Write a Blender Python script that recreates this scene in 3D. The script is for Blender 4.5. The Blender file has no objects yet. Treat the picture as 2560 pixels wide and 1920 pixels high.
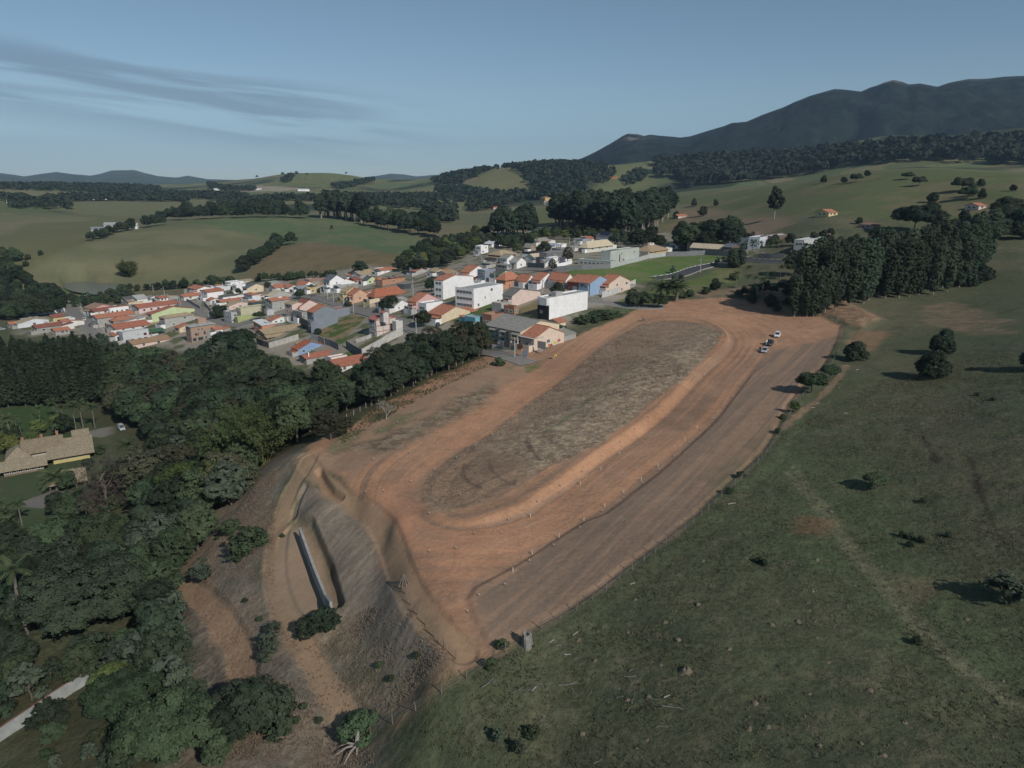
import bpy, math, random
import numpy as np
from math import radians as R, sin, cos, pi
rng = np.random.default_rng(7)
random.seed(7)
S = bpy.context.scene
COL = S.collection

# ------------------------------------------------------------------ camera
FPX, CX, CY, CAMZ, PITCH = 1775.0, 1280.0, 960.0, 52.0, R(15.9)
cam_d = bpy.data.cameras.new("camera")
cam = bpy.data.objects.new("camera", cam_d); COL.objects.link(cam)
cam.location = (0, 0, CAMZ); cam.rotation_euler = (pi/2 - PITCH, 0, 0)
cam_d.sensor_fit = 'HORIZONTAL'; cam_d.sensor_width = 36.0
cam_d.lens = 36.0 * FPX / 2560.0
cam_d.clip_start = 0.5; cam_d.clip_end = 60000
S.camera = cam

# ------------------------------------------------------------------ sun, sky, exposure
SUN_AZ, SUN_EL = R(143.0), R(35.0)       # clockwise from the view direction (+y)
sd = bpy.data.lights.new("sun", 'SUN'); sd.energy = 3.9; sd.angle = R(0.55); sd.color = (1.0, 0.94, 0.86)
sun = bpy.data.objects.new("sun", sd); COL.objects.link(sun)
sun.rotation_euler = (pi/2 - SUN_EL, 0, pi - SUN_AZ)
sun.location = (60, -80, 120)
W = bpy.data.worlds.new("World"); S.world = W; W.use_nodes = True
def world_nodes():
    nt = W.node_tree; n = nt.nodes; l = nt.links; n.clear()
    out = n.new('ShaderNodeOutputWorld'); bg = n.new('ShaderNodeBackground')
    sky = n.new('ShaderNodeTexSky'); sky.sky_type = 'NISHITA'; sky.sun_disc = False
    sky.sun_elevation = SUN_EL; sky.sun_rotation = SUN_AZ
    sky.altitude = 900; sky.air_density = 1.0; sky.dust_density = 0.2; sky.ozone_density = 3.0
    bg.inputs[1].default_value = 0.088
    # thin streaks of stratus in the sky dome, laid out by direction
    tc = n.new('ShaderNodeTexCoord'); sep = n.new('ShaderNodeSeparateXYZ')
    l.new(tc.outputs['Generated'], sep.inputs[0])
    def mth(op, a, b=None, clamp=False):
        m = n.new('ShaderNodeMath'); m.operation = op; m.use_clamp = clamp
        for i, q in enumerate((a, b)):
            if q is None: continue
            if isinstance(q, (int, float)): m.inputs[i].default_value = q
            else: l.new(q, m.inputs[i])
        return m.outputs[0]
    az = mth('ARCTAN2', sep.outputs[0], sep.outputs[1])
    el = mth('ARCSINE', sep.outputs[2])
    tilt = mth('ADD', el, mth('MULTIPLY', az, 0.10))
    comb = n.new('ShaderNodeCombineXYZ')
    l.new(mth('MULTIPLY', az, 3.0), comb.inputs[0]); l.new(mth('MULTIPLY', tilt, 44.0), comb.inputs[1])
    nz = n.new('ShaderNodeTexNoise'); nz.inputs['Scale'].default_value = 1.0; nz.inputs['Detail'].default_value = 5.0
    nz.inputs['Roughness'].default_value = 0.5; nz.inputs['Distortion'].default_value = 0.4
    l.new(comb.outputs[0], nz.inputs['Vector'])
    def rmp(v, a, b):
        m = n.new('ShaderNodeMapRange'); m.interpolation_type = 'SMOOTHSTEP'
        m.inputs[1].default_value = a; m.inputs[2].default_value = b; l.new(v, m.inputs[0]); return m.outputs[0]
    band = mth('MULTIPLY', rmp(tilt, R(-.5), R(2.6)), mth('SUBTRACT', 1.0, rmp(tilt, R(4.3), R(5.8))))
    left = mth('SUBTRACT', 1.0, rmp(az, R(-19), R(-2)))
    m = mth('MULTIPLY', mth('MULTIPLY', band, left), rmp(nz.outputs[0], 0.42, 0.58))
    m = mth('MULTIPLY', m, 0.55)
    # damp air near the horizon is bluer and duller than the clear sky model has it
    tint = n.new('ShaderNodeValToRGB'); tint.color_ramp.interpolation = 'EASE'
    tint.color_ramp.elements[0].position = 0.0; tint.color_ramp.elements[0].color = (.66, .79, .97, 1)
    tint.color_ramp.elements[1].position = .34; tint.color_ramp.elements[1].color = (1.04, 1.03, .84, 1)
    e_ = tint.color_ramp.elements.new(.12); e_.color = (.96, .97, .92, 1)
    l.new(sep.outputs[2], tint.inputs[0])
    tm = n.new('ShaderNodeMix'); tm.data_type = 'RGBA'; tm.blend_type = 'MULTIPLY'; tm.inputs['Factor'].default_value = 1
    l.new(sky.outputs[0], tm.inputs['A']); l.new(tint.outputs[0], tm.inputs['B'])
    mix = n.new('ShaderNodeMix'); mix.data_type = 'RGBA'
    l.new(m, mix.inputs['Factor']); l.new(tm.outputs['Result'], mix.inputs['A'])
    mix.inputs['B'].default_value = (1.75, 2.5, 3.4, 1)
    l.new(mix.outputs['Result'], bg.inputs[0]); l.new(bg.outputs[0], out.inputs[0])
world_nodes()
S.view_settings.view_transform = 'Standard'; S.view_settings.look = 'None'
S.view_settings.exposure = -0.16; S.view_settings.gamma = 1.0
S.render.engine = 'CYCLES'
S.cycles.use_denoising = True
S.cycles.max_bounces = 5; S.cycles.diffuse_bounces = 2; S.cycles.glossy_bounces = 2
S.cycles.transmission_bounces = 2; S.cycles.transparent_max_bounces = 6; S.cycles.volume_bounces = 1

# ------------------------------------------------------------------ small maths
def F(u, v): return (u, v)
def D(x, y): return (x*1.15732, y*1.15732)       # coordinates read off the reduced view
def ray(u, v):
    u = np.asarray(u, float); v = np.asarray(v, float)
    xc = (u-CX)/FPX; yc = -(v-CY)/FPX
    return np.stack([xc, yc*sin(PITCH)+cos(PITCH), yc*cos(PITCH)-sin(PITCH)], -1)
def proj(p):
    x, y, z = p[0], p[1], p[2]-CAMZ
    dep = y*cos(PITCH)-z*sin(PITCH); up = y*sin(PITCH)+z*cos(PITCH)
    return CX+FPX*x/dep, CY-FPX*up/dep, dep
def sstep(a, b, x):
    t = np.clip((x-a)/(b-a), 0, 1); return t*t*(3-2*t)
def _hash(ix, iy, seed):
    h = (ix.astype(np.int64)*374761393 + iy.astype(np.int64)*668265263 + seed*974711) & 0x7fffffff
    h = ((h ^ (h >> 13))*1274126177) & 0x7fffffff
    return ((h ^ (h >> 16)) & 0xffff)/65535.0
def vnoise(x, y, seed=0):
    x0 = np.floor(x); y0 = np.floor(y); fx = x-x0; fy = y-y0
    fx = fx*fx*(3-2*fx); fy = fy*fy*(3-2*fy)
    a = _hash(x0, y0, seed); b = _hash(x0+1, y0, seed); c = _hash(x0, y0+1, seed); d = _hash(x0+1, y0+1, seed)
    return (a*(1-fx)+b*fx)*(1-fy)+(c*(1-fx)+d*fx)*fy
def fbm(x, y, oct=4, seed=0, gain=0.5):
    s = 0; a = 1; t = 0
    for i in range(oct):
        s = s+a*vnoise(x*2**i+i*17.3, y*2**i-i*9.1, seed+i); t += a; a *= gain
    return s/t

# ------------------------------------------------------------------ terrain heights
# control points: ("d"|"f", u, v, z) lie where that sight line meets height z; ("r", u, v, r) at ground range r
CT = """
d 1000 1400 .4;d 900 1290 0;d 1150 1250 0;d 1500 900 1;d 1650 740 2;d 1700 700 2.5;d 1300 800 1;d 1000 960 0;d 750 985 0
d 905 1100 0;d 1300 1050 .6;d 1150 760 0;d 1400 690 1.5;d 1100 1350 .4;d 1300 1230 .6;d 1500 1080 1;d 1640 950 1.5;d 1700 860 2
d 985 1425 .3;d 940 1370 .2;d 900 1310 0;d 872 1262 -.2;d 850 1140 0;d 800 1075 0;d 740 1030 0;d 695 985 -.2
d 770 1095 -1.8;d 835 1160 -1.6;d 700 1050 -1.6;d 862 1215 -.9
d 650 1200 -7.5;d 690 1300 -8.2;d 620 1300 -8.4;d 600 1210 -7.6;d 645 1135 -6.3;d 712 1235 -7.6;d 735 1320 -8;d 760 1210 -5;d 800 1320 -5
d 625 1060 -4;d 655 990 -.8;d 650 1400 -8.6;d 700 1470 -8.8;d 770 1560 -9;d 720 1000 -.4
d 850 1530 -5.6;d 900 1480 -3.4;d 790 1400 -6.2;d 760 1480 -8;d 920 1520 -2.2;d 800 1580 -8;d 850 1585 -5.6;d 965 1450 -.3
d 560 1300 -9.6;d 560 1450 -11;d 500 1350 -12;d 450 1250 -13.5;d 420 1330 -14.5;d 490 1460 -13.5;d 530 1560 -12.5;d 480 1150 -12.5;d 550 1050 -8;d 520 1090 -11;d 590 1000 -6
d 1200 1600 -1;d 950 1640 -4;d 1120 1480 0;d 1600 1500 3.6;d 2000 1500 5;d 2200 1640 5.5;d 1500 1250 2.4;d 1350 1350 1.2;d 1680 1100 2.6;d 2000 1200 5;d 2200 1200 7
d 1760 900 2.8;d 1860 800 3.6;d 2000 900 5;d 2100 750 7;d 2200 900 8.5;d 1830 700 4.0;d 2200 700 10.5;d 2200 1000 8
d 1720 655 5.0;d 1780 685 4.2;d 1900 650 6.5;d 2100 612 10;d 2200 590 14
d 300 1100 -22;d 100 1000 -24;d 0 1400 -22;d 300 1400 -18;d 0 1640 -20;d 280 1640 -14.5;d 500 1640 -11;d 400 1550 -14;d 400 940 -22;d 600 900 -16;d 500 1000 -15;d 640 940 -8
d 0 850 -26;d 200 760 -27;d 0 1150 -24;d -300 1200 -24;d -300 800 -27;d -300 1640 -22;d 380 1180 -19;d 350 1280 -18
d 720 935 -.6;d 800 880 -1;d 880 840 -1;d 960 805 -1;d 1050 770 -1;d 700 895 -6;d 780 848 -6.5;d 850 808 -6.5;d 930 770 -7;d 750 800 -12;d 600 800 -17
f 1335 905 -1.2;f 1215 868 -3.6;f 1060 832 -4.5;f 1130 800 -1.5;f 960 800 -5.5;f 900 772 -7.5;f 700 822 -14;f 640 880 -17;f 870 885 -12.5;f 780 905 -16.5;f 520 862 -23;f 300 832 -25.5;f 200 790 -27;f 60 800 -28;f 420 765 -22;f 560 742 -19;f 690 705 -17;f 800 692 -13;f 1000 685 -5;f 1160 695 1.5;f 1300 685 5.5;f 1460 705 7.5;f 1400 645 10.5;f 1250 622 6.5;f 1150 612 2;f 1600 640 11;f 1800 622 13;f 1700 690 8;f 1900 700 7.5;f 1650 742 4.5;f 1373 832 .8;f 1550 745 3.5
f 1420 805 1.5;f 1240 790 0;f 1000 740 -3.5;f 860 830 -9.5;f 720 770 -13
f 240 722 -29;f 300 706 -28.4;f 420 706 -26;f 560 702 -22;f 130 720 -29;f 0 720 -29;f 650 690 -17
r 350 650 705;r 150 650 720;r 0 640 760;r 350 595 830;r 520 556 930;r 300 590 850;r 150 612 800;r 640 600 800;r 700 640 640;r 850 640 570;r 1000 640 520;r 1080 612 620;r 800 547 930;r 950 580 760;r 1050 560 900;r 650 548 930;r 500 640 700
r 1150 570 740;r 1250 556 900;r 1200 590 640;r 1450 555 800;r 1400 580 660;r 1350 530 1050
r 100 570 1150;r 0 575 1150;r 250 552 1300;r -300 575 1150;r 100 530 1500;r 300 500 2000;r 600 510 1700;r 900 500 1800;r 0 500 2000;r 1100 500 1700;r 700 530 1450;r 1000 530 1350
r 1600 600 560;r 1750 600 520;r 1900 565 540;r 1750 540 760;r 1620 530 880;r 2050 560 480;r 2344 500 560;r 2540 490 540
r 1670 486 1150;r 1800 470 1050;r 2000 452 940;r 2150 430 840;r 2344 422 780;r 2560 432 720;r 2800 440 700;r 2300 560 480;r 2550 570 470;r 2800 590 470
r 1670 494 1500;r 1800 484 1450;r 2000 470 1350;r 2150 450 1250;r 2344 446 1200;r 2560 448 1200;r 2800 448 1200
r 1620 404 2250;r 1735 398 2250;r 1820 390 2250;r 1950 386 2200;r 2045 378 2150;r 2092 365 2100;r 2228 338 2100;r 2344 345 2050;r 2560 330 2000;r 2800 320 2000;r 1700 440 1900;r 2000 425 1800;r 2300 390 1700;r 2560 390 1650
r 1500 418 2300;r 1400 415 2300;r 1300 421 2350;r 1220 426 2450;r 1130 440 2600;r 1050 452 2800;r 1500 470 1750;r 1380 470 1750;r 1250 474 1850;r 1130 480 1950;r 1600 455 1850;r 1560 430 1950
r 980 452 3300;r 900 444 3000;r 835 438 2900;r 760 437 2900;r 680 442 2900;r 620 452 3000;r 560 458 3200;r 900 476 2300;r 760 472 2350;r 640 474 2400;r 1000 478 2200;r 500 470 3000;r 400 474 2900
r 200 468 3300;r 60 460 3000;r -100 458 3000;r -300 458 3000;r 100 490 2300;r -300 500 2000;r 300 480 2600;r 450 486 2500
"""
def _parse():
    P = []
    for tok in CT.replace('\n', ';').split(';'):
        t = tok.split()
        if not t: continue
        k = t[0]; u, v, q = map(float, t[1:])
        if k == 'd': u, v = D(u, v)
        d = ray(u, v)
        if k == 'r': s = q/math.hypot(d[0], d[1]); z = CAMZ+d[2]*s
        else: s = (q-CAMZ)/d[2]; z = q
        x, y = d[0]*s, d[1]*s
        P.append((math.atan2(x, y), math.log(math.hypot(x, y)), z))
    for az in np.linspace(-0.85, 0.95, 13):       # rims nobody sees: below the camera and far away
        zb = np.interp(az, [-0.85, -0.5, -0.2, 0.3, 0.9], [-20, -18, -8, 3, 12])
        P.append((az, math.log(40), zb)); P.append((az, math.log(18), zb))
        P.append((az, math.log(4200), 20)); P.append((az, math.log(7000), 25)); P.append((az, math.log(20000), 20))
    return np.array(P)
CTP = _parse()
KA = 2.2
def _tps(P):
    A = P[:, :2]*np.array([KA, 1.0]); n = len(A)
    d2 = ((A[:, None]-A[None])**2).sum(-1)
    K = 0.5*d2*np.log(d2+1e-12)
    r = np.exp(P[:, 1])
    K = K+np.eye(n)*2e-5
    Q = np.hstack([np.ones((n, 1)), A])
    M = np.block([[K, Q], [Q.T, np.zeros((3, 3))]])
    w = np.linalg.solve(M, np.concatenate([P[:, 2], np.zeros(3)]))
    return A, w
_A, _w = _tps(CTP)
AZ0, AZ1, NA = -0.86, 0.96, 560
LR0, LR1, NL = math.log(15), math.log(30000), 860
def _grid():
    az = np.linspace(AZ0, AZ1, NA); lr = np.linspace(LR0, LR1, NL)
    G = np.empty((NL, NA))
    for i, q in enumerate(lr):
        p = np.stack([az*KA, np.full(NA, q)], -1)
        d2 = ((p[:, None]-_A[None])**2).sum(-1)
        G[i] = (0.5*d2*np.log(d2+1e-12))@_w[:-3]+_w[-3]+p@_w[-2:]
    return G
GRID = _grid()
def base_h(x, y):
    az = np.clip(np.arctan2(x, y), AZ0, AZ1); lr = np.clip(0.5*np.log(x*x+y*y+1e-9), LR0, LR1)
    i = (lr-LR0)/(LR1-LR0)*(NL-1); j = (az-AZ0)/(AZ1-AZ0)*(NA-1)
    i0 = np.minimum(i.astype(int), NL-2); j0 = np.minimum(j.astype(int), NA-2); fi = i-i0; fj = j-j0
    return (GRID[i0, j0]*(1-fj)+GRID[i0, j0+1]*fj)*(1-fi)+(GRID[i0+1, j0]*(1-fj)+GRID[i0+1, j0+1]*fj)*fi
def hit(u, v, hf=None):
    """where the sight line through (u, v) first meets the ground"""
    hf = hf or base_h
    d = ray(u, v); d = d/math.hypot(d[0], d[1])
    r = np.exp(np.linspace(math.log(25), math.log(14000), 1500))
    g = CAMZ+d[2]*r-hf(d[0]*r, d[1]*r)
    k = np.argmax(g < 0)
    if g[k] >= 0: k = len(r)-1
    for _ in range(2):
        a, b = r[max(k-1, 0)], r[k]
        r = np.linspace(a, b, 48); g = CAMZ+d[2]*r-hf(d[0]*r, d[1]*r); k = int(np.argmax(g < 0))
        if g[k] >= 0: k = len(r)-1
    b = r[k]
    return np.array([d[0]*b, d[1]*b, CAMZ+d[2]*b])
def hits(pts, hf=None): return np.array([hit(u, v, hf)[:2] for u, v in pts])
def sdf(x, y, poly, closed=True):
    """signed distance (negative inside) to a world polygon, or plain distance to a polyline"""
    P = np.asarray(poly); n = len(P); best = np.full(x.shape, 1e18); ins = np.zeros(x.shape, bool)
    for i in range(n if closed else n-1):
        ax, ay = P[i]; bx, by = P[(i+1) % n]; ex, ey = bx-ax, by-ay
        t = np.clip(((x-ax)*ex+(y-ay)*ey)/(ex*ex+ey*ey+1e-12), 0, 1)
        best = np.minimum(best, (x-ax-t*ex)**2+(y-ay-t*ey)**2)
        if closed:
            c = ((ay > y) != (by > y)) & (x < (bx-ax)*(y-ay)/(by-ay+1e-18)+ax)
            ins ^= c
    d = np.sqrt(best)
    return np.where(ins, -d, d) if closed else d
def smooth_loop(P, it=2, closed=True):
    P = np.asarray(P, float)
    for _ in range(it):
        Q = np.roll(P, -1, 0) if closed else P[1:]
        A = P if closed else P[:-1]
        N = np.empty((2*len(A), 2)); N[0::2] = .75*A+.25*Q; N[1::2] = .25*A+.75*Q
        P = N if closed else np.vstack([P[:1], N, P[-1:]])
    return P
# ------------------------------------------------------------------ ground: terraces of the track, then its colours
def Dp(s): return [D(*map(float, q.split(','))) for q in s.split()]
def Fp(s): return [tuple(map(float, q.split(','))) for q in s.split()]
def Zp(z, s): return [(z[0]+float(q.split(',')[0])/z[2], z[1]+float(q.split(',')[1])/z[2]) for q in s.split()]
TRACK = hits(Dp("655,968 690,950 760,915 840,868 920,825 1000,790 1040,772 1100,762 1170,757 1240,728 1330,690 1380,668 1460,650 1560,642 1650,650 1720,668 1790,692 1815,705 1805,740 1780,790 1735,830 1700,875 1685,915 1640,985 1600,1020 1540,1075 1500,1115 1430,1168 1330,1243 1240,1310 1160,1352 1085,1392 1060,1425 1000,1455 940,1385 890,1315 862,1250 845,1180 800,1100 740,1040 690,1000"))
GRASSIN = smooth_loop(hits(Fp("1652,803 1742,805 1793,830 1807,845 1793,873 1764,902 1706,960 1634,1018 1561,1076 1507,1119 1417,1166 1363,1195 1290,1230 1236,1255 1157,1288 1090,1290 1047,1250 1070,1192 1134,1140 1200,1101 1254,1062 1308,1018 1381,968 1453,910 1525,852 1598,812")))
BANK = smooth_loop(hits(Fp("1640,790 1750,792 1808,818 1838,852 1815,888 1764,931 1721,975 1681,1018 1634,1061 1583,1101 1507,1152 1424,1220 1355,1264 1326,1286 1250,1310 1157,1325 1076,1310 1030,1255 1055,1190 1120,1138 1190,1098 1254,1055 1308,1010 1381,960 1453,902 1525,846 1590,805")))
OUTER = hits(Fp("1930,880 1887,924 1829,1000 1793,1047 1750,1090 1717,1119 1666,1166 1616,1206 1583,1231 1547,1260 1511,1286 1461,1304 1398,1343 1323,1393 1240,1440 1185,1470 1165,1500 1180,1551 1210,1600 1235,1640 1290,1600 1435,1516 1540,1439 1655,1352 1736,1290 1782,1244 1852,1180 1898,1140 1950,1060 1967,1013 2008,961 2060,914 2092,840 2060,848 2000,862"))
BENCH = smooth_loop(hits(Dp("655,985 690,1030 735,1072 790,1100 825,1130 850,1180 868,1240 905,1310 960,1370 1000,1410")), 2, False)
LOWROAD = smooth_loop(hits(Dp("668,985 652,1020 625,1060 608,1120 596,1180 592,1240 605,1300 632,1350 655,1400 700,1470 740,1525 765,1575")), 2, False)
LOWPATH = smooth_loop(hits(Dp("395,1262 440,1290 485,1345 515,1400 530,1450 525,1500 512,1540")), 2, False)
YARD = hits(Dp("640,1130 672,1138 715,1240 738,1325 690,1330 655,1345 610,1300 590,1240 605,1160"))
DITCH = [(hits([(560+x/3.2529, 820+y/3.2529) for x, y in P]), dp, dw) for P, dp, dw in ((((770, 1150), (810, 1230), (870, 1320), (945, 1370)), 1.3, .95), (((655, 1290), (600, 1400), (575, 1480), (560, 1560)), .7, .9))]
YEDGE = hits(Dp("668,1140 690,1180 712,1235 728,1285 737,1322"))
GSLOPE = hits(Dp("655,1040 700,1060 770,1100 830,1145 850,1200 880,1280 930,1350 985,1428 930,1480 860,1540 800,1575 745,1500 690,1430 655,1375 735,1330 720,1240 672,1135 640,1130 630,1100"))
PONDZ = -28.6
def level(z, pts):
    o = []
    for u, v in pts:
        d = ray(u, v); t = (z-CAMZ)/d[2]; o.append((d[0]*t, d[1]*t))
    return np.array(o)
POND = smooth_loop(level(PONDZ, [(x/3.4562, 400+y/3.4562) for x, y in ((545, 1070), (640, 1050), (740, 1045), (850, 1062), (950, 1075), (1040, 1080), (1075, 1110), (1075, 1150), (960, 1160), (850, 1155), (760, 1145), (640, 1130), (560, 1100))]), 2)
CUT = hits(Dp("1600,636 1690,650 1770,676 1825,702 1860,712 1900,690 1830,655 1700,625"))
_ax = hit(*D(1560, 720))[:2]-hit(*D(1000, 1060))[:2]; _ax /= np.linalg.norm(_ax)
_c0 = hit(*D(1270, 880))[:2]
def across(x, y): return (x-_c0[0])*_ax[1]-(y-_c0[1])*_ax[0]       # + to the right of the track's long axis
def along(x, y): return (x-_c0[0])*_ax[0]+(y-_c0[1])*_ax[1]
def near(x, y): return (x*x+y*y < 420**2) & (y > 0)
def height(x, y, fine=False):
    x = np.asarray(x, float); y = np.asarray(y, float); sh = x.shape
    x = x.ravel(); y = y.ravel()
    z = base_h(x, y)
    m = near(x, y)
    if m.any():
        X, Y = x[m], y[m]; dz = np.zeros(X.shape)
        s = sdf(X, Y, BANK); c = across(X, Y)
        dz += (0.15+1.35*sstep(-12, 8, c)*sstep(-75, -45, along(X, Y)))*sstep(0.5, -2.2, s)
        s = sdf(X, Y, OUTER); dz += 0.38*sstep(0.3, -0.9, s)*sstep(62, 40, along(X, Y))
        s = sdf(X, Y, LOWROAD, False); dz -= 0.3*sstep(2.2, 1.4, s)
        s = sdf(X, Y, BENCH, False); dz -= 0.3*sstep(2.1, 1.3, s)
        s = sdf(X, Y, YEDGE, False); t = sdf(X, Y, YARD); dz += 1.6*sstep(0.0, 0.7, t)*sstep(7, 0.5, s)
        for dl, dp, dw in DITCH: s = sdf(X, Y, dl, False); dz -= dp*sstep(dw, dw*.35, s)
        s = sdf(X, Y, LOWPATH, False); dz -= 0.6*sstep(2.3, 1.4, s)
        s = sdf(X, Y, CUT); t = sdf(X, Y, TRACK); dz += 1.5*sstep(0.5, 2.5, t)*sstep(4.0, -4.0, s)
        dz += 0.35*sstep(-0.4, 0.9, t)*sstep(0.0, 1.5, across(X, Y)-18)*sstep(5, 2, t)
        z[m] += dz
    s0 = POND
    m = (x > s0[:, 0].min()-30) & (x < s0[:, 0].max()+30) & (y > s0[:, 1].min()-30) & (y < s0[:, 1].max()+30)
    pond = m
    r2 = x*x+y*y
    f = sstep(900**2, 1800**2, r2)
    if f.any(): z = z+f*34*(fbm(x/420, y/420, 4, 3)-0.47)
    f2 = sstep(300**2, 520**2, r2)*(1-f)
    z = z+f2*3.0*(fbm(x/90, y/90, 3, 5)-0.5)
    if pond.any(): z[pond] = lerp(z[pond], PONDZ-.9, sstep(6, -2, sdf(x[pond], y[pond], POND)))
    return z.reshape(sh)
def lerp(a, b, t): return a*(1-t)+b*t
_mem = {}
def G(u, v):
    k = (round(u, 2), round(v, 2))
    if k not in _mem: _mem[k] = hit(u, v, height)
    return _mem[k].copy()
def gz(x, y): return float(height(np.array([x]), np.array([y]))[0])

def lerp(a, b, t): return a*(1-t)+b*t
C3 = lambda *c: np.array(c, float)
SOIL_O, SOIL_B, SOIL_D = C3(.42, .235, .140), C3(.29, .185, .125), C3(.205, .150, .112)
PAST, PAST_DRY, PAST_DK = C3(.088, .100, .056), C3(.145, .130, .083), C3(.060, .070, .043)
STRAW, GREYG = C3(.27, .21, .145), C3(.19, .165, .13)
def ground_colours(x, y, r):
    n = len(x); col = np.empty((n, 3)); rough = np.full(n, 0.6)
    n1 = fbm(x/34, y/34, 4, 11); n2 = fbm(x/7, y/7, 3, 12); n3 = fbm(x/150, y/150, 3, 13); n4 = fbm(x/1.6, y/1.6, 2, 14)
    # pasture everywhere first
    col[:] = PAST
    col = lerp(col, PAST_DRY, (sstep(.50, .68, n1*.6+n3*.4)*.75)[:, None])
    col = lerp(col, PAST_DK, (sstep(.5, .72, n2)*.55)[:, None])
    col = lerp(col, PAST_DRY*1.1, (sstep(.56, .74, n4*.6+n2*.4)*.6)[:, None])
    n5 = fbm(x/.7, y/.7, 2, 15)
    col = lerp(col, PAST_DK*.8, (sstep(.58, .74, n5*.5+n4*.5)*.4)[:, None])
    rough += .35*sstep(300, 120, r)
    far = sstep(420, 700, r)
    base_far = lerp(C3(.13, .14, .075), C3(.175, .16, .095), sstep(.4, .62, n3)[:, None])
    col = lerp(col, base_far, far[:, None])
    # fields beyond 1.3 km: a patchwork
    vf = sstep(1250, 1500, r)
    fld = vnoise(x/260+3*n3, y/260, 21)
    pf = np.where(fld[:, None] < .35, C3(.12, .15, .07), np.where(fld[:, None] < .55, C3(.17, .165, .085), np.where(fld[:, None] < .8, C3(.11, .13, .06), C3(.20, .17, .11))))
    dk = sstep(.54, .60, fbm(x/330, y/210, 4, 31))
    pf = lerp(pf, C3(.03, .042, .026), (dk*.85)[:, None])
    col = lerp(col, pf, vf[:, None])
    def area(poly, c, soft=2.0, jit=3.0, amt=1.0, rg=None, scale=1.0):
        nonlocal col
        P = np.asarray(poly); lo = P.min(0)-soft-jit-2; hi = P.max(0)+soft+jit+2
        m = (x > lo[0]) & (x < hi[0]) & (y > lo[1]) & (y < hi[1])
        if not m.any(): return
        s = sdf(x[m], y[m], P)+jit*(fbm(x[m]/(6*scale), y[m]/(6*scale), 3, 41)-.5)*2
        t = sstep(soft, -soft, s)*amt
        cc = c(m) if callable(c) else c
        col[m] = lerp(col[m], cc, t[:, None])
        if rg is not None: rough[m] = lerp(rough[m], rg, t)
    def strip(line, w, c, soft=.8, jit=.8, amt=1.0, rg=None):
        nonlocal col
        P = np.asarray(line); lo = P.min(0)-w-6; hi = P.max(0)+w+6
        m = (x > lo[0]) & (x < hi[0]) & (y > lo[1]) & (y < hi[1])
        if not m.any(): return
        s = sdf(x[m], y[m], P, False)-w+jit*(fbm(x[m]/3, y[m]/3, 3, 42)-.5)*2
        t = sstep(soft, -soft, s)*amt
        cc = c(m) if callable(c) else c
        col[m] = lerp(col[m], cc, t[:, None])
        if rg is not None: rough[m] = lerp(rough[m], rg, t)
    W_ = lambda s: hits(Dp(s)); Wf = lambda s: hits(Fp(s))
    # far and middle fields
    area(Wf("0,590 60,560 250,552 330,540 380,545 250,600 150,640 60,690 0,690"), lambda m: lerp(C3(.15, .14, .075), C3(.12, .13, .06), n1[m][:, None]), 8, 10, rg=.4)
    area(Wf("60,690 100,668 230,610 320,575 420,566 520,570 640,590 700,612 640,640 590,690 480,712 330,708 250,690 160,705 70,705"), lambda m: lerp(C3(.175, .168, .095), C3(.14, .145, .08), sstep(.35, .7, n1[m])[:, None]), 5, 4, rg=.4)
    area(Wf("440,565 520,552 640,544 800,541 900,556 1000,585 1090,602 1130,612 1060,636 1010,642 900,620 770,604 690,612 640,590 520,568"), lambda m: lerp(C3(.10, .142, .07), C3(.145, .158, .085), sstep(.4, .65, n2[m]*.5+n1[m]*.5)[:, None]), 5, 3, rg=.4)
    area(Wf("600,715 640,672 705,612 800,606 900,622 1010,644 1000,670 900,680 800,688 690,712"), lambda m: lerp(C3(.185, .145, .085), C3(.15, .13, .07), sstep(.4, .65, n2[m])[:, None]), 4, 3, rg=.4)
    area(Wf("1150,690 1130,650 1180,600 1160,575 1260,540 1420,500 1560,480 1640,490 1600,560 1500,590 1420,600"), C3(.13, .14, .06), 12, 10, .8)
    area(Wf("1260,585 1300,560 1400,560 1420,575 1380,600 1290,605"), C3(.2, .15, .095), 6, 5)
    area(Wf("1680,565 1700,545 1960,540 1975,560 1900,590 1790,600 1700,590"), C3(.21, .16, .105), 6, 6)
    area(Wf("1700,525 1800,515 1830,525 1810,540 1690,545"), C3(.21, .165, .105), 6, 5)
    area(Wf("1660,500 1800,478 2000,455 2160,432 2344,424 2560,436 2560,560 2300,555 2150,545 2000,540 1850,525 1700,515"), lambda m: lerp(C3(.105, .125, .055), C3(.15, .14, .075), sstep(.45, .65, n1[m])[:, None]), 10, 8, .9)
    area(Wf("1520,415 1600,410 1640,430 1640,470 1560,490 1480,480 1500,450"), C3(.14, .15, .07), 25, 25, rg=.5)
    strip(Wf("1508,432 1518,441 1532,446 1546,444"), 5, C3(.42, .17, .09), 2, 1)
    area(Wf("1170,470 1210,440 1260,418 1300,430 1330,462 1290,478"), C3(.17, .165, .08), 20, 20)
    area(Wf("660,465 720,440 800,434 900,440 960,452 900,474 760,470"), lambda m: lerp(C3(.17, .18, .075), C3(.12, .14, .06), sstep(.4, .6, n2[m])[:, None]), 30, 30, .9)
    area(Wf("560,468 640,462 760,474 700,484 600,486 520,480"), C3(.3, .26, .19), 20, 20)
    area(Wf("100,505 330,492 610,494 640,520 420,540 200,540 110,520"), C3(.15, .155, .08), 20, 8)
    area(Wf("900,500 1230,488 1240,510 1130,528 930,525"), C3(.155, .17, .08), 15, 8)
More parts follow.
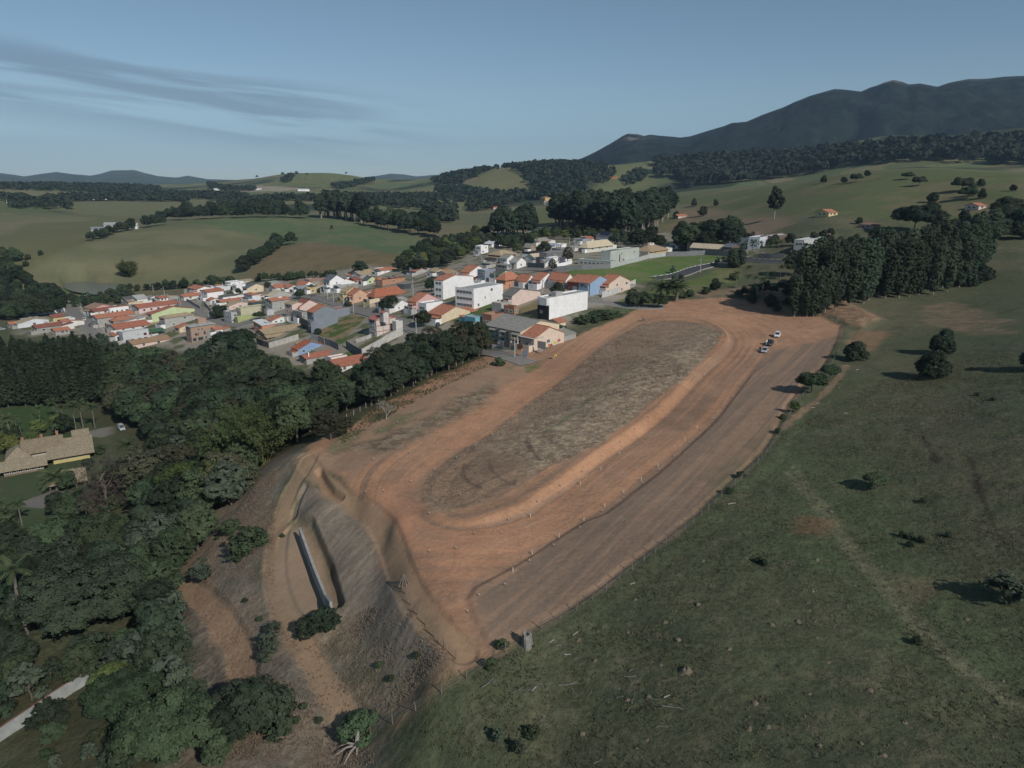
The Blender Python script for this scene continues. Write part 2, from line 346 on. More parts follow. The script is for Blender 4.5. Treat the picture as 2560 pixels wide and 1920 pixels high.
    # town floor and its open lots
    area(Wf("40,840 60,770 200,745 300,742 420,745 520,715 620,700 760,690 860,670 1000,668 1150,595 1250,575 1420,590 1600,570 1900,600 1900,640 1620,690 1560,760 1480,770 1400,830 1340,905 1215,890 1060,850 900,900 760,935 640,890 520,880 300,850"), lambda m: lerp(C3(.29, .26, .215), C3(.115, .125, .065), sstep(.5, .66, n2[m])[:, None]), 5, 4, rg=.5)
    area(Zp2((960,600,4.608), "760,930 960,840 1140,720 1290,660 1390,640 1390,720 1260,830 1100,960 880,1010"), lambda m: lerp(C3(.09, .12, .045), C3(.17, .15, .085), sstep(.45, .65, n2[m])[:, None]), 2, 2)
    area(Zp2((960,600,4.608), "1530,800 1800,680 1860,700 1790,880 1640,900"), C3(.22, .18, .095), 1, 1)
    area(Zp2((680,760,9.217), "960,690 1300,480 1720,280 1900,260 2150,300 2050,420 1950,560 1750,720 1700,900 1500,980 1250,800 1100,760"), lambda m: lerp(C3(.085, .125, .04), C3(.25, .185, .11), sstep(.45, .62, fbm(x[m]/4, y[m]/4, 3, 55))[:, None]), 1.2, 1.5)
    area(Zp2((680,760,9.217), "1190,1400 1550,1180 1830,1080 1990,1200 1900,1330 1500,1500 1300,1560"), C3(.09, .14, .045), 1.2, 1.5)
    area(Wf("1385,690 1440,672 1530,668 1590,655 1665,640 1740,632 1815,640 1790,655 1740,672 1690,688 1630,702 1560,715 1480,700"), lambda m: lerp(C3(.10, .165, .048), C3(.145, .17, .068), sstep(.4, .65, n2[m])[:, None]), 1.5, 1.5, rg=.35)
    area(Wf("1520,760 1600,735 1640,715 1720,705 1800,672 1850,665 1850,700 1760,725 1680,745 1600,765"), lambda m: lerp(C3(.10, .135, .045), C3(.15, .15, .07), sstep(.42, .62, n2[m])[:, None]), 2, 3)
    area(Wf("1700,755 1740,730 1850,715 1950,720 2000,760 1940,775 1830,772"), lambda m: lerp(C3(.2, .15, .1), C3(.12, .115, .07), sstep(.4, .6, n2[m])[:, None]), 3, 3)
    area(Wf("1460,790 1560,770 1700,752 1850,757 1960,775 1960,790 1840,780 1700,765 1560,780 1470,800 1420,820"), lambda m: lerp(C3(.2, .165, .1), C3(.09, .12, .05), sstep(.42, .6, n2[m])[:, None]), 1.5, 2)
    area(Wf("130,735 160,708 240,702 310,712 320,735 240,745"), C3(.10, .13, .055), 3, 3)
    # chacara lawns
    area(Wf("0,1010 60,1000 130,1010 220,1020 290,1050 280,1080 200,1070 250,1130 220,1200 160,1250 100,1320 0,1330"), lambda m: lerp(C3(.05, .075, .034), C3(.075, .095, .05), n2[m][:, None]), 2, 2, rg=.3)
    area(Wf("0,1025 130,1012 135,1040 60,1075 0,1090"), C3(.05, .085, .032), 2, 2, rg=.4)
    area(Zp2((0,1040,6.9125), "330,1480 620,1390 900,1300 1440,1310 1500,1420 1250,1540 1000,1600 420,1560"), C3(.17, .16, .145), .6, .6, rg=.2)
    area(Zp2((0,1040,6.9125), "1480,280 1700,220 1960,170 2030,170 1990,300 1750,370 1500,350"), C3(.2, .19, .165), .6, .6, rg=.2)
    # floor of the woods
    area(Wf("0,850 200,860 330,870 560,890 760,935 900,890 1150,830 1240,880 1180,915 1000,1000 860,1055 790,1085 740,1130 650,1170 600,1200 520,1290 460,1360 440,1460 460,1600 400,1750 360,1920 0,1920 0,1680 330,1560 320,1480 200,1330 290,1250 300,1080 120,1000 0,1000"), C3(.075, .075, .042), 3, 4, .9, rg=.8)
    # earthworks
    area(Wf("500,1280 560,1230 640,1160 720,1130 760,1130 700,1230 680,1330 660,1430 700,1520 760,1600 880,1800 960,1920 420,1920 480,1700 450,1600 440,1480 470,1360"), lambda m: lerp(lerp(C3(.235, .188, .138), GREYG, sstep(.42, .6, n2[m])[:, None]), C3(.10, .11, .06), (sstep(.62, .75, n1[m]*.5+n4[m]*.5)*.7)[:, None]), 2.5, 3, rg=1.0)
    area(Wf("440,1490 540,1560 590,1700 560,1830 470,1800 480,1640"), lambda m: lerp(GREYG, C3(.11, .1, .08), sstep(.4, .62, n4[m])[:, None]), 2, 3, .8, rg=1.3)
    def gs(m):
        a_ = along(x[m], y[m]); c_ = across(x[m], y[m])
        f = fbm(a_/5.0+2*n2[m], c_/.7, 3, 61)
        return lerp(C3(.26, .215, .165), C3(.205, .17, .132), sstep(.38, .62, f)[:, None])
    area(GSLOPE, gs, .8, .8, rg=.6)
    area(hits(Dp("690,1400 760,1370 850,1420 900,1480 830,1560 760,1540")), lambda m: lerp(C3(.24, .19, .125), C3(.12, .115, .07), sstep(.42, .62, fbm(x[m]/2.2, y[m]/2.2, 3, 62))[:, None]), 4, 4, .75, rg=1.4)
    # the dirt track
    def dirt(m):
        s = sdf(x[m], y[m], BANK); a_ = along(x[m], y[m])
        s = s+9*(n1[m]-.5)*sstep(9, 20, s)+.05*across(x[m], y[m])*sstep(12, 24, s)
        st = fbm(s/1.1, a_/60, 4, 71, .6); st2 = fbm(s/.35, a_/40, 2, 72)
        fade = .25+.75*sstep(22, 9, s)
        c = lerp(lerp(SOIL_B, SOIL_O, .55), lerp(SOIL_B, SOIL_O, sstep(.36, .62, st)[:, None]), fade[:, None])
        c = lerp(c, SOIL_D*1.15, (sstep(.60, .78, st2)*.55*fade**2)[:, None])
        c = c*(1+.35*(n4[m]-.5)*(1-fade)+.5*(n1[m]-.5)+.25*(n2[m]-.5))[:, None]
        c = lerp(c, C3(.47, .27, .165), (sstep(.35, .65, n1[m])*.55*sstep(1, 4, s)*sstep(13, 7, s))[:, None])
        return c
    area(TRACK, dirt, 1.0, 1.4, rg=.55)
    area(hits(Dp("690,985 760,940 860,880 960,830 1060,780 1180,765 1150,800 1060,850 960,910 900,960 840,990 760,1030 700,1010")), lambda m: lerp(SOIL_B*1.05, C3(.33, .22, .145), n2[m][:, None]), 2, 2.5, rg=.5)
    area(hits(Zf4("1000,1000 1300,1020 1650,870 1900,740 2150,600 2230,500 2212,420 1900,560 1700,700 1350,860 1050,950")), lambda m: lerp(STRAW*.92, C3(.17, .125, .085), sstep(.4, .62, n4[m])[:, None]), 2.5, 2.5, rg=1.0)
    for pl in ("900,940 1000,860 1130,830 1110,890 980,980 860,1020", "1200,830 1380,780 1460,740 1440,770 1260,860 1190,890", "1380,720 1540,680 1640,640 1670,660 1520,720 1420,750", "1300,690 1110,760 1080,790 1280,720"):
        area(hits(Zf4(pl)), C3(.13, .145, .075), 1.5, 3.5, .6, rg=.9)
    for pl in ("180,600 300,545 350,540 330,570 200,620", "300,590 420,560 400,610 330,640"):
        area(hits(Zp((1200,700,2.766), pl)), C3(.13, .15, .06), 1.2, 2.0, .7, rg=.9)
    def red(m): return lerp(C3(.50, .25, .15), C3(.42, .22, .135), n2[m][:, None])
    area(hits(Dp("830,1060 880,1050 905,1090 895,1150 910,1200 880,1210 860,1150 830,1100")), red, 4, 4, .9, rg=.4)
    for pl in ("875,1060 950,950 1140,825 1235,755 1275,765 1185,850 1010,965 935,1050 905,1090", "880,1170 1000,1148 1130,1150 1250,1070 1295,1075 1140,1190 985,1240 905,1225"):
        area(hits(Dp(pl)), lambda m: lerp(C3(.50, .255, .15), C3(.40, .225, .14), fbm(x[m]/3, y[m]/3, 3, 84)[:, None]), 5, 5, .6)
    def mid(m):
        f = fbm(x[m]/1.1, y[m]/1.1, 3, 81); c_ = across(x[m], y[m])
        g = lerp(C3(.37, .29, .20), C3(.25, .19, .135), sstep(.36, .62, f)[:, None])
        return lerp(lerp(C3(.23, .165, .12), C3(.31, .225, .155), f[:, None]), g, sstep(-9, -1, c_+6*(n2[m]-.5))[:, None])
    area(GRASSIN, mid, 1.0, 1.5, rg=1.0)
    loops = hits(Dp("925,1030 1000,985 1090,985 1150,1040 1110,1100 1000,1122 930,1110 895,1070"))
    def ring(m):
        d = -sdf(x[m], y[m], GRASSIN)+1.2*(n1[m]-.5)
        t = sstep(.40, .62, fbm(d/1.3, along(x[m], y[m])/25, 3, 83, .6))
        return lerp(C3(.285, .19, .125), C3(.19, .13, .092), t[:, None])
    area(loops, ring, 6, 6, .85, rg=.6)
    for ln in ("1005,1010 1000,1035 1012,1055 1040,1068", "1055,1000 1062,1030 1080,1050 1110,1062", "1140,945 1138,965 1150,990 1165,1010"):
        strip(hits(Dp(ln)), .35, C3(.13, .09, .07), .4, .5, .8)
    area(OUTER, lambda m: lerp(C3(.212, .156, .117), C3(.295, .198, .136), sstep(.4, .65, fbm(across(x[m], y[m])/1.3, along(x[m], y[m])/70, 4, 91, .6))[:, None]), 2.0, 1.6, rg=.45)
    gl = hits(Zp((1200,700,2.766), "460,1085 640,950 860,760 960,680 1060,590 1190,505"))
    strip(gl, .35, C3(.12, .16, .07), .9, 1.6, .55)
    area(CUT, lambda m: lerp(C3(.30, .19, .12), C3(.2, .14, .09), sstep(.4, .6, n4[m])[:, None]), 1.5, 2, .9, rg=1)
    strip(LOWROAD, 1.7, lambda m: lerp(C3(.34, .235, .15), C3(.27, .19, .125), n2[m][:, None]), .7, .8, rg=.35)
    strip(BENCH, 1.6, lambda m: lerp(C3(.34, .225, .14), C3(.29, .2, .13), n2[m][:, None]), .7, .8, rg=.35)
    area(YARD, lambda m: lerp(C3(.31, .225, .155), C3(.26, .195, .14), n2[m][:, None]), 1.2, 1.0, rg=.3)
    strip(LOWPATH, 1.8, lambda m: lerp(C3(.35, .235, .15), C3(.30, .205, .135), n2[m][:, None]), .8, 1.0, rg=.5)
    area(hits(Dp("985,1430 1060,1425 1130,1365 1080,1395 940,1500 860,1560 900,1490")), C3(.3, .2, .125), 1.5, 1.5, .85)
    # pasture: cattle paths, bare earth, dug roots, gullies
    area(hits(Dp("1640,1010 1720,930 1850,1010 1960,1120 2080,1260 2212,1380 2212,1500 2050,1440 1900,1330 1760,1220 1640,1150 1560,1090")), lambda m: lerp(C3(.082, .112, .055), C3(.105, .122, .065), n2[m][:, None]), 9, 9, .75)
    strip(hits(Dp("1690,930 1720,900 1760,870 1800,830 1830,790")), .8, C3(.27, .185, .12), .5, .8, .8)
    for ln in ("1700,1020 1760,1090 1800,1150 1850,1210 1920,1290 1990,1370 2080,1450 2212,1540", "1715,1010 1775,1085 1815,1150 1868,1210 1936,1290 2008,1370 2100,1455 2230,1545"):
        strip(hits(Dp(ln)), .55, C3(.175, .17, .105), .6, .5, .8)
    area(hits(Dp("1990,660 2060,650 2180,690 2190,720 2080,720 2000,700")), lambda m: lerp(C3(.26, .18, .12), PAST_DRY, sstep(.4, .6, fbm(along(x[m], y[m])/1.2, across(x[m], y[m])/3, 3, 95))[:, None]), 3, 4, .7)
    area(hits(Dp("1820,740 1860,715 1920,715 1900,750 1850,770")), C3(.3, .18, .11), 2, 3, .6)
    area(hits(Dp("1740,1120 1800,1130 1790,1160 1740,1150")), C3(.22, .135, .08), 2, 3, .7)
    area(hits(Dp("1960,1250 2010,1255 1990,1290 1950,1270")), C3(.2, .16, .1), 2, 3, .6)
    area(hits(Dp("1850,800 1950,790 2100,900 2200,1050 2212,1250 2120,1150 2000,980")), PAST_DRY*.85, 14, 14, .6)
    for ln in ("2100,1040 2118,1065 2135,1105 2150,1140 2170,1175", "2090,980 2120,1060", "1990,940 2010,970 2025,1000"):
        strip(hits(Dp(ln)), .3, C3(.045, .035, .025), .4, .6, .7)
    return col, rough
def Zp2(z, s): return hits(Zp(z, s))
def Zf4(s): return Zp((560, 820, 3.2529), s)

def new_mesh(name, verts, quads=None, tris=None, loops=None):
    me = bpy.data.meshes.new(name)
    verts = np.asarray(verts, np.float32); me.vertices.add(len(verts)); me.vertices.foreach_set('co', verts.ravel())
    f = np.asarray(quads if quads is not None else tris, np.int32); k = f.shape[1]
    me.loops.add(f.size); me.loops.foreach_set('vertex_index', f.ravel())
    me.polygons.add(len(f)); me.polygons.foreach_set('loop_start', np.arange(0, f.size, k, dtype=np.int32))
    me.polygons.foreach_set('loop_total', np.full(len(f), k, np.int32))
    me.update(calc_edges=True)
    return me
def grid_quads(nr, nc, wrap=False):
    i = np.arange(nr-1)[:, None]; j = np.arange(nc if wrap else nc-1)[None]
    a = i*nc+j; b = i*nc+(j+1) % nc
    return np.stack([a, b, b+nc, a+nc], -1).reshape(-1, 4)
def put(name, me, mat=None, parent=None, kind=None, smooth=False, **props):
    o = bpy.data.objects.new(name, me); COL.objects.link(o)
    if mat is not None and me is not None and not len(me.materials): me.materials.append(mat)
    if parent is not None: o.parent = parent
    if kind: o['kind'] = kind
    for k, q in props.items(): o[k] = q
    if smooth: me.polygons.foreach_set('use_smooth', np.ones(len(me.polygons), bool))
    return o
def tag(o, label, cat, group=None):
    o['label'] = label; o['category'] = cat
    if group: o['group'] = group
    return o

# ------------------------------------------------------------------ materials
def nodes_of(name):
    m = bpy.data.materials.new(name); m.use_nodes = True; nt = m.node_tree
    b = next(q for q in nt.nodes if q.type == 'BSDF_PRINCIPLED')
    return m, nt, nt.nodes, nt.links, b
def ground_material():
    m, nt, n, l, b = nodes_of('ground')
    at = n.new('ShaderNodeAttribute'); at.attribute_name = 'tint'
    rg = n.new('ShaderNodeAttribute'); rg.attribute_name = 'tuft'
    geo = n.new('ShaderNodeNewGeometry')
    def nz(scale, det, rough=.6):
        q = n.new('ShaderNodeTexNoise'); q.inputs['Scale'].default_value = scale; q.inputs['Detail'].default_value = det
        q.inputs['Roughness'].default_value = rough; l.new(geo.outputs['Position'], q.inputs['Vector']); return q.outputs[0]
    a = nz(1.4, 5, .7); c = nz(.22, 4); d = nz(.02, 4)
    def mx(op, p, q):
        t = n.new('ShaderNodeMath'); t.operation = op
        for i, w in enumerate((p, q)):
            if isinstance(w, (int, float)): t.inputs[i].default_value = w
            else: l.new(w, t.inputs[i])
        return t.outputs[0]
    s = mx('ADD', mx('MULTIPLY', mx('SUBTRACT', a, .5), 1.5), mx('ADD', mx('MULTIPLY', mx('SUBTRACT', c, .5), .8), mx('MULTIPLY', mx('SUBTRACT', d, .5), .5)))
    f = mx('ADD', 1.0, mx('MULTIPLY', s, rg.outputs['Fac']))
    mul = n.new('ShaderNodeVectorMath'); mul.operation = 'SCALE'
    l.new(at.outputs['Color'], mul.inputs[0]); l.new(f, mul.inputs['Scale'])
    l.new(mul.outputs[0], b.inputs['Base Color'])
    b.inputs['Roughness'].default_value = .96; b.inputs['Specular IOR Level'].default_value = .12
    bu = n.new('ShaderNodeBump'); bu.inputs['Distance'].default_value = .35
    l.new(mx('MULTIPLY', rg.outputs['Fac'], .8), bu.inputs['Strength']); l.new(a, bu.inputs['Height'])
    l.new(bu.outputs[0], b.inputs['Normal'])
    return m
GROUND_M = ground_material()

def build_ground():
    r = [14.0]
    while r[-1] < 26000:
        q = r[-1]; d = min(max(q*q/(52*710)*.6, .26), .0095*q)
        if q < 55: d = 1.2
        r.append(q+d)
    r = np.array(r)
    a = np.arange(-.70, .7001, .00125)
    ex = np.concatenate([np.linspace(.71, .95, 60), np.linspace(1.0, pi-.02, 24)])
    a = np.concatenate([-ex[::-1], a, ex])
    A, Rr = np.meshgrid(a, r)
    X = Rr*np.sin(A); Y = Rr*np.cos(A)
    x = X.ravel(); y = Y.ravel(); rr = Rr.ravel()
    z = height(x, y)
    col, rough = ground_colours(x, y, rr)
    m = (rr < 330)
    z[m] += rough[m]*sstep(330, 200, rr[m])*(.26*(fbm(x[m]/1.7, y[m]/1.7, 3, 101)-.5)+.30*(fbm(x[m]/5, y[m]/5, 2, 102)-.5))
    v = np.stack([x, y, z], -1)
    c = np.array([[0, 0, float(z[:len(a)].mean())]])
    me = new_mesh('ground', v, quads=grid_quads(len(r), len(a), True))
    at = me.attributes.new('tint', 'FLOAT_COLOR', 'POINT'); q = np.ones((len(v), 4), np.float32); q[:, :3] = col
    at.data.foreach_set('color', q.ravel())
    at = me.attributes.new('tuft', 'FLOAT', 'POINT'); at.data.foreach_set('value', rough.astype(np.float32))
    put('ground', me, GROUND_M, kind='structure', smooth=True)
build_ground()

# ------------------------------------------------------------------ the mountain and the blue hills
def forest_slope_material(name, c1, c2, c3, sc):
    m, nt, n, l, b = nodes_of(name)
    geo = n.new('ShaderNodeNewGeometry')
    def nz(scale, det):
        q = n.new('ShaderNodeTexNoise'); q.inputs['Scale'].default_value = scale; q.inputs['Detail'].default_value = det
        q.inputs['Roughness'].default_value = .65; l.new(geo.outputs['Position'], q.inputs['Vector']); return q.outputs[0]
    r1 = n.new('ShaderNodeValToRGB'); r1.color_ramp.elements[0].position = .35; r1.color_ramp.elements[1].position = .68
    r1.color_ramp.elements[0].color = (*c1, 1); r1.color_ramp.elements[1].color = (*c2, 1)
    l.new(nz(sc, 8), r1.inputs[0])
    mix = n.new('ShaderNodeMix'); mix.data_type = 'RGBA'
    at = n.new('ShaderNodeAttribute'); at.attribute_name = 'rock'
    l.new(at.outputs['Fac'], mix.inputs['Factor']); l.new(r1.outputs[0], mix.inputs['A']); mix.inputs['B'].default_value = (*c3, 1)
    l.new(mix.outputs['Result'], b.inputs['Base Color']); b.inputs['Roughness'].default_value = 1; b.inputs['Specular IOR Level'].default_value = 0
    bu = n.new('ShaderNodeBump'); bu.inputs['Strength'].default_value = 1.0; bu.inputs['Distance'].default_value = 14
    l.new(nz(sc*2.2, 5), bu.inputs['Height']); l.new(bu.outputs[0], b.inputs['Normal'])
    return m
def ridge(name, prof, rc, front, back, mat, rocks=(), rough=1.0, seed=1, na=420, nr=170):
    us = np.array([p[0] for p in prof]); vs = np.array([p[1] for p in prof])
    d = ray(us, vs); az = np.arctan2(d[:, 0], d[:, 1]); tz = d[:, 2]/np.hypot(d[:, 0], d[:, 1])
    A = np.linspace(az[0], az[-1], na); T = np.interp(A, az, tz)
    rr = np.concatenate([np.linspace(rc-front, rc, nr), np.linspace(rc, rc+back, 30)[1:]])
    A_, R_ = np.meshgrid(A, rr); T_ = np.broadcast_to(T, A_.shape)
    crest = CAMZ+T_*rc
    t = np.where(R_ <= rc, (R_-(rc-front))/front, 1-(R_-rc)/back)
    t = np.clip(t, 0, 1)
    x = R_*np.sin(A_); y = R_*np.cos(A_)
    sp = fbm(x/420, y/900, 4, seed)-.5; sp2 = fbm(x/110, y/160, 4, seed+7)-.5
    shp = sstep(0, 1, t)*.45+t*.55
    z = 10+(crest-10)*shp+(t*(1-t)*4)*(crest-10)*(.5*sp+.14*sp2)*rough+t*6*sp2
    z = np.where(R_ > rc, np.minimum(z, crest*(1-.25*(R_-rc)/back)), z)
    # the near side must stay below the sight line to the crest
    lim = CAMZ+T_*R_-2-(rc-R_)*.012
    z = np.where(R_ < rc, np.minimum(z, lim), z)
    v = np.stack([x, y, z], -1).reshape(-1, 3)
    me = new_mesh(name, v, quads=grid_quads(len(rr), na))
    rk = np.zeros(len(v), np.float32)
    for (u, vv, du, dv) in rocks:
        # bare rock patches, found by where they stand on the slope
        q = ray(u, vv); a0 = math.atan2(q[0], q[1]); h0 = CAMZ+q[2]/math.hypot(q[0], q[1])*rc
        k = np.exp(-(((A_-a0)*FPX/du)**2+((z-h0)/(dv*rc/FPX))**2))
        k = k*sstep(.42, .6, fbm(x/60, z/25+y/80, 3, 77)); rk = np.maximum(rk, k.ravel().astype(np.float32))
    at = me.attributes.new('rock', 'FLOAT', 'POINT'); at.data.foreach_set('value', np.clip(rk*1.3, 0, .8).astype(np.float32))
    return put(name, me, mat, kind='structure', smooth=True)
MT = forest_slope_material('mountain_forest', (.007, .013, .011), (.026, .036, .024), (.17, .15, .13), .012)
Z9 = (1400, 160, 1.9069)
prof = [(1380, 420), (1430, 412)]+Zp(Z9, "60,465 110,448 170,418 240,380 300,343 325,332 370,333 400,342 430,335 470,340 530,345 575,350 620,345 700,320 780,297 820,280 890,274 960,243 1060,210 1120,180 1190,152 1240,138 1310,119 1360,123 1435,131 1480,110 1510,101 1545,88 1590,76 1630,86 1660,98 1720,93 1800,108 1860,88 1950,72 2050,68 2120,60 2212,58")+[(2700, 178), (2900, 190), (3100, 220), (3400, 300), (3600, 380)]
ridge('mountain', prof, 4600, 2300, 1500, MT, [(1590, 352, 26, 16), (2235, 212, 40, 14), (2420, 200, 60, 14), (2060, 248, 20, 10)], 1.0, 3)
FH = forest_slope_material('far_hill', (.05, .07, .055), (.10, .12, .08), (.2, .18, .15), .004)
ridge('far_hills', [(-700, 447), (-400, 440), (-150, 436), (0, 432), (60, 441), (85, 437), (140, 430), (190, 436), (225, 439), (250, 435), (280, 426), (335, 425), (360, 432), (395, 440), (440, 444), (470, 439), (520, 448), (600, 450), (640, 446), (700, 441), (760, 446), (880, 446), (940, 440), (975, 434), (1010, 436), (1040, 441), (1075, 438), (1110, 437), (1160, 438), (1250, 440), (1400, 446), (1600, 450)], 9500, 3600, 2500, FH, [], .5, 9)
# ------------------------------------------------------------------ kit for solid things
class MB:
    def __init__(s): s.v = []; s.f = []; s.m = []; s.k = 0
    def mat(s, k): s.k = k; return s
    def face(s, *pts):
        i = len(s.v); s.v += [tuple(p) for p in pts]; s.f.append(tuple(range(i, i+len(pts)))); s.m.append(s.k); return s
    def box(s, x0, y0, z0, x1, y1, z1):
        i = len(s.v)
        s.v += [(x0, y0, z0), (x1, y0, z0), (x1, y1, z0), (x0, y1, z0), (x0, y0, z1), (x1, y0, z1), (x1, y1, z1), (x0, y1, z1)]
        for q in ((3, 2, 1, 0), (4, 5, 6, 7), (0, 1, 5, 4), (1, 2, 6, 5), (2, 3, 7, 6), (3, 0, 4, 7)):
            s.f.append(tuple(i+j for j in q)); s.m.append(s.k)
        return s
    def slab(s, pts, t):
        """a flat panel through pts (counter-clockwise from above), t thick downwards"""
        i = len(s.v); n = len(pts)
        s.v += [tuple(p) for p in pts]+[(p[0], p[1], p[2]-t) for p in pts]
        s.f.append(tuple(range(i, i+n))); s.m.append(s.k)
        s.f.append(tuple(i+n+j for j in reversed(range(n)))); s.m.append(s.k)
        for j in range(n):
            k = (j+1) % n; s.f.append((i+j, i+n+j, i+n+k, i+k)); s.m.append(s.k)
        return s
    def tube(s, p, q, r0, r1, n=6, cap=True):
        p = np.array(p, float); q = np.array(q, float); d = q-p; d /= (np.linalg.norm(d)+1e-9)
        a = np.cross(d, (0, 0, 1) if abs(d[2]) < .9 else (1, 0, 0)); a /= np.linalg.norm(a); b = np.cross(d, a)
        i = len(s.v)
        for c, r in ((p, r0), (q, r1)):
            for k in range(n):
                t = 2*pi*k/n; s.v.append(tuple(c+a*r*cos(t)+b*r*sin(t)))
        for k in range(n):
            j = (k+1) % n; s.f.append((i+k, i+n+k, i+n+j, i+j)); s.m.append(s.k)
        if cap: s.f.append(tuple(i+k for k in range(n))); s.m.append(s.k); s.f.append(tuple(i+n+k for k in reversed(range(n)))); s.m.append(s.k)
        return s
    def path(s, pts, rs, n=6):
        for i in range(len(pts)-1): s.tube(pts[i], pts[i+1], rs[i], rs[i+1], n, True)
        return s
    def lathe(s, prof, n=12, c=(0, 0, 0)):
        i = len(s.v); m = len(prof)
        for r, z in prof:
            for k in range(n): s.v.append((c[0]+r*cos(2*pi*k/n), c[1]+r*sin(2*pi*k/n), c[2]+z))
        for a in range(m-1):
            for k in range(n):
                j = (k+1) % n; s.f.append((i+a*n+k, i+a*n+j, i+a*n+n+j, i+a*n+n+k)); s.m.append(s.k)
        s.f.append(tuple(i+k for k in reversed(range(n)))); s.m.append(s.k)
        s.f.append(tuple(i+(m-1)*n+k for k in range(n))); s.m.append(s.k)
        return s
    def mesh(s, name, mats):
        me = bpy.data.meshes.new(name); me.from_pydata(s.v, [], s.f)
        for m in (mats if isinstance(mats, (list, tuple)) else [mats]): me.materials.append(m)
        if any(s.m): me.polygons.foreach_set('material_index', s.m)
        me.update(); return me
    def build(s, name, mats, parent=None, smooth=False, loc=None, rot=None):
        o = put(name, s.mesh(name, mats), parent=parent, smooth=smooth)
        if loc is not None: o.location = loc
        if rot is not None: o.rotation_euler = rot
        return o
def empty(name, loc, rz=0.0):
    o = bpy.data.objects.new(name, None); COL.objects.link(o); o.location = loc; o.rotation_euler = (0, 0, rz)
    o.empty_display_size = .3; return o

_mats = {}
def M(c, kind='wall', rough=.9):
    """a painted, tiled or bare surface with its own grain and stains"""
    key = (tuple(round(q, 3) for q in c), kind, rough)
    if key in _mats: return _mats[key]
    m, nt, n, l, b = nodes_of(kind)
    tc = n.new('ShaderNodeTexCoord'); geo = n.new('ShaderNodeNewGeometry')
    def nz(scale, det=4, src=None, rg=.6):
        q = n.new('ShaderNodeTexNoise'); q.inputs['Scale'].default_value = scale; q.inputs['Detail'].default_value = det; q.inputs['Roughness'].default_value = rg
        l.new(src or geo.outputs['Position'], q.inputs['Vector']); return q.outputs[0]
    mix = n.new('ShaderNodeMix'); mix.data_type = 'RGBA'; rmp = n.new('ShaderNodeMapRange')
    mix.inputs['A'].default_value = (*c, 1)
    dk = {'tile': .55, 'oldtile': .38, 'wall': .82, 'bare': .62, 'metal': .85, 'wood': .6, 'brick': .7, 'paint': .95, 'stone': .5}.get(kind, .8)
    mix.inputs['B'].default_value = (*(q*dk for q in c), 1)
    sc = {'tile': 1.1, 'oldtile': 2.2, 'wall': .5, 'bare': .8, 'metal': .3, 'wood': 3, 'brick': 2, 'paint': 1, 'stone': 3}.get(kind, 1)
    l.new(nz(sc, 6, rg=.7), rmp.inputs[0]); rmp.inputs[1].default_value = .38; rmp.inputs[2].default_value = .72
    l.new(rmp.outputs[0], mix.inputs['Factor']); res = mix.outputs['Result']
    if kind in ('tile', 'oldtile', 'metal'):
        wv = n.new('ShaderNodeTexWave'); wv.wave_type = 'BANDS'; wv.bands_direction = 'DIAGONAL'; wv.inputs['Scale'].default_value = 1.2 if kind != 'metal' else .8
        wv.inputs['Distortion'].default_value = .6
        l.new(tc.outputs['Object'], wv.inputs['Vector'])
        m2 = n.new('ShaderNodeMix'); m2.data_type = 'RGBA'; m2.blend_type = 'MULTIPLY'; m2.inputs['Factor'].default_value = .22
        l.new(res, m2.inputs['A']); l.new(wv.outputs['Color'], m2.inputs['B']); res = m2.outputs['Result']
    if kind == 'brick':
        bt = n.new('ShaderNodeTexBrick'); bt.inputs['Scale'].default_value = 1.0
        bt.inputs['Brick Width'].default_value = .9; bt.inputs['Row Height'].default_value = .45; bt.inputs['Mortar Size'].default_value = .05
        bt.inputs['Color1'].default_value = (1, 1, 1, 1); bt.inputs['Color2'].default_value = (.8, .78, .76, 1); bt.inputs['Mortar'].default_value = (.75, .85, .9, 1)
        l.new(tc.outputs['Object'], bt.inputs['Vector'])
        m2 = n.new('ShaderNodeMix'); m2.data_type = 'RGBA'; m2.blend_type = 'MULTIPLY'; m2.inputs['Factor'].default_value = .8
        l.new(res, m2.inputs['A']); l.new(bt.outputs['Color'], m2.inputs['B']); res = m2.outputs['Result']
    l.new(res, b.inputs['Base Color']); b.inputs['Roughness'].default_value = rough; b.inputs['Specular IOR Level'].default_value = .25
    _mats[key] = m; return m
def gloss(name, c, rough=.15, metal=0.0):
    if name in _mats: return _mats[name]
    m, nt, n, l, b = nodes_of(name)
    b.inputs['Base Color'].default_value = (*c, 1); b.inputs['Roughness'].default_value = rough; b.inputs['Metallic'].default_value = metal
    _mats[name] = m; return m
GLASS = gloss('window_glass', (.03, .035, .042), .12)
PANEL = gloss('solar_glass', (.015, .02, .045), .18)
WHITE, OFFW, CREAMW, PINKP, PINK, ROSE = (.80, .80, .80), (.68, .675, .65), (.66, .55, .40), (.66, .52, .47), (.62, .40, .38), (.40, .13, .14)
GREYW, CONC, DGW, BLUEG, BLUE, CYAN = (.40, .40, .385), (.33, .325, .305), (.16, .16, .165), (.215, .245, .285), (.23, .34, .53), (.17, .42, .50)
LIME, MINT, YELL, PEACH, LEMON, BRICK = (.52, .60, .36), (.33, .60, .44), (.57, .49, .25), (.60, .39, .27), (.60, .60, .30), (.46, .23, .15)
BROWN, SAGE, LBLUE, BLACK, DGREEN = (.16, .115, .095), (.40, .44, .40), (.28, .40, .56), (.03, .03, .035), (.07, .16, .09)
ORANGE, RED, MAROON, TAN, CREAM = (.54, .235, .15), (.47, .19, .125), (.34, .135, .105), (.50, .395, .26), (.68, .58, .42)
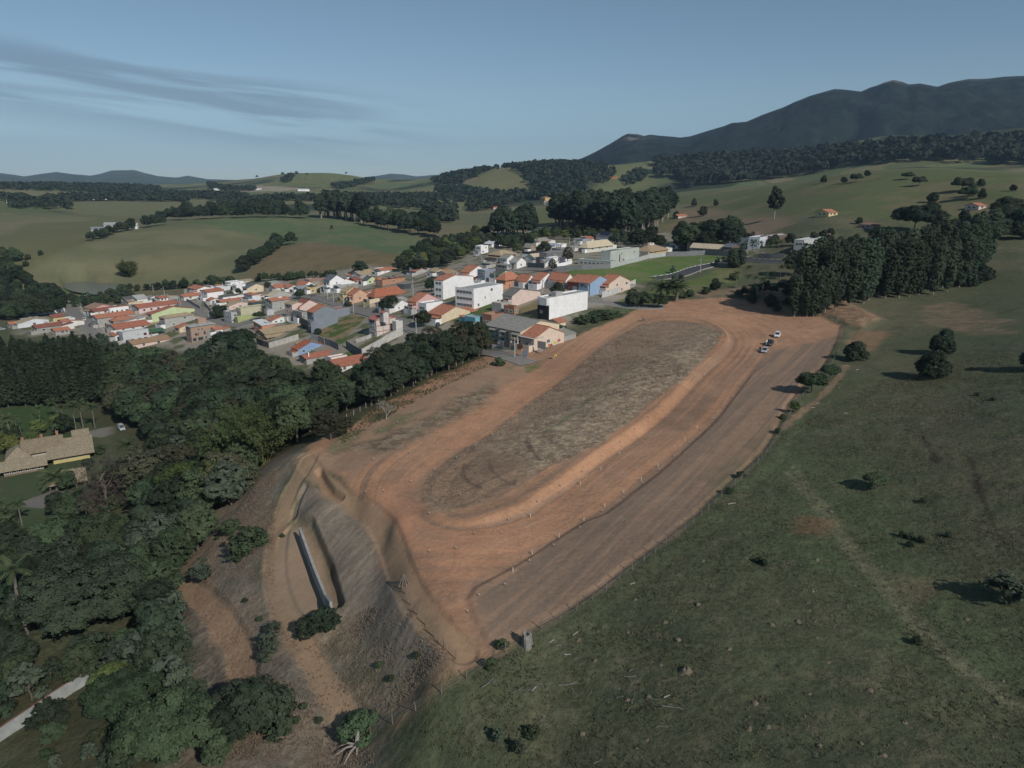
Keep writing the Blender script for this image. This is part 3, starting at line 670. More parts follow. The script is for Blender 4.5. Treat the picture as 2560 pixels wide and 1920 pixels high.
GREY, DGREY, SLATE, LGREY, PALE, ROSER, TANB = (.36, .35, .315), (.15, .155, .145), (.17, .185, .21), (.46, .47, .45), (.66, .68, .70), (.48, .2, .17), (.40, .27, .19)
FR = {'A': (0, 700, 7.3733), 'B': (240, 680, 6.9125), 'C': (440, 700, 9.2167), 'E': (660, 660, 11.06), 'G': (820, 640, 8.5077), 'H': (680, 760, 9.2167),
      'J': (1160, 560, 9.2167), 'K': (1380, 560, 9.2167), 'L': (1600, 560, 9.2167), 'M': (1800, 560, 7.3733), 'N': (960, 600, 4.6083), 'O': (1160, 560, 4.6083),
      'Q': (1180, 760, 7.9), 'R': (560, 640, 4.6083), 'S': (0, 1040, 6.9125), 'T': (0, 820, 3.4562), 'P': (0, 400, 3.4562), 'U': (600, 400, 3.4562), 'V': (1160, 380, 3.4562),
      'X': (1960, 400, 3.6867), 'Y': (1600, 500, 4.6083), 'F': (0, 0, 1.0), 'D': (0, 0, 1/1.15732)}
def px(fr, x, y): z = FR[fr]; return z[0]+x/z[2], z[1]+y/z[2]

_win = {}
def window_mesh(w, h, fc, gc=None, kind='window'):
    key = (round(w, 1), round(h, 1), fc, gc, kind)
    if key not in _win:
        b = MB(); t = .09
        b.mat(0).box(-.03, 0, 0, .05, w, h)
        b.mat(1)
        for a in ((-.07, -t, -t, .05, 0, h+t), (-.07, w, -t, .05, w+t, h+t), (-.07, 0, -t, .05, w, 0), (-.07, 0, h, .05, w, h+t)): b.box(*a)
        if kind == 'window': b.box(-.06, w/2-.03, 0, -.031, w/2+.03, h)
        else:
            k = max(3, int(w/.5))
            for i in range(1, k): b.box(-.05, w*i/k-.02, 0, -.031, w*i/k+.02, h)
        _win[key] = b.mesh(kind, [M(gc, 'paint') if gc else GLASS, M(fc, 'paint')])
    return _win[key]
def opening(parent, face, u, z, w, h, L, W, fc=(.7, .7, .7), gc=None, kind='window'):
    o = put(kind, window_mesh(w, h, fc, gc, kind), parent=parent)
    if face == 'f': o.location = (0, u, z)                                  # front, looking along -x
    elif face == 's': o.location = (u+w, 0, z); o.rotation_euler = (0, 0, pi/2)  # flank, looking along -y
    return o

def solve(A, e, u2):
    k = (u2-CX)/FPX; dA = A[1]*cos(PITCH)-(A[2]-CAMZ)*sin(PITCH); den = e[0]-k*e[1]*cos(PITCH)
    return (k*dA-A[0])/den
def rise_to(A, vt):
    k = (CY-vt)/FPX; z = A[2]-CAMZ; dA = A[1]*cos(PITCH)-z*sin(PITCH); up = A[1]*sin(PITCH)+z*cos(PITCH)
    return (k*dA-up)/(cos(PITCH)+k*sin(PITCH))
STAT = []
def measure(fr, s, az=42., W=None, L=None, z=None):
    x, y, xl, xr, yt = [float(q) for q in s.split(',')]
    u, v = px(fr, x, y); ul = px(fr, xl, 0)[0]; ur = px(fr, xr, 0)[0]; vt = px(fr, 0, yt)[1]
    A = G(u, v)
    if z is not None:
        d = ray(u, v); t = (z-CAMZ)/d[2]; A = np.array([d[0]*t, d[1]*t, z])
    e2 = (sin(R(az)), cos(R(az))); e1 = (sin(R(az-90)), cos(R(az-90)))
    W = W or min(max(solve(A, e1, ul), 2.5), 30); L = L or min(max(solve(A, e2, ur), 2.5), 34)
    H = min(max(rise_to(A, vt), 2.0), 13)
    return A, W, L, H, R(90-az)
def shell(root, W, L, H, roof, wall, rcol, rise=None, over=.45, o=(0, 0, 0), wk='wall', rk='tile', deep=3.0, rp=.5, band=None):
    """walls and roof of one volume; x runs back from the front, y runs to the left along it"""
    x0, y0, z0 = o; b = MB(); r = MB(); T = .16
    wm, rm = M(wall, wk), M(rcol, rk)
    rise = rise if rise is not None else {'Y': .30*L/2, 'X': .30*W/2, 'H': .30*min(W, L)/2, 'F': .55, 'MY': .16*W, 'MX': .14*L, 'MN': .14*L}[roof]
    x1, y1, z1 = x0+L, y0+W, z0+H; zb = z0-deep
    g = over
    b.face((x0, y0, zb), (x1, y0, zb), (x1, y0, z1), (x0, y0, z1)).face((x1, y0, zb), (x1, y1, zb), (x1, y1, z1), (x1, y0, z1))
    b.face((x1, y1, zb), (x0, y1, zb), (x0, y1, z1), (x1, y1, z1)).face((x0, y1, zb), (x0, y0, zb), (x0, y0, z1), (x0, y1, z1))
    if roof == 'Y':
        xm = x0+L*rp; zt = z1+rise; s1 = rise/(xm-x0); s2 = rise/(x1-xm)
        b.face((x0, y0, z1), (x1, y0, z1), (xm, y0, zt)).face((x1, y1, z1), (x0, y1, z1), (xm, y1, zt))
        ga = .28
        r.slab([(x0-g, y0-ga, z1-g*s1+T), (xm, y0-ga, zt+T), (xm, y1+ga, zt+T), (x0-g, y1+ga, z1-g*s1+T)], T)
        r.slab([(xm, y0-ga, zt+T), (x1+g, y0-ga, z1-g*s2+T), (x1+g, y1+ga, z1-g*s2+T), (xm, y1+ga, zt+T)], T)
        r.box(xm-.16, y0-ga, zt+T-.03, xm+.16, y1+ga, zt+T+.10)
    elif roof == 'X':
        ym = y0+W*rp; zt = z1+rise; s1 = rise/(ym-y0); s2 = rise/(y1-ym)
        b.face((x0, y1, z1), (x0, y0, z1), (x0, ym, zt)).face((x1, y0, z1), (x1, y1, z1), (x1, ym, zt))
        r.slab([(x0-g, y0-g, z1-g*s1+T), (x1+g, y0-g, z1-g*s1+T), (x1+g, ym, zt+T), (x0-g, ym, zt+T)], T)
        r.slab([(x0-g, ym, zt+T), (x1+g, ym, zt+T), (x1+g, y1+g, z1-g*s2+T), (x0-g, y1+g, z1-g*s2+T)], T)
        r.box(x0-g, ym-.16, zt+T-.03, x1+g, ym+.16, zt+T+.10)
    elif roof == 'H':
        h = min(W, L)/2; zt = z1+rise+T; e = z1-g*rise/h+T
        P = [(x0-g, y0-g, e), (x1+g, y0-g, e), (x1+g, y1+g, e), (x0-g, y1+g, e)]
        if L >= W: q0, q1 = (x0+h, (y0+y1)/2, zt), (x1-h, (y0+y1)/2, zt); F4 = [[P[0], P[1], q1, q0], [P[1], P[2], q1], [P[2], P[3], q0, q1], [P[3], P[0], q0]]
        else: q0, q1 = ((x0+x1)/2, y0+h, zt), ((x0+x1)/2, y1-h, zt); F4 = [[P[0], P[1], q0], [P[1], P[2], q1, q0], [P[2], P[3], q1], [P[3], P[0], q0, q1]]
        for f in F4: r.slab(f, T)
    elif roof == 'F':
        t = .22; p = rise
        for (ax, ay, bx, by) in ((x0, y0, x1, y0+t), (x0, y1-t, x1, y1), (x0, y0+t, x0+t, y1-t), (x1-t, y0+t, x1, y1-t)): b.box(ax, ay, z1-.003, bx, by, z1+p)
        r.box(x0+t, y0+t, z1-.12, x1-t, y1-t, z1+.06)
    else:
        zh = rise
        zz = {'MY': lambda x, y: z1+zh*(y-y0)/W, 'MX': lambda x, y: z1+zh*(x-x0)/L, 'MN': lambda x, y: z1+zh*(x1-x)/L}[roof]
        c = [(x0, y0), (x1, y0), (x1, y1), (x0, y1)]
        for i in range(4):
            p, q = c[i], c[(i+1) % 4]; b.face((*p, z1), (*q, z1), (*q, zz(*q)), (*p, zz(*p)))
        P = [(x0-g, y0-g), (x1+g, y0-g), (x1+g, y1+g), (x0-g, y1+g)]
        r.slab([(*p, zz(*p)+T) for p in P], T)
    w = b.build('wall', wm, root); rf = r.build('roof', rm, root)
    return w, rf, rise
def dress(root, W, L, H, fl, fw, sw, gar, fc, rs, zbase=0., door=True):
    fh = H/max(fl, 1)
    for k in range(fl):
        z = zbase+k*fh
        if k == 0 and gar:
            w = min(2.7, W*.45); opening(root, 'f', W-.5-w if rs.random() < .5 else .5, z+.05, w, min(2.3, fh*.8), L, W, (.3, .3, .3), rs.choice([(.5, .5, .5), (.10, .09, .085), (.62, .62, .62), (.2, .12, .08)]), 'garage_door')
            if W > 5: opening(root, 'f', W/2-.4, z+.05, .85, 2.05, L, W, fc, (.12, .08, .06), 'door')
            continue
        n = fw
        for i in range(n):
            w = min(1.5, W/(n+1.2)); u = W*(i+1)/(n+1)-w/2
            opening(root, 'f', u, z+fh*.36, w, min(1.15, fh*.42), L, W, fc)
    for i in range(sw):
        k = i % fl; w = rs.choice([.6, 1.0, 1.3]); u = L*(i+.7)/(sw+.5)-w/2
        opening(root, 's', max(.3, min(u, L-w-.3)), zbase+k*fh+fh*.42, w, .8 if w < 1 else 1.05, L, W, fc)
NHOUSE = 0
def house(fr, s, roof, wall, rcol, label, az=42., W=None, L=None, rise=None, fw=2, sw=None, gar=True, cat='house', name='house', wk='wall', rk='tile',
          fc=(.7, .7, .7), porch=0, fl=None, over=.45, rp=.5, z=None, group=None, tank=False, floors_z=0., solar=None):
    global NHOUSE
    NHOUSE += 1; rs = random.Random(NHOUSE*13+5)
    A, W, L, H, rz = measure(fr, s, az, W, L, z)
    W = max(W, 5.2); H = max(H, 2.5)
    root = empty(name, A, rz); tag(root, label, cat, group)
    STAT.append((label[:34], round(W, 1), round(L, 1), round(H, 1), [round(q) for q in A]))
    w, rf, ri = shell(root, W, L, H, roof, wall, rcol, rise, over, wk=wk, rk=rk, rp=rp)
    fl = fl or max(1, int(H/2.75+.3))
    dress(root, W, L, H, fl, fw, (sw if sw is not None else rs.randint(1, 3)), gar, fc, rs)
    if porch:
        p = MB(); T = .14
        p.slab([(-porch, -.2, H-.95), (.05, -.2, H-.35), (.05, W*.62, H-.35), (-porch, W*.62, H-.95)], T)
        p.build('porch_roof', M(rcol, rk), root)
        for yy in (.1, W*.55): MB().box(-porch+.15, yy, -3, -porch+.4, yy+.25, H-1.0).build('post', M(WHITE, 'wall'), root)
        if fl > 1: MB().box(-porch+.1, 0, H/fl-.15, -.001, W*.6, H/fl+.75).build('balcony', M(wall, wk), root)
    if gar and az < 48 and cat == 'house' and rs.random() < .95:
        q = MB(); c = rs.choice([GREYW, CONC, OFFW, WHITE, wall]); w = rs.uniform(2.4, 3.2); zh = rs.uniform(1.7, 2.3)
        q.box(-w, 0, -3, -w+.18, W*.45, zh).box(-w, W*.45, -3, -w+.18, W*.45+2.6, .1).box(-w, W*.45+2.6, -3, -w+.18, max(W, W*.45+2.8), zh).box(-w+.18, 0, -3, -.001, .18, zh)
        q.build('yard_wall', M(c, 'wall'), root)
        MB().box(-w+.04, W*.45, -.5, -w+.12, W*.45+2.6, zh-.1).build('gate', M(rs.choice([(.3, .3, .3), (.6, .6, .6), (.12, .1, .1), (.2, .12, .08)]), 'paint'), root)
    if gar and az < 48 and cat == 'house' and rs.random() < .9:
        a = empty('annex', (L+.01, W*.1, 0)); a.parent = root; dl = rs.uniform(4, 9)
        shell(a, W*rs.uniform(.5, .85), dl, 2.5, rs.choice(['F', 'MX', 'MN', 'MY']), rs.choice([wall, OFFW, CONC]), rs.choice([GREY, LGREY, ORANGE, TAN, rcol]), None, .2)
    if gar and az < 48 and cat == 'house' and rs.random() < .85:
        a = empty('annex', (L*.25, W+.01, 0)); a.parent = root
        shell(a, rs.uniform(2.5, 4.5), L*rs.uniform(.4, .65), rs.uniform(2.4, 3.2), rs.choice(['X', 'MX', 'MY', 'F']), rs.choice([wall, OFFW, WHITE, CONC]), rs.choice([GREY, LGREY, ORANGE, ORANGE, TAN, rcol]), None, .2)
    if tank:
        MB().lathe([(.55, 0), (.7, .15), (.75, .9), (.6, 1.05), (.2, 1.15)], 12, (L*.5, W*.5, H+ri+.2)).build('water_tank', M((.10, .2, .42), 'paint'), root)
    if solar:
        x0, y0, dx, dy = solar; q = MB(); sl = ri/(L*rp) if roof == 'Y' else (ri/(W*rp) if roof in 'XH' else 0)
        zf = (lambda x, y: H+x*sl+.24) if roof == 'Y' else (lambda x, y: H+y*sl+.24)
        q.slab([(x, y, zf(x, y)) for x, y in ((x0, y0), (x0+dx, y0), (x0+dx, y0+dy), (x0, y0+dy))], .06); q.build('solar_panel', PANEL, root)
    return root
def wing(root, fr, s, roof, wall, rcol, az=42., W=None, L=None, rise=None, wk='wall', rk='tile', over=.45, z=None, win=0, deep=3.0, fc=(.7, .7, .7)):
    """another volume of the same building, read off the photograph like the first"""
    A, W, L, H, rz = measure(fr, s, az, W, L, z)
    d = A-np.array(root.location); c, sn = cos(-root.rotation_euler.z), sin(-root.rotation_euler.z)
    o = (d[0]*c-d[1]*sn, d[0]*sn+d[1]*c, d[2])
    h = empty('wing', o); h.parent = root
    shell(h, W, L, H, roof, wall, rcol, rise, over, wk=wk, rk=rk, deep=deep)
    if win:
        for i in range(win): opening(h, 's', L*(i+.5)/win-.5, H*.4, 1.0, .9, L, W, fc)
    return h
# ------------------------------------------------------------------ the town, house by house
# far left block
h = house
h('A', "560,490,500,770,425", 'X', OFFW, MAROON, "pale low house with dark red roof half hidden by trees at far left", gar=False, az=40)
h('A', "470,420,420,720,335", 'H', OFFW, MAROON, "hip roofed dark red house deep among the far left trees", gar=False, az=40)
h('A', "330,660,210,590,600", 'Y', WHITE, TAN, "white house with two step tan roof at far left of town", az=38, porch=2)
h('A', "590,665,545,1065,600", 'X', WHITE, TAN, "long white house with tan roof and dark solar panel", az=40, sw=4, solar=(5, 1, 2, 1.6), W=9)
h('A', "335,895,255,985,815", 'Y', (.62, .65, .68), TAN, "long blank pale wall gable house beside the yellow house", az=40, sw=1, rise=1.9)
h('A', "1000,845,950,1205,695", 'X', YELL, MAROON, "bright yellow house on the far left corner", az=40, sw=0, W=7)
h('A', "1165,885,1110,1310,775", 'X', OFFW, ORANGE, "small white cube house with orange roof at street corner", az=40, sw=0, W=6)
h('A', "690,1000,500,1150,885", 'X', CONC, MAROON, "long low grey house under dark red roof behind pines", az=40, wk='bare', W=7)
h('A', "1030,1030,1000,1300,975", 'X', CONC, ORANGE, "orange roof just above the pine tops at far left", az=40, gar=False, W=6)
h('A', "200,900,130,330,855", 'X', CONC, ORANGE, "low shed with faded orange roof left of the blank gable", az=40, gar=False, W=5, name='shed', cat='shed')
h('A', "1700,655,1560,2130,540", 'Y', PINK, TANB, "pink gable house with brown roof right of the sloping street", az=40, porch=2.4, rise=2.0)
r_ = h('A', "1750,660,1690,2383,612", 'X', OFFW, MAROON, "long maroon roofed house with white raised skylight", az=40, W=8, sw=5)
wing(r_, 'B', "250,735,215,575,650", 'F', WHITE, LGREY, az=40, W=2.4, win=4)
h('B', "45,965,0,690,805", 'X', GREYW, ORANGE, "grey washed house with long orange roof at the street edge", az=40, wk='bare', sw=1, W=9)
h('B', "320,955,280,725,850", 'H', GREYW, ORANGE, "grey unpainted house under wide light orange hip roof", az=40, wk='bare', W=9)
h('B', "725,585,650,905,470", 'MY', OFFW, LGREY, "white house with pale metal roof sloping to the front", az=40, rk='metal', W=6, rise=1.7)
h('B', "945,525,880,1085,445", 'Y', WHITE, (.36, .33, .28), "little white gable house beside the pale metal roof", az=40)
h('B', "575,625,560,650,520", 'X', CREAMW, TANB, "narrow beige house left of the pale metal roof", az=40, W=6)
h('B', "510,560,500,700,470", 'X', GREYW, DGREY, "dark grey roofed house backing onto the pond trees", az=40, gar=False, W=7)
h('B', "1110,520,1085,1250,480", 'X', WHITE, RED, "low white annex with red roof near the pond poles", az=40, W=6, sw=2)
h('B', "755,725,720,1415,625", 'X', PINKP, RED, "long pale pink house with red roof and blue shuttered windows", az=40, W=10, sw=5, fc=(.2, .25, .6))
h('B', "980,885,925,1720,730", 'Y', LIME, RED, "light green gable house with long red roof", az=40, rise=2.6, porch=0, sw=1)
h('B', "1205,975,1110,1710,800", 'H', GREYW, TAN, "grey walled house with mottled tan roof and white shutters", az=40, sw=2, fc=WHITE)
r_ = h('C', "375,1450,260,920,1095", 'F', (.50, .30, .215), LGREY, "three storey bare orange brick house with concrete frame", az=40, wk='brick', fl=3, sw=0, gar=False, fc=(.3, .3, .3), rise=.18)
def frame_on(root, W, L, H, fl, n, col, t=.28):
    for i in range(n+1):
        x = (L-t)*i/n; MB().box(x, -.06, -2, x+t, -.001, H).build('column', M(col, 'bare'), root)
    for k in range(1, fl+1): MB().box(0, -.09, H*k/fl-.3, L, -.061, H*k/fl).build('beam', M(col, 'bare'), root)
A_, W_, L_, H_, _z = measure('C', "375,1450,260,920,1095", 40)
frame_on(r_, W_, L_, H_, 3, 4, CONC)
for (u, k, w, hh) in ((.16, 1, 1.7, 1.1), (.52, 1, .9, 1.9), (.78, 1, 1.3, 1.0), (.30, 2, .5, .6), (.45, 2, .6, .6), (.05, 0, 1.6, 1.6), (.25, 0, 2.6, 1.7), (.58, 0, 2.2, 1.7)):
    opening(r_, 's', L_*u, H_/3*k+.7, w, hh, L_, W_, (.2, .2, .2))
MB().box(-.6, -.6, H_+.19, L_+.5, W_+.4, H_+.40).build('roof_slab', M(LGREY, 'bare'), r_)
wing(r_, 'C', "530,1090,470,712,905", 'F', (.50, .30, .215), LGREY, az=40, wk='brick', W=3.2, rise=.15, z=A_[2]+H_-1.5, deep=.2)
h('C', "90,1225,0,470,1110", 'Y', CREAMW, ORANGE, "cream house with orange roof against the brick three storey", az=40, gar=False)
h('C', "925,1295,900,1090,1150", 'X', WHITE, ORANGE, "narrow white house with orange roof right of the brick block", az=40, W=5)
r_ = h('B', "485,1245,415,930,1062", 'F', (.52, .54, .55), LGREY, "pale grey two storey block with garages and one red window", az=40, sw=0)
A_, W_, L_, H_, _z = measure('B', "485,1245,415,930,1062", 40)
opening(r_, 's', L_*.80, H_*.55, 1.3, 1.0, L_, W_, (.35, .03, .04)); opening(r_, 's', L_*.56, H_*.62, .6, .6, L_, W_)
for u in (.08, .26, .55, .78): opening(r_, 's', L_*u, .1, L_*.14, H_*.32, L_, W_, (.4, .4, .4), (.05, .05, .055), 'garage_door')
h('B', "360,1070,335,950,1040", 'X', OFFW, RED, "deep red roofed house right behind the pale grey block", az=40, W=12)
c_ = empty('carport', G(*px('B', 960, 1130)), R(50)); tag(c_, "green roofed open carport beside the pale grey block", 'carport')
MB().slab([(0, 0, 2.5), (8, 0, 2.5), (8, 5, 3.4), (0, 5, 3.4)], .12).build('roof', M(DGREEN, 'metal'), c_)
for q in ((.2, .2), (7.7, .2), (.2, 4.6), (7.7, 4.6)): MB().box(q[0], q[1], -2, q[0]+.15, q[1]+.15, 2.45+q[1]*.18).build('post', M(GREYW, 'paint'), c_)
h('B', "650,1340,640,1290,1290", 'X', PINKP, (.45, .3, .19), "weathered orange tan roof just above the tree tops", az=40, gar=False, W=8, rk='oldtile')
h('B', "340,1190,260,440,1120", 'Y', OFFW, ORANGE, "small orange roofed house left of the pale grey block", az=40)
# left middle
h('C', "190,480,175,720,430", 'X', OFFW, ORANGE, "long low orange roof along the upper left street", az=40, W=7)
h('C', "500,300,180,830,225", 'Y', WHITE, ORANGE, "broad orange roof at the top left of town by the tree", az=40, W=14)
h('C', "735,475,680,1110,285", 'X', WHITE, RED, "tall plain white wall house with red roof near the field tree", az=40, sw=0, W=8)
h('C', "1095,530,1020,1410,385", 'H', WHITE, DGREY, "white house with dark grey hip roof mid left of town", az=40, sw=1)
h('C', "800,570,755,1035,495", 'Y', OFFW, ORANGE, "small house with steep looking orange roof by the dark grey hip", az=40)
h('C', "1410,310,1340,1620,130", 'F', WHITE, PALE, "bluish white modern two storey at back of left town", az=40)
h('C', "1265,150,1240,1560,88", 'F', WHITE, PALE, "flat white building furthest back beside the brown field", az=40, W=8)
h('C', "1000,270,980,1210,185", 'F', (.62, .65, .68), PALE, "small flat roofed pale house behind the round tree", az=40, W=6)
h('C', "1645,310,1590,2085,195", 'Y', CREAMW, SLATE, "beige gable house with blue grey roof at back of left town", az=40, rise=2.4, sw=1)
h('C', "1770,520,1600,1940,345", 'H', (.66, .68, .70), ORANGE, "tall white two storey with orange hip roof mid left", az=42, fw=2, sw=0)
h('C', "1230,705,1140,1760,600", 'Y', PINKP, TAN, "low pale gable house with arched tan roof by the street tree", az=42, rise=1.6)
h('C', "1060,610,1035,1510,545", 'X', OFFW, ORANGE, "orange roof strip behind the arched tan gable", az=42, W=6)
h('C', "1815,690,1775,2140,592", 'X', LEMON, (.085, .11, .095), "lemon house with dark green roof and white shutters", az=42, W=7, sw=3, fc=WHITE)
r_ = h('C', "1510,900,1425,2095,680", 'F', (.50, .48, .35), (.4, .38, .28), "beige and lime walled house on the street bend", az=42, sw=1, gar=False)
wing(r_, 'C', "1430,1000,1300,2085,880", 'F', (.36, .40, .19), (.3, .34, .18), az=42, W=3)
h('C', "1290,1005,1115,1430,780", 'F', (.45, .46, .46), LGREY, "grey white rounded corner building on the street bend", az=44, gar=False, wk='bare')
h('E', "170,1010,50,770,940", 'Y', GREYW, CREAM, "grey gable house with pale cream roof", az=42, rise=2.6, sw=0)
r_ = h('E', "245,1345,150,720,1030", 'X', GREYW, ORANGE, "grey house with orange roof and white solar heater", az=42, wk='bare', sw=1, W=7)
A_, W_, L_, H_, _z = measure('E', "245,1345,150,720,1030", 42, 7)
MB().tube((L_*.5, 2.2, H_+1.15), (L_*.72, 2.2, H_+1.15), .3, .3, 10).build('water_heater', M(WHITE, 'paint'), r_)
h('E', "330,770,315,640,720", 'X', OFFW, ORANGE, "back row orange roof right of the grey green shed", az=42, W=10)
h('E', "690,770,640,1010,690", 'Y', OFFW, ORANGE, "back row orange gable between two orange roofs", az=42)
h('E', "1110,710,890,1420,610", 'Y', WHITE, ORANGE, "back row white gable with long orange roof", az=42, rise=2.3)
h('E', "1330,600,1280,1640,545", 'X', OFFW, (.38, .26, .19), "brown tan roof just left of the blue grey roof", az=42, W=9)
h('E', "1500,720,1440,1660,620", 'H', OFFW, TAN, "small tan hip roof above the yellow wall", az=42)
h('E', "280,650,215,480,560", 'MY', OFFW, (.36, .38, .34), "grey green roofed shed at edge of brown field", az=42, rk='metal', W=6, name='shed', cat='shed', gar=False)
h('E', "1290,820,1270,1440,715", 'F', (.60, .47, .25), CREAM, "small yellow orange building by the street poles", az=42, W=5, sw=1)
h('E', "960,790,915,1260,690", 'X', (.5, .54, .58), (.34, .38, .42), "pale blue grey low house behind the big bush", az=42, W=6)
h('E', "1830,790,1650,2240,470", 'Y', WHITE, SLATE, "white house with blue grey roof and dark timber balcony", az=42, rise=3.0, porch=2.2, fc=(.12, .08, .06))
h('G', "205,710,50,575,590", 'Y', WHITE, ORANGE, "white gable house with two step orange roof upper middle", az=42, rise=2.3, porch=2.2, sw=1)
h('E', "1000,1490,815,1570,1190", 'Y', PINKP, MAROON, "pale pink gable house with maroon roof and white verge", az=44, rise=2.8, porch=1.8, sw=2)
h('E', "805,1545,610,1110,1125", 'Y', PINKP, TAN, "tall pink and white fronted house with tan roof", az=44, fw=2, sw=0)
r_ = h('H', "985,650,840,1530,195", 'Y', BLUEG, ORANGE, "house with huge blank blue grey side wall and orange roof", az=46, rise=2.4, sw=0, gar=False)
h('H', "1500,330,1480,1800,140", 'F', BLUEG, (.5, .2, .12), "blue grey rear annex with small orange roof", az=46, W=6, sw=0, gar=False)
h('H', "700,420,490,835,215", 'F', CONC, CONC, "unfinished bare concrete house between pink and blue grey walls", az=44, wk='bare', rk='bare')
r_ = h('R', "480,965,430,1005,915", 'X', (.42, .3, .2), TAN, "long tan roofed house with open veranda above the woods", az=44, W=9, sw=0, gar=False, rk='oldtile')
A_, W_, L_, H_, _z = measure('R', "480,965,430,1005,915", 44, 9)
for i in range(7): MB().box(L_*i/6.5, -1.9, -2, L_*i/6.5+.25, -1.65, H_-.6).build('post', M((.45, .28, .18), 'wall'), r_)
MB().slab([(-.5, -2.3, H_-.75), (L_+.4, -2.3, H_-.75), (L_+.4, .05, H_+.03), (-.5, .05, H_+.03)], .14).build('veranda_roof', M(TAN, 'oldtile'), r_)
for i in range(6): opening(r_, 's', L_*(i+.4)/6.4, .2, 1.5, H_*.7, L_, W_, (.3, .2, .15), (.04, .035, .03), 'door')  # dark veranda openings: the shade inside is painted as near-black panels
h('R', "440,860,425,800,835", 'MY', (.55, .25, .15), PALE, "white metal roof with red strip behind the veranda house", az=44, rk='metal', W=8, gar=False)
h('R', "560,805,525,770,765", 'Y', OFFW, ORANGE, "small bright orange gable behind the white metal roof", az=44)
h('H', "610,1190,460,1230,1070", 'Y', BLUE, (.46, .16, .09), "sky blue gable house with orange roof near the woods", az=44, rise=2.3, sw=3, porch=2.0)
r_ = h('H', "800,1405,660,1600,1290", 'X', GREYW, RED, "long low red roof on bare grey wall below the blue house", az=46, wk='bare', W=6, sw=0, gar=False)
MB().box(1.5, 1.0, 2, 1.9, 1.4, 4.6).build('chimney', M(WHITE, 'wall'), r_)
h('H', "1530,1610,1400,2250,1480", 'X', OFFW, RED, "red roofed white house half hidden by the nearest woods", az=46, W=10, sw=3)
r_ = h('R', "1757,935,1690,1988,738", 'Y', (.58, .54, .50), ROSER, "pale unfinished three storey with red concrete grid and tower", az=46, rise=1.0, sw=0, gar=False, rp=.3, fl=3)
A_, W_, L_, H_, _z = measure('R', "1757,935,1690,1988,738", 46)
frame_on(r_, W_, L_, H_, 3, 3, (.40, .20, .16), .22)
wing(r_, 'R', "1840,760,1805,1885,655", 'Y', (.58, .54, .50), ROSER, az=46, z=A_[2]+H_-.6, deep=.2)
wing(r_, 'R', "1985,870,1950,2062,770", 'F', (.56, .55, .53), (.5, .25, .15), az=46)
# upper middle
r_ = h('G', "1160,650,1020,1640,545", 'F', (.56, .27, .17), (.5, .27, .19), "orange brick building site with open rooms and no roof", az=44, wk='brick', rk='brick', fl=2, gar=False, sw=3, rise=.9, tank=True)
A_, W_, L_, H_, _z = measure('G', "1160,650,1020,1640,545", 44)
for i in range(1, 4): MB().box(L_*i/4, .3, H_+.07, L_*i/4+.2, W_-.3, H_+1.3).build('partition', M((.56, .27, .17), 'brick'), r_)
wing(r_, 'G', "1015,560,915,1160,500", 'Y', (.56, .27, .17), ORANGE, az=44, wk='brick')
r_ = h('G', "715,495,620,1160,415", 'X', WHITE, TAN, "white house with wide tan roof and raised tan turret", az=42, W=11)
wing(r_, 'G', "810,400,750,960,360", 'X', CREAMW, TAN, az=42, W=6)
h('G', "1130,395,1070,1430,345", 'X', WHITE, ORANGE, "furthest white house with thin orange roof by the field", az=42, W=7)
h('G', "835,610,730,1060,530", 'Y', LIME, DGREY, "pale lime gable house with dark grey roof", az=42, rise=2.2)
h('G', "480,515,420,640,482", 'Y', WHITE, ORANGE, "little white and orange gable in the back row", az=42)
h('G', "560,590,500,710,535", 'X', MAROON, MAROON, "dark maroon roofed house in the back row", az=42, W=6)
h('G', "270,770,195,520,700", 'X', GREYW, LGREY, "low light grey roofed house left of the yellow house", az=42, W=7)
h('G', "400,970,305,700,765", 'Y', YELL, TAN, "yellow fronted house with stepped tan roofs", az=42, porch=2.2, rise=2.2)
h('G', "545,1010,430,840,830", 'Y', PEACH, ORANGE, "peach orange house with stepped orange roof", az=42, porch=2.2, rise=2.4, sw=1)
r_ = h('G', "995,990,880,1630,850", 'H', CREAMW, (.44, .165, .1), "cream house under big red hip roof on street corner", az=42, sw=2, rise=2.9, over=.7)
h('G', "1420,1190,1390,1745,1065", 'Y', WHITE, GREY, "white house with sloping grey roof left of the rose house", az=44, W=8, rise=2.2)
h('G', "1290,1090,1230,1500,990", 'Y', OFFW, ORANGE, "orange roof beside the dark street tree", az=44)
r_ = h('N', "375,845,298,632,715", 'Y', PINK, ORANGE, "rose pink house with darker front and orange roof", az=42, rise=3.0, sw=0, porch=2.2)
r_ = h('N', "492,935,405,680,748", 'F', WHITE, LGREY, "white two storey box with pale slab roof", az=44)
h('N', "665,965,505,992,868", 'Y', CREAMW, ORANGE, "cream gable house with orange roof above the wooded corner", az=44, rise=2.6, porch=2.5, sw=0)
h('N', "682,690,582,1032,470", 'Y', WHITE, ORANGE, "tall white block with small orange front roof", az=38, rise=1.8, rp=.4, sw=0, fw=2, gar=False, over=.1, fl=3)
r_ = h('N', "1035,803,825,1372,578", 'F', WHITE, LGREY, "largest plain white block with two rows of windows", az=38, sw=4, fw=5, gar=False, fl=3)
wing(r_, 'N', "880,560,825,1060,545", 'Y', WHITE, GREY, az=38, z=None)
h('N', "1472,782,1370,1803,648", 'Y', PINKP, (.22, .215, .205), "peach blank sided house with grey roof", az=42, rise=2.4, rp=.3, sw=0, over=.2, porch=2)
h('N', "1350,835,1258,1470,745", 'F', GREYW, CREAMW, "low grey walled terrace in front of the peach house", az=42, wk='bare', gar=False, fw=0)
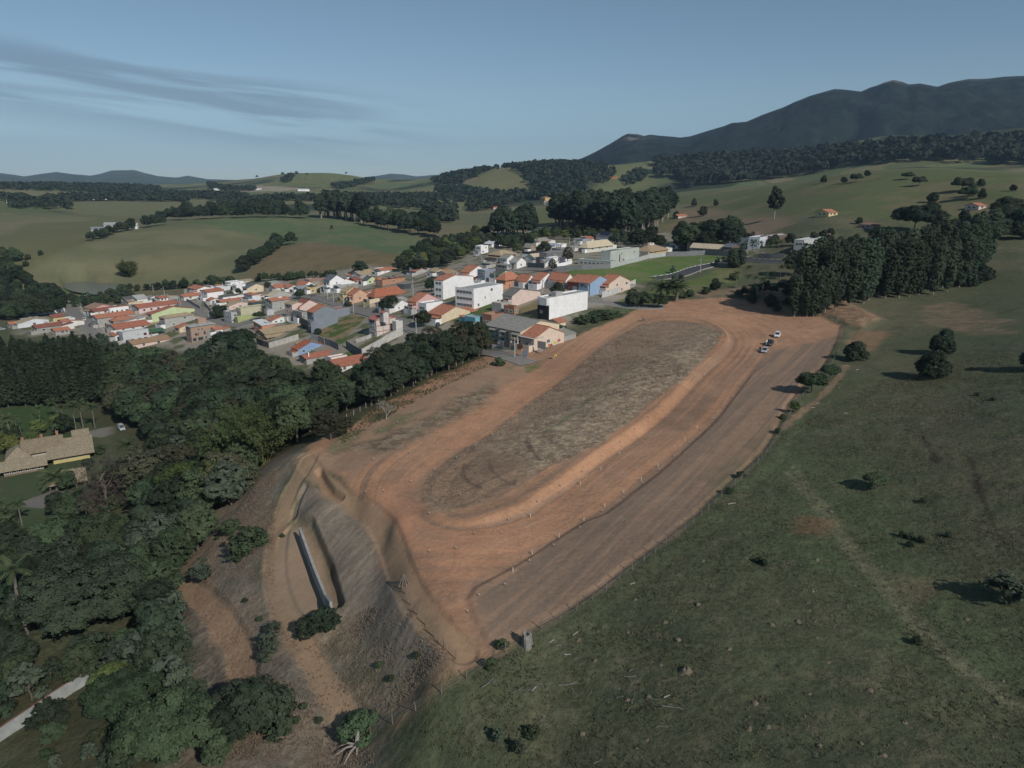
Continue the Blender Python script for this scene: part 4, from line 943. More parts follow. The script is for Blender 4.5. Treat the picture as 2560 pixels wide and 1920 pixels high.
r_ = h('O', "980,1108,845,1420,868", 'F', WHITE, LGREY, "white block with black tiled front facing the street", az=44, sw=0, fw=0, gar=False)
A_, W_, L_, H_, _z = measure('O', "980,1108,845,1420,868", 44)
MB().box(-.12, .1, -1, -.002, W_-.1, H_*.66).build('tile_cladding', M((.035, .037, .042), 'stone', .4), r_)
MB().box(-.18, W_*.55, H_*.28, -.121, W_*.8, H_*.45).build('sign_panel', M((.25, .26, .27), 'paint'), r_)
MB().box(-1.6, 0, H_*.72, -.001, W_*.62, H_+.5).build('overhang', M(OFFW, 'wall'), r_)
MB().box(L_*.25, W_*.3, H_+.07, L_*.42, W_*.7, H_+1.8).build('roof_tank_house', M(GREYW, 'wall'), r_)
h('N', "1052,1015,930,1148,905", 'F', CYAN, LGREY, "bright cyan flat roofed little house", az=44, rise=.35)
h('N', "1240,1020,1150,1385,890", 'F', BRICK, (.4, .38, .36), "roofless red brick shell beside the cyan house", az=44, wk='brick', rk='bare', gar=False, rise=.9)
h('N', "1500,870,1380,1532,790", 'F', BRICK, (.4, .38, .36), "low red brick shell in front of the tan bank", az=44, wk='brick', rk='bare', gar=False, rise=.8)
# terrace of row houses by the track
h('Q', "505,768,268,560,460", 'Y', OFFW, GREY, "white end terrace with grey roof furthest from the track", az=45, L=19, rise=2.8, porch=1.3, sw=0)
h('Q', "715,818,508,800,500", 'Y', CREAMW, GREY, "terrace house with grey roof and green plants on its balcony", az=45, L=19, rise=2.6, porch=1.3, sw=0)
h('Q', "955,872,718,1050,550", 'Y', CREAMW, GREY, "terrace house with grey roof and pale yellow balcony wall", az=45, L=19, rise=2.4, porch=1.3, sw=0)
r_ = h('Q', "1225,925,958,1815,690", 'Y', (.64, .53, .43), ORANGE, "cream end terrace with orange roof next to the track", az=45, rise=2.8, sw=1, fw=1)
A_, W_, L_, H_, _z = measure('Q', "1225,925,958,1815,690", 50)
MB().slab([(-.6, -.3, H_+.1), (4.6, -.3, H_+.5), (4.6, W_, H_+.5), (-.6, W_, H_+.1)], .1).build('metal_awning', M((.62, .66, .72), 'metal'), r_)
h('Q', "1700,500,1640,1850,430", 'X', CREAMW, ORANGE, "small orange roofed outhouse behind the cream end terrace", az=45, W=5, gar=False, sw=0)
# row above the white blocks
h('J', "125,1255,-80,540,1120", 'Y', WHITE, ORANGE, "white gable house with orange roof at left of upper row", az=42, rise=3.0, porch=2.2, sw=0)
h('J', "480,1375,340,730,1085", 'F', (.25, .28, .33), PALE, "blue grey fronted box with white roof in upper row", az=42)
h('J', "290,1375,90,345,1305", 'Y', OFFW, (.42, .15, .09), "small house with low red orange roof in upper row", az=42)
h('J', "800,1345,505,1140,1185", 'Y', MINT, (.13, .14, .125), "mint green gable house with dark grey roof", az=42, rise=2.0, sw=1)
h('J', "955,1500,740,1290,1270", 'H', (.5, .26, .16), ORANGE, "brick red and white house with wide orange hip roof", az=42, rise=2.6, over=.8, sw=2)
h('J', "1460,1450,1220,1640,1315", 'Y', WHITE, ORANGE, "white house with stepped orange roof in middle of upper row", az=42, porch=2.4, rise=2.6)
h('J', "1765,1490,1600,2120,1290", 'Y', WHITE, ORANGE, "white gable house with stepped orange roof and two side windows", az=42, porch=2.4, rise=2.6, sw=2)
h('K', "310,1490,-80,510,1300", 'Y', WHITE, ORANGE, "white house with orange roof left of the brick red fronted house", az=44, porch=2.4, rise=2.6, sw=0)
h('K', "595,1565,370,700,1345", 'Y', (.30, .10, .075), ORANGE, "brick red fronted house with two white windows", az=44, L=14, rise=2.4, fc=WHITE, sw=0)
h('K', "870,1655,602,960,1368", 'Y', LBLUE, ORANGE, "light blue fronted house in upper row", az=44, L=14, rise=2.6, sw=0)
h('K', "1300,1640,1025,1795,1385", 'Y', (.66, .54, .45), ORANGE, "cream end house of upper row with small square windows", az=44, rise=3.0, sw=4, porch=2.2)
# the newer houses behind
r_ = h('J', "830,865,560,1190,715", 'H', DGW, TAN, "dark grey house with several tan hip roofs", az=42, rise=2.2, over=.8, sw=2)
wing(r_, 'J', "760,880,555,830,780", 'MX', DGW, TAN, az=42)
h('J', "600,1015,410,745,930", 'H', GREYW, GREY, "grey low house with grey hip roof among new houses", az=42)
h('J', "990,945,815,1205,800", 'Y', WHITE, (.36, .34, .30), "white gable house with beige grey roof behind the wood door house", az=42, rise=2.0)
r_ = h('J', "1215,1035,1098,1428,885", 'Y', WHITE, (.42, .41, .38), "white gable house with tall wooden door", az=42, rise=2.3, gar=False, fw=0, sw=1)
opening(r_, 'f', 2.2, 0, 1.3, 2.6, 8, 8, (.5, .3, .15), (.33, .17, .07), 'door')
h('J', "990,1060,750,1095,990", 'H', GREYW, (.34, .335, .31), "grey hip roofed garage before the wood door house", az=42, gar=False)
r_ = h('J', "1550,880,1335,1905,690", 'F', WHITE, DGREY, "white modern house with black parapet band", az=42, sw=2)
A_, W_, L_, H_, _z = measure('J', "1550,880,1335,1905,690", 42)
MB().box(-.1, -.1, H_-.1, L_+.1, W_+.1, H_+.62).build('parapet_band', M(BLACK, 'paint'), r_)
h('J', "1650,915,1550,1895,800", 'X', OFFW, CREAM, "grey white house with two cream roof slopes", az=42, rise=2.2, W=8)
h('J', "1900,905,1800,2420,690", 'F', DGW, (.5, .48, .44), "long charcoal flat roofed house", az=42, sw=4)
h('K', "30,955,-60,285,805", 'F', WHITE, LGREY, "white framed entrance pavilion by the charcoal house", az=42, sw=2)
h('K', "200,690,135,520,600", 'F', (.22, .215, .21), (.3, .3, .3), "dark grey flat block left of the big tan hip roof", az=42)
r_ = h('K', "810,665,660,1390,520", 'H', (.62, .60, .55), CREAM, "large cream house under wide tan hip roof", az=40, rise=2.6, over=1.0, sw=3)
h('K', "850,430,795,1140,345", 'X', OFFW, RED, "house with bright red roof next to solar panels", az=42, W=9)
h('K', "1330,440,1010,1450,300", 'Y', WHITE, (.12, .125, .14), "white house whose dark roof carries solar panels", az=42, solar=(1, 2, 4, 8), rise=2)
h('K', "700,470,610,800,370", 'F', (.3, .33, .38), LGREY, "small grey blue stepped house left of the red roof", az=42)
r_ = h('K', "1345,1015,590,1480,885", 'F', SAGE, PALE, "low sage grey wing house with bright white roof", az=40, fw=7, gar=False, sw=1)
r_ = h('K', "1337,965,1120,1995,648", 'F', (.44, .47, .43), LGREY, "large sage modern house with blank grey tower", az=40, sw=4, fw=0, gar=False, solar=None)
A_, W_, L_, H_, _z = measure('K', "1337,965,1120,1995,648", 40)
MB().box(L_*.42, -1.1, H_*.28, L_*.82, -.001, H_*.40).build('canopy', M((.5, .53, .5), 'wall'), r_)
MB().box(L_*.30, -.05, .4, L_*.33, -.001, H_*.75).build('slot_window', GLASS, r_)
MB().box(L_*.1, W_*.2, H_+.3, L_*.4, W_*.75, H_+.42).build('solar_panel', PANEL, r_)
h('L', "235,730,-160,640,650", 'H', (.5, .4, .2), (.46, .34, .22), "yellow walled house under big tan hip roof behind the lot", az=40, rise=2.4, over=.9)
r_ = h('L', "1880,690,1150,2005,580", 'Y', (.33, .30, .28), CREAM, "long grey brown house with cream roof and white end wall", az=40, fw=7, gar=False, sw=0, rise=2.2)
wing(r_, 'L', "1165,640,1090,1255,405", 'F', (.30, .27, .26), PINKP, az=40)
h('L', "925,560,845,1095,430", 'H', WHITE, RED, "white house with bright red roof behind the hedge", az=42)
h('L', "230,500,60,425,450", 'H', OFFW, RED, "low red roofed house beside the white water tower", az=42)
r_ = h('M', "715,455,515,972,260", 'F', (.58, .62, .66), PALE, "white and blue grey modern villa with brown top box", az=42, sw=2, fw=2, gar=False)
wing(r_, 'M', "640,250,585,742,155", 'F', BROWN, BROWN, az=42)
wing(r_, 'M', "980,365,960,1410,240", 'F', BROWN, PALE, az=42, W=8)
wing(r_, 'M', "515,440,150,600,275", 'F', (.3, .32, .35), PALE, az=42)
r_ = h('M', "1525,565,1410,1905,312", 'F', (.46, .48, .47), PALE, "pale modern villa with dark brown box behind eucalyptus", az=42)
wing(r_, 'M', "1960,300,1728,2035,195", 'F', BROWN, BROWN, az=42)
h('M', "205,565,120,352,430", 'Y', BROWN, SLATE, "brown gable house with grey roof by the estate gate", az=42, gar=False)
h('J', "390,695,330,560,520", 'F', WHITE, WHITE, "small white two storey beside the hedge trees", az=42)
h('J', "640,545,600,955,470", 'Y', WHITE, PALE, "white low house with pale metal roof furthest back", az=42, rk='metal', W=8)
h('J', "400,500,385,600,460", 'F', WHITE, PALE, "white flat house at top end of the white wall", az=42, W=7, gar=False)
h('J', "1300,455,1280,1545,400", 'X', RED, RED, "house with double red roof under the tall trees", az=42, W=9)
h('J', "1540,655,1380,1640,540", 'Y', (.35, .24, .15), GREY, "timber brown house with grey gable roof", az=42, rise=2.2)
h('J', "1715,500,1615,1995,400", 'H', PINKP, (.33, .31, .27), "pinkish white two storey with grey tan roof", az=42, rise=2)
h('K', "70,590,-150,235,525", 'H', WHITE, (.42, .48, .54), "white house with pale blue grey roof", az=42)
h('N', "600,415,562,708,375", 'Y', PINKP, TAN, "small tan roofed house by the leafy park trees", az=42)
h('N', "720,440,700,850,405", 'X', PINKP, (.42, .30, .2), "wide low tan roof left of the upper row", az=42, W=8, gar=False)
h('G', "1870,415,1812,2120,388", 'Y', GREYW, ORANGE, "orange and grey gable house under the dense trees", az=42)
# farms and sheds further out
h('P', "790,622,690,800,590", 'X', (.3, .33, .36), (.3, .33, .36), "grey blue farm shed at the head of the field", az=60, L=18, gar=False, name='shed', cat='shed', rise=1)
h('P', "900,600,880,1020,560", 'X', GREYW, LGREY, "long grey farm barn behind dark hedge trees", az=70, W=14, gar=False, name='barn', cat='barn')
h('P', "1110,600,1070,1190,565", 'X', OFFW, PALE, "pale roofed farm building right of the grey barn", az=70, W=12, gar=False, name='barn', cat='barn')
for q in (("250,365,240,300,348", "white distant building near left edge of the far fields"), ("60,375,0,95,352", "pale distant building cluster at far left edge"), ("785,345,770,820,328", "white distant house beside a slim tower in far fields"), ("900,342,890,945,332", "low pale distant shed behind the flat far field"), ("840,258,835,885,243", "distant pale roof among dark far belts"), ("1850,268,1835,1900,250", "white distant house on the pale far hillside")):
    h('P', q[0], 'X', OFFW, PALE, q[1], az=60, W=14, gar=False, sw=0, rise=2)
for q in (("500,268,495,605,255", "long white distant depot below the grassy far hill"), ("120,262,110,190,250", "white distant houses on the pale far slope")):
    h('U', q[0], 'X', WHITE, PALE, q[1], az=60, W=16, gar=False, sw=0, rise=2)
h('V', "1850,575,1845,1930,560", 'X', PINKP, ORANGE, "lone orange roofed farmhouse right of the eucalyptus grove", az=70, W=10, gar=False)
h('X', "410,522,395,490,502", 'X', (.7, .6, .3), ORANGE, "cream farmhouse with orange roof at foot of green hill", az=70, W=12, gar=False)
h('X', "1790,462,1780,1860,440", 'X', PINKP, ORANGE, "lone orange roofed cottage high on the green hill", az=70, W=9, gar=False)
h('X', "1430,580,1425,1500,565", 'F', (.55, .62, .72), PALE, "blue and white low building behind the araucaria", az=70, W=8, gar=False)
h('X', "815,640,800,885,612", 'H', (.4, .3, .25), (.33, .2, .15), "brown roofed house behind the eucalyptus rows", az=60, W=9, gar=False)
h('V', "700,425,660,750,395", 'H', (.6, .4, .2), (.5, .3, .15), "distant orange farmhouse among trees below forest ridge", az=60, gar=False)
h('V', "255,495,250,320,480", 'X', PINKP, RED, "distant red roofed house beside the valley track", az=60, W=10, gar=False)
h('Y', "15,520,0,215,500", 'H', PINKP, RED, "red pavilion roof at foot of the water tower", az=60, W=8, gar=False)
# ranch in the valley
def_rk = 'oldtile'; THATCH = (.36, .30, .21)
r_ = h('S', "930,835,880,1560,690", 'X', (.50, .42, .2), THATCH, "sprawling ranch house of overlapping rough tan tile roofs in the valley", az=58, W=11, rk=def_rk, gar=False, sw=5, rise=2.6, over=1.3, name='ranch_house')
wing(r_, 'S', "480,860,405,1085,625", 'X', (.42, .40, .34), (.30, .245, .17), az=50, W=7, rk=def_rk, rise=2.2, over=.9)
wing(r_, 'S', "190,935,75,520,715", 'H', (.42, .38, .25), THATCH, az=52, W=7, rk=def_rk, rise=1.7, over=.9, win=3)
wing(r_, 'S', "75,1060,-200,765,945", 'X', (.20, .15, .11), (.40, .335, .235), az=52, W=6.5, rk=def_rk, rise=1.05, over=1.0, win=6)
wing(r_, 'S', "1330,560,1310,1530,385", 'X', (.52, .46, .22), THATCH, az=58, W=6, rk=def_rk, rise=1.4, over=.8)
for (x, y) in ((440, 450), (765, 385), (1030, 325)):
    p = G(*px('S', x, y+230)); d = p-np.array(r_.location); c, s_ = cos(-r_.rotation_euler.z), sin(-r_.rotation_euler.z)
    MB().box(-.32, -.32, 0, .32, .32, 5.2).box(-.4, -.4, 5.2, .4, .4, 5.4).build('chimney', M((.4, .2, .14), 'brick'), r_, loc=(d[0]*c-d[1]*s_, d[0]*s_+d[1]*c, d[2]))
A_, W_, L_, H_, rz = measure('S', "880,1320,860,1480,1235", 62, 9)
c_ = empty('carport', A_, rz); tag(c_, "open carport with rough tan tile roof and dark interior", 'carport')
r = MB(); r.slab([(-.8, -.8, H_), (L_+.8, -.8, H_), (L_+.3, 4.5, H_+1.9), (-.3, 4.5, H_+1.9)], .2).slab([(-.3, 4.5, H_+1.9), (L_+.3, 4.5, H_+1.9), (L_+.8, 9.8, H_), (-.8, 9.8, H_)], .2)
r.build('roof', M(THATCH, 'oldtile'), c_); MB().box(0, 8.6, -2, L_, 8.9, H_).build('wall', M((.2, .16, .12), 'wall'), c_)
for i in range(5):
    MB().box(L_*i/4-.15, -.1, -2, L_*i/4+.15, .2, H_).build('post', M((.14, .1, .08), 'wood'), c_)

# ------------------------------------------------------------------ walls
def wall(fr, s, hgt, col, label, t=.22, cap=None, wk='bare', name='boundary_wall', step=4.0):
    P = [px(fr, *map(float, q.split(','))) for q in s.split()]
    P = [G(u, v) for u, v in P]
    root = empty(name, P[0]); tag(root, label, 'wall')
    b = MB(); c = MB(); o = np.array(P[0])
    for i in range(len(P)-1):
        a, e = P[i]-o, P[i+1]-o; n = max(1, int(np.linalg.norm((e-a)[:2])/step)); d = (e-a)[:2]/np.linalg.norm((e-a)[:2]); nn = np.array([-d[1], d[0]])*t/2
        for k in range(n):
            p = a+(e-a)*k/n; q = a+(e-a)*(k+1)/n
            zp, zq = gz(p[0]+o[0], p[1]+o[1])-o[2], gz(q[0]+o[0], q[1]+o[1])-o[2]
            i0 = len(b.v)
            for (m, zz) in ((p, zp), (q, zq)):
                for sgn in (-1, 1):
                    for z in (zz-1.5, zz+hgt): b.v.append((m[0]+sgn*nn[0], m[1]+sgn*nn[1], z))
            for f in ((0, 4, 5, 1), (6, 2, 3, 7), (1, 5, 7, 3), (2, 0, 1, 3), (4, 6, 7, 5)): b.f.append(tuple(i0+j for j in f)); b.m.append(0)
            if cap: c.tube((p[0], p[1], zp+hgt+.06), (q[0], q[1], zq+hgt+.06), .10, .10, 6)
    b.build('wall', M(col, wk), root)
    if cap: c.build('coping', M(cap, 'tile'), root)
    return root
wall('D', "650,1166 717,1330", 2.3, (.37, .365, .35), "pale concrete retaining wall standing alone in the dirt yard", .4, name='retaining_wall')
wall('F', "-60,1893 0,1855 150,1752 353,1622", 2.0, (.33, .35, .345), "long pale wall with thin red coping at bottom left", .2, cap=(.2, .1, .075))
wall('K', "95,1090 700,1055 1338,1022", 2.4, (.20, .21, .22), "dark grey wall along the far edge of the green lot")
wall('K', "1342,1022 1990,862 2212,790 2625,740", 2.2, (.46, .49, .48), "pale panel wall climbing beside the green lot")
wall('L', "600,742 1060,738 1500,708 2085,740", 2.6, (.22, .225, .235), "grey wall behind the green lot below cream roof")
wall('M', "700,630 940,634 1180,632", 2.5, (.20, .195, .2), "grey estate wall right of the gate")
wall('K', "1145,1700 1380,1640 1720,1500 1920,1400", 2.6, (.54, .54, .52), "stained white wall below the cream end house")
wall('R', "1592,1160 1760,1070 1900,985 2062,905", 3.0, (.50, .49, .47), "tall pale concrete wall stepping down to the woods")
wall('R', "1410,1050 1500,1110 1590,1160", 2.8, (.20, .205, .205), "dark grey block wall below the red grid building")
wall('R', "1520,1000 1640,965 1700,940", 1.6, (.46, .45, .42), "short pale wall stub in the weedy yard")
wall('G', "735,1090 770,1092", 2.6, (.62, .56, .3), "yellow gate pillar wall of the cream hip roof house")
wall('G', "890,1092 1060,1060 1235,1012", 1.7, (.60, .50, .36), "cream yard wall along the street corner")
wall('H', "490,345 700,470 908,600", 3.2, (.16, .155, .15), "long dark block wall beside the veranda house")
wall('H', "908,690 985,650", 5.0, BLUEG, "stub of blue grey wall at its low end")
wall('Q', "1232,915 1450,810 1570,740 1815,600", 2.6, (.43, .43, .41), "rendered side wall of the end terrace along the track")
wall('R', "380,1010 450,1040 520,1062", 2.6, (.2, .2, .19), "shaded retaining wall left of the veranda house")  # shade of this stretch is put into its darker grey colour
wall('R', "520,1062 700,1010 860,962", 2.4, (.43, .42, .39), "pale retaining wall under the veranda")
wall('G', "1470,692 1620,700 1772,694", 2.6, (.38, .37, .35), "bare concrete wall behind the big red hip roof")
wall('J', "1462,1002 1650,1010 1850,1015", 2.6, (.20, .21, .20), "dark green grey wall right of the wood door house")
wall('J', "1872,1020 1960,950 2060,900", 2.4, WHITE, "white wall rising to the charcoal house", wk='wall')
wall('J', "0,600 200,545 420,490", 2.2, WHITE, "long white sloping wall by the park trees", wk='wall')
wall('C', "640,560 720,640 830,760", 2.0, (.36, .35, .33), "grey street wall opposite the light green house")
wall('C', "250,500 420,600 560,680", 2.0, (.34, .33, .33), "grey street wall along the upper left street")
wall('A', "1590,610 1700,740 1830,890", 2.4, (.30, .31, .34), "bluish grey wall lining the far left street")
wall('E', "90,1420 275,1395", 2.4, WHITE, "white panel gate wall of the solar heater house", wk='wall')
wall('H', "900,830 1080,860 1215,930", 2.6, (.46, .45, .42), "pale wall corner behind the blue house")
wall('H', "1225,930 1390,980 1545,1060", 2.6, (.26, .25, .26), "shaded wall between blue house and weedy lot")  # wall's shaded look is painted in, a darker grey than its neighbour
wall('K', "110,1000 290,960 460,910", 1.8, WHITE, "low white wall beside the flowering street tree", wk='wall')

# ------------------------------------------------------------------ streets
def road(name, fr, s, w, col, kerb=True, dash=False):
    P = smooth_loop(hits([px(fr, *map(float, q.split(','))) for q in s.split()], height), 2, False)
    seg = np.hypot(*np.diff(P, axis=0).T); t = np.concatenate([[0], np.cumsum(seg)]); n = int(t[-1]/2.0)+2
    q = np.linspace(0, t[-1], n); X = np.interp(q, t, P[:, 0]); Y = np.interp(q, t, P[:, 1])
    dx, dy = np.gradient(X), np.gradient(Y); l = np.hypot(dx, dy); nx, ny = -dy/l, dx/l
    k = 6; off = np.linspace(-w/2, w/2, k+1); xs = X[:, None]+nx[:, None]*off; ys = Y[:, None]+ny[:, None]*off
    zs = height(xs.ravel(), ys.ravel()).reshape(xs.shape)+.22
    me = new_mesh(name, np.stack([xs, ys, zs], -1).reshape(-1, 3), quads=grid_quads(n, k+1)[:, ::-1])
    put(name, me, M(col, 'bare', .95), kind='structure')
    if kerb:
        for sgn in (-1, 1):
            b = MB(); 
            for i in range(n-1):
                if dash and sgn > 0 and i % 2: b.mat(1)
                else: b.mat(0)
                ii = (0 if sgn < 0 else k); p0 = np.array([xs[i, ii], ys[i, ii], zs[i, ii]]); p1 = np.array([xs[i+1, ii], ys[i+1, ii], zs[i+1, ii]])
                a = np.array([nx[i], ny[i], 0])*sgn*.3; c = np.array([nx[i+1], ny[i+1], 0])*sgn*.3; up = np.array([0, 0, .14]); dn = np.array([0, 0, -.5])
                b.face(p0+dn, p1+dn, p1+up, p0+up).face(p0+up, p1+up, p1+c+up, p0+a+up).face(p0+a+up, p1+c+up, p1+c+dn, p0+a+dn)
            b.build('kerb', [M((.36, .36, .35), 'bare'), M((.75, .75, .75), 'paint')])['kind'] = 'structure'
    return X, Y, nx, ny
PAVE = (.25, .235, .215)
road('street', 'F', "660,742 777,741 832,757 880,772 940,787 1010,811 1060,834 1140,862 1240,888 1300,903 1322,912", 6.6, PAVE)
road('street', 'F', "430,752 445,757 494,777 538,794 570,808 624,811 680,793 710,785", 7.0, PAVE)
road('street', 'F', "176,764 182,775 197,795 229,834 244,850", 6.5, PAVE)
road('street', 'F', "1444,744 1468,751 1530,760 1600,769 1660,768", 6.5, PAVE)
road('road', 'F', "1636,697 1660,694 1698,689 1741,671 1784,662 1817,654 1850,648 1900,653 1960,655", 7.5, (.075, .075, .08), dash=True)
road('street', 'F', "1235,690 1290,676 1340,672 1385,676 1400,684", 7.0, PAVE)
def water(name, fr, s, zz=None):
    P = [px(fr, *map(float, q.split(','))) for q in s.split()]
    z = G(*P[len(P)//2])[2]+.6 if zz is None else zz
    pts = []
    for u, v in P:
        d = ray(u, v); t = (z-CAMZ)/d[2]; pts.append((d[0]*t, d[1]*t))
    pts = smooth_loop(pts, 2)
    m, nt, n, l, b = nodes_of('water'); b.inputs['Base Color'].default_value = (.10, .125, .14, 1); b.inputs['Roughness'].default_value = .12
    bu = n.new('ShaderNodeBump'); nz = n.new('ShaderNodeTexNoise'); nz.inputs['Scale'].default_value = 1.2; bu.inputs['Strength'].default_value = .12
    l.new(nz.outputs[0], bu.inputs['Height']); l.new(bu.outputs[0], b.inputs['Normal'])
    q = MB(); q.face(*[(x, y, z) for x, y in pts]); q.build(name, m)['kind'] = 'structure'
water('pond', 'P', "530,1068 640,1042 740,1037 850,1054 950,1067 1040,1072 1090,1108 1090,1160 960,1170 850,1165 760,1155 640,1140 545,1105", PONDZ)
water('pond', 'V', "555,660 640,648 760,650 750,662 660,680 590,700 560,690")
# ------------------------------------------------------------------ trees and plants
def leaf_mat(name, c, var=.35, trans=.22):
    m, nt, n, l, b = nodes_of(name)
    oi = n.new('ShaderNodeObjectInfo'); geo = n.new('ShaderNodeNewGeometry')
    nz = n.new('ShaderNodeTexNoise'); nz.inputs['Scale'].default_value = .55; nz.inputs['Detail'].default_value = 3
    l.new(geo.outputs['Position'], nz.inputs['Vector'])
    hs = n.new('ShaderNodeHueSaturation'); hs.inputs['Color'].default_value = (*c, 1)
    def mr(src, a, b_):
        q = n.new('ShaderNodeMapRange'); q.inputs[1].default_value = 0; q.inputs[2].default_value = 1; q.inputs[3].default_value = a; q.inputs[4].default_value = b_
        l.new(src, q.inputs[0]); return q.outputs[0]
    l.new(mr(oi.outputs['Random'], .468, .522), hs.inputs['Hue'])
    a = n.new('ShaderNodeMath'); a.operation = 'MULTIPLY'
    fr = n.new('ShaderNodeMath'); fr.operation = 'FRACT'; f2 = n.new('ShaderNodeMath'); f2.operation = 'MULTIPLY'; f2.inputs[1].default_value = 7.31
    l.new(oi.outputs['Random'], f2.inputs[0]); l.new(f2.outputs[0], fr.inputs[0])
    l.new(mr(fr.outputs[0], 1-var, 1+var*1.1), a.inputs[0]); l.new(mr(nz.outputs[0], .55, 1.45), a.inputs[1]); l.new(a.outputs[0], hs.inputs['Value'])
    b.inputs['Roughness'].default_value = .75; b.inputs['Specular IOR Level'].default_value = .15
    l.new(hs.outputs[0], b.inputs['Base Color'])
    tr = n.new('ShaderNodeBsdfTranslucent'); l.new(hs.outputs[0], tr.inputs['Color'])
    mx = n.new('ShaderNodeMixShader'); mx.inputs[0].default_value = trans
    out = next(q for q in n if q.type == 'OUTPUT_MATERIAL')
    l.new(b.outputs[0], mx.inputs[1]); l.new(tr.outputs[0], mx.inputs[2]); l.new(mx.outputs[0], out.inputs[0])
    return m
LEAF = {'broad': leaf_mat('leaves', (.064, .094, .050)), 'dark': leaf_mat('dark_leaves', (.045, .067, .041)), 'grey': leaf_mat('grey_leaves', (.078, .104, .072)), 'twig': leaf_mat('dry_twigs', (.105, .085, .072), .1),
        'lime': leaf_mat('lime_leaves', (.120, .150, .052)), 'euc': leaf_mat('eucalyptus_leaves', (.066, .094, .058), .3), 'pine': leaf_mat('pine_needles', (.036, .054, .032), .25),
        'rust': leaf_mat('brown_leaves', (.085, .088, .055)), 'palm': leaf_mat('palm_leaves', (.075, .105, .05), .25), 'banana': leaf_mat('banana_leaves', (.12, .16, .05), .2),
        'bamboo': leaf_mat('bamboo_leaves', (.085, .115, .048), .2)}
BARK = M((.13, .11, .09), 'wood'); BARKP = M((.30, .27, .23), 'wood'); DEAD = M((.34, .31, .28), 'wood')
def leaves_mesh(name, P, Nrm, size, mat, seed=0, asp=1.0):
    r = np.random.default_rng(seed); n = len(P)
    Nrm = Nrm/(np.linalg.norm(Nrm, axis=1, keepdims=True)+1e-9)
    t = r.normal(size=(n, 3)); t -= (t*Nrm).sum(1, keepdims=True)*Nrm; t /= np.linalg.norm(t, axis=1, keepdims=True)+1e-9
    b = np.cross(Nrm, t); s = size*(.65+.7*r.random(n))[:, None]
    v = np.stack([P-t*s, P+b*s*.62*asp, P+t*s, P-b*s*.62*asp], 1).reshape(-1, 3)
    me = new_mesh(name, v, quads=np.arange(4*n).reshape(n, 4)); me.materials.append(mat); return me
def clumps(lobes, nclump, per, crad, r, updir=.25):
    """leaf places: clumps spread over the outside of overlapping lobes"""
    C = np.array([q[0] for q in lobes], float); Rd = np.array([q[1] for q in lobes], float)
    w = (Rd[:, 0]*Rd[:, 1]+Rd[:, 0]*Rd[:, 2]); w /= w.sum()
    P = []; N = []; k = 0
    while k < nclump:
        i = r.choice(len(C), p=w); d = r.normal(size=3); d[2] += updir; d /= np.linalg.norm(d)
        c = C[i]+Rd[i]*d*(.82+.22*r.random())
        q = ((c-C)/Rd); ins = (q**2).sum(1); ins[i] = 9
        if (ins < .62).any() and r.random() < .93: continue
        k += 1; m = int(per*(.6+.8*r.random())); cr = crad*(.7+.7*r.random())
        o = r.normal(size=(m, 3)); o /= np.linalg.norm(o, axis=1, keepdims=True); o *= cr*r.random((m, 1))**.5; o[:, 2] *= .65
        P.append(c+o); N.append(o/cr*.8+d*.8+r.normal(size=(m, 3))*.35+np.array([0, 0, .3]))
    return np.vstack(P), np.vstack(N)
def trunk_mesh(h, r0, lobes, mat, seed, lean=.04, nb=6):
    r = np.random.default_rng(seed); b = MB()
    pts = [np.array([0, 0, -1.2])]; 
    for i in range(1, 6): pts.append(np.array([r.normal()*lean*h*i/5, r.normal()*lean*h*i/5, h*.72*i/5]))
    b.path(pts, [r0*1.25, r0, r0*.85, r0*.7, r0*.5, r0*.3], 7)
    for k in range(min(nb, len(lobes))):
        c = np.array(lobes[k][0]); s = pts[2+k % 3]; mid = (s+c)/2+np.array([0, 0, -.3]); b.path([s, mid, c], [r0*.45, r0*.3, r0*.1], 5)
    return b.mesh('trunk', mat)
PROTO = {}
def proto(kind, h, crown, trunk, extra=None): PROTO.setdefault(kind, []).append((h, crown, trunk, extra))
def mk_broad(kind, leaf, n, h=10., rad=4.4, flat=.8, low=.28, nl=17, nclump=640, per=34, crad=.52, size=.165, bark=None, seed=0):
    for s in range(n):
        r = np.random.default_rng(seed+s*7+hash(kind) % 1 + len(PROTO)*31); lobes = []
        for i in range(nl):
            a = 2*pi*(i*.618+r.random()*.15); q = math.sqrt((i+.4)/nl); z = h*low+(h*(1-low)-rad*.36)*(1-.72*q*q)*(.75+.28*r.random())
            rr = rad*(.22+.26*r.random())*(1.15-.25*q)
            jx, jy = r.normal(size=2)*rad*.09; lobes.append(((rad*.78*q*cos(a)+jx, rad*.78*q*sin(a)+jy, max(z+r.normal()*h*.035, h*low+rr*.4)), (rr*(.8+.4*r.random()), rr*(.8+.4*r.random()), rr*flat*(.8+.5*r.random()))))
        for i in range(nl//2):
            a = 2*pi*r.random(); rr = rad*.33; lobes.append(((rad*.55*cos(a), rad*.55*sin(a), h*low+rr*(.5+.8*r.random())), (rr, rr, rr*.8)))
        P, N = clumps(lobes, nclump, per, crad, r)
        proto(kind, h, leaves_mesh('crown', P, N, size, LEAF[leaf], s), trunk_mesh(h, h*.024, lobes, bark or BARK, s))
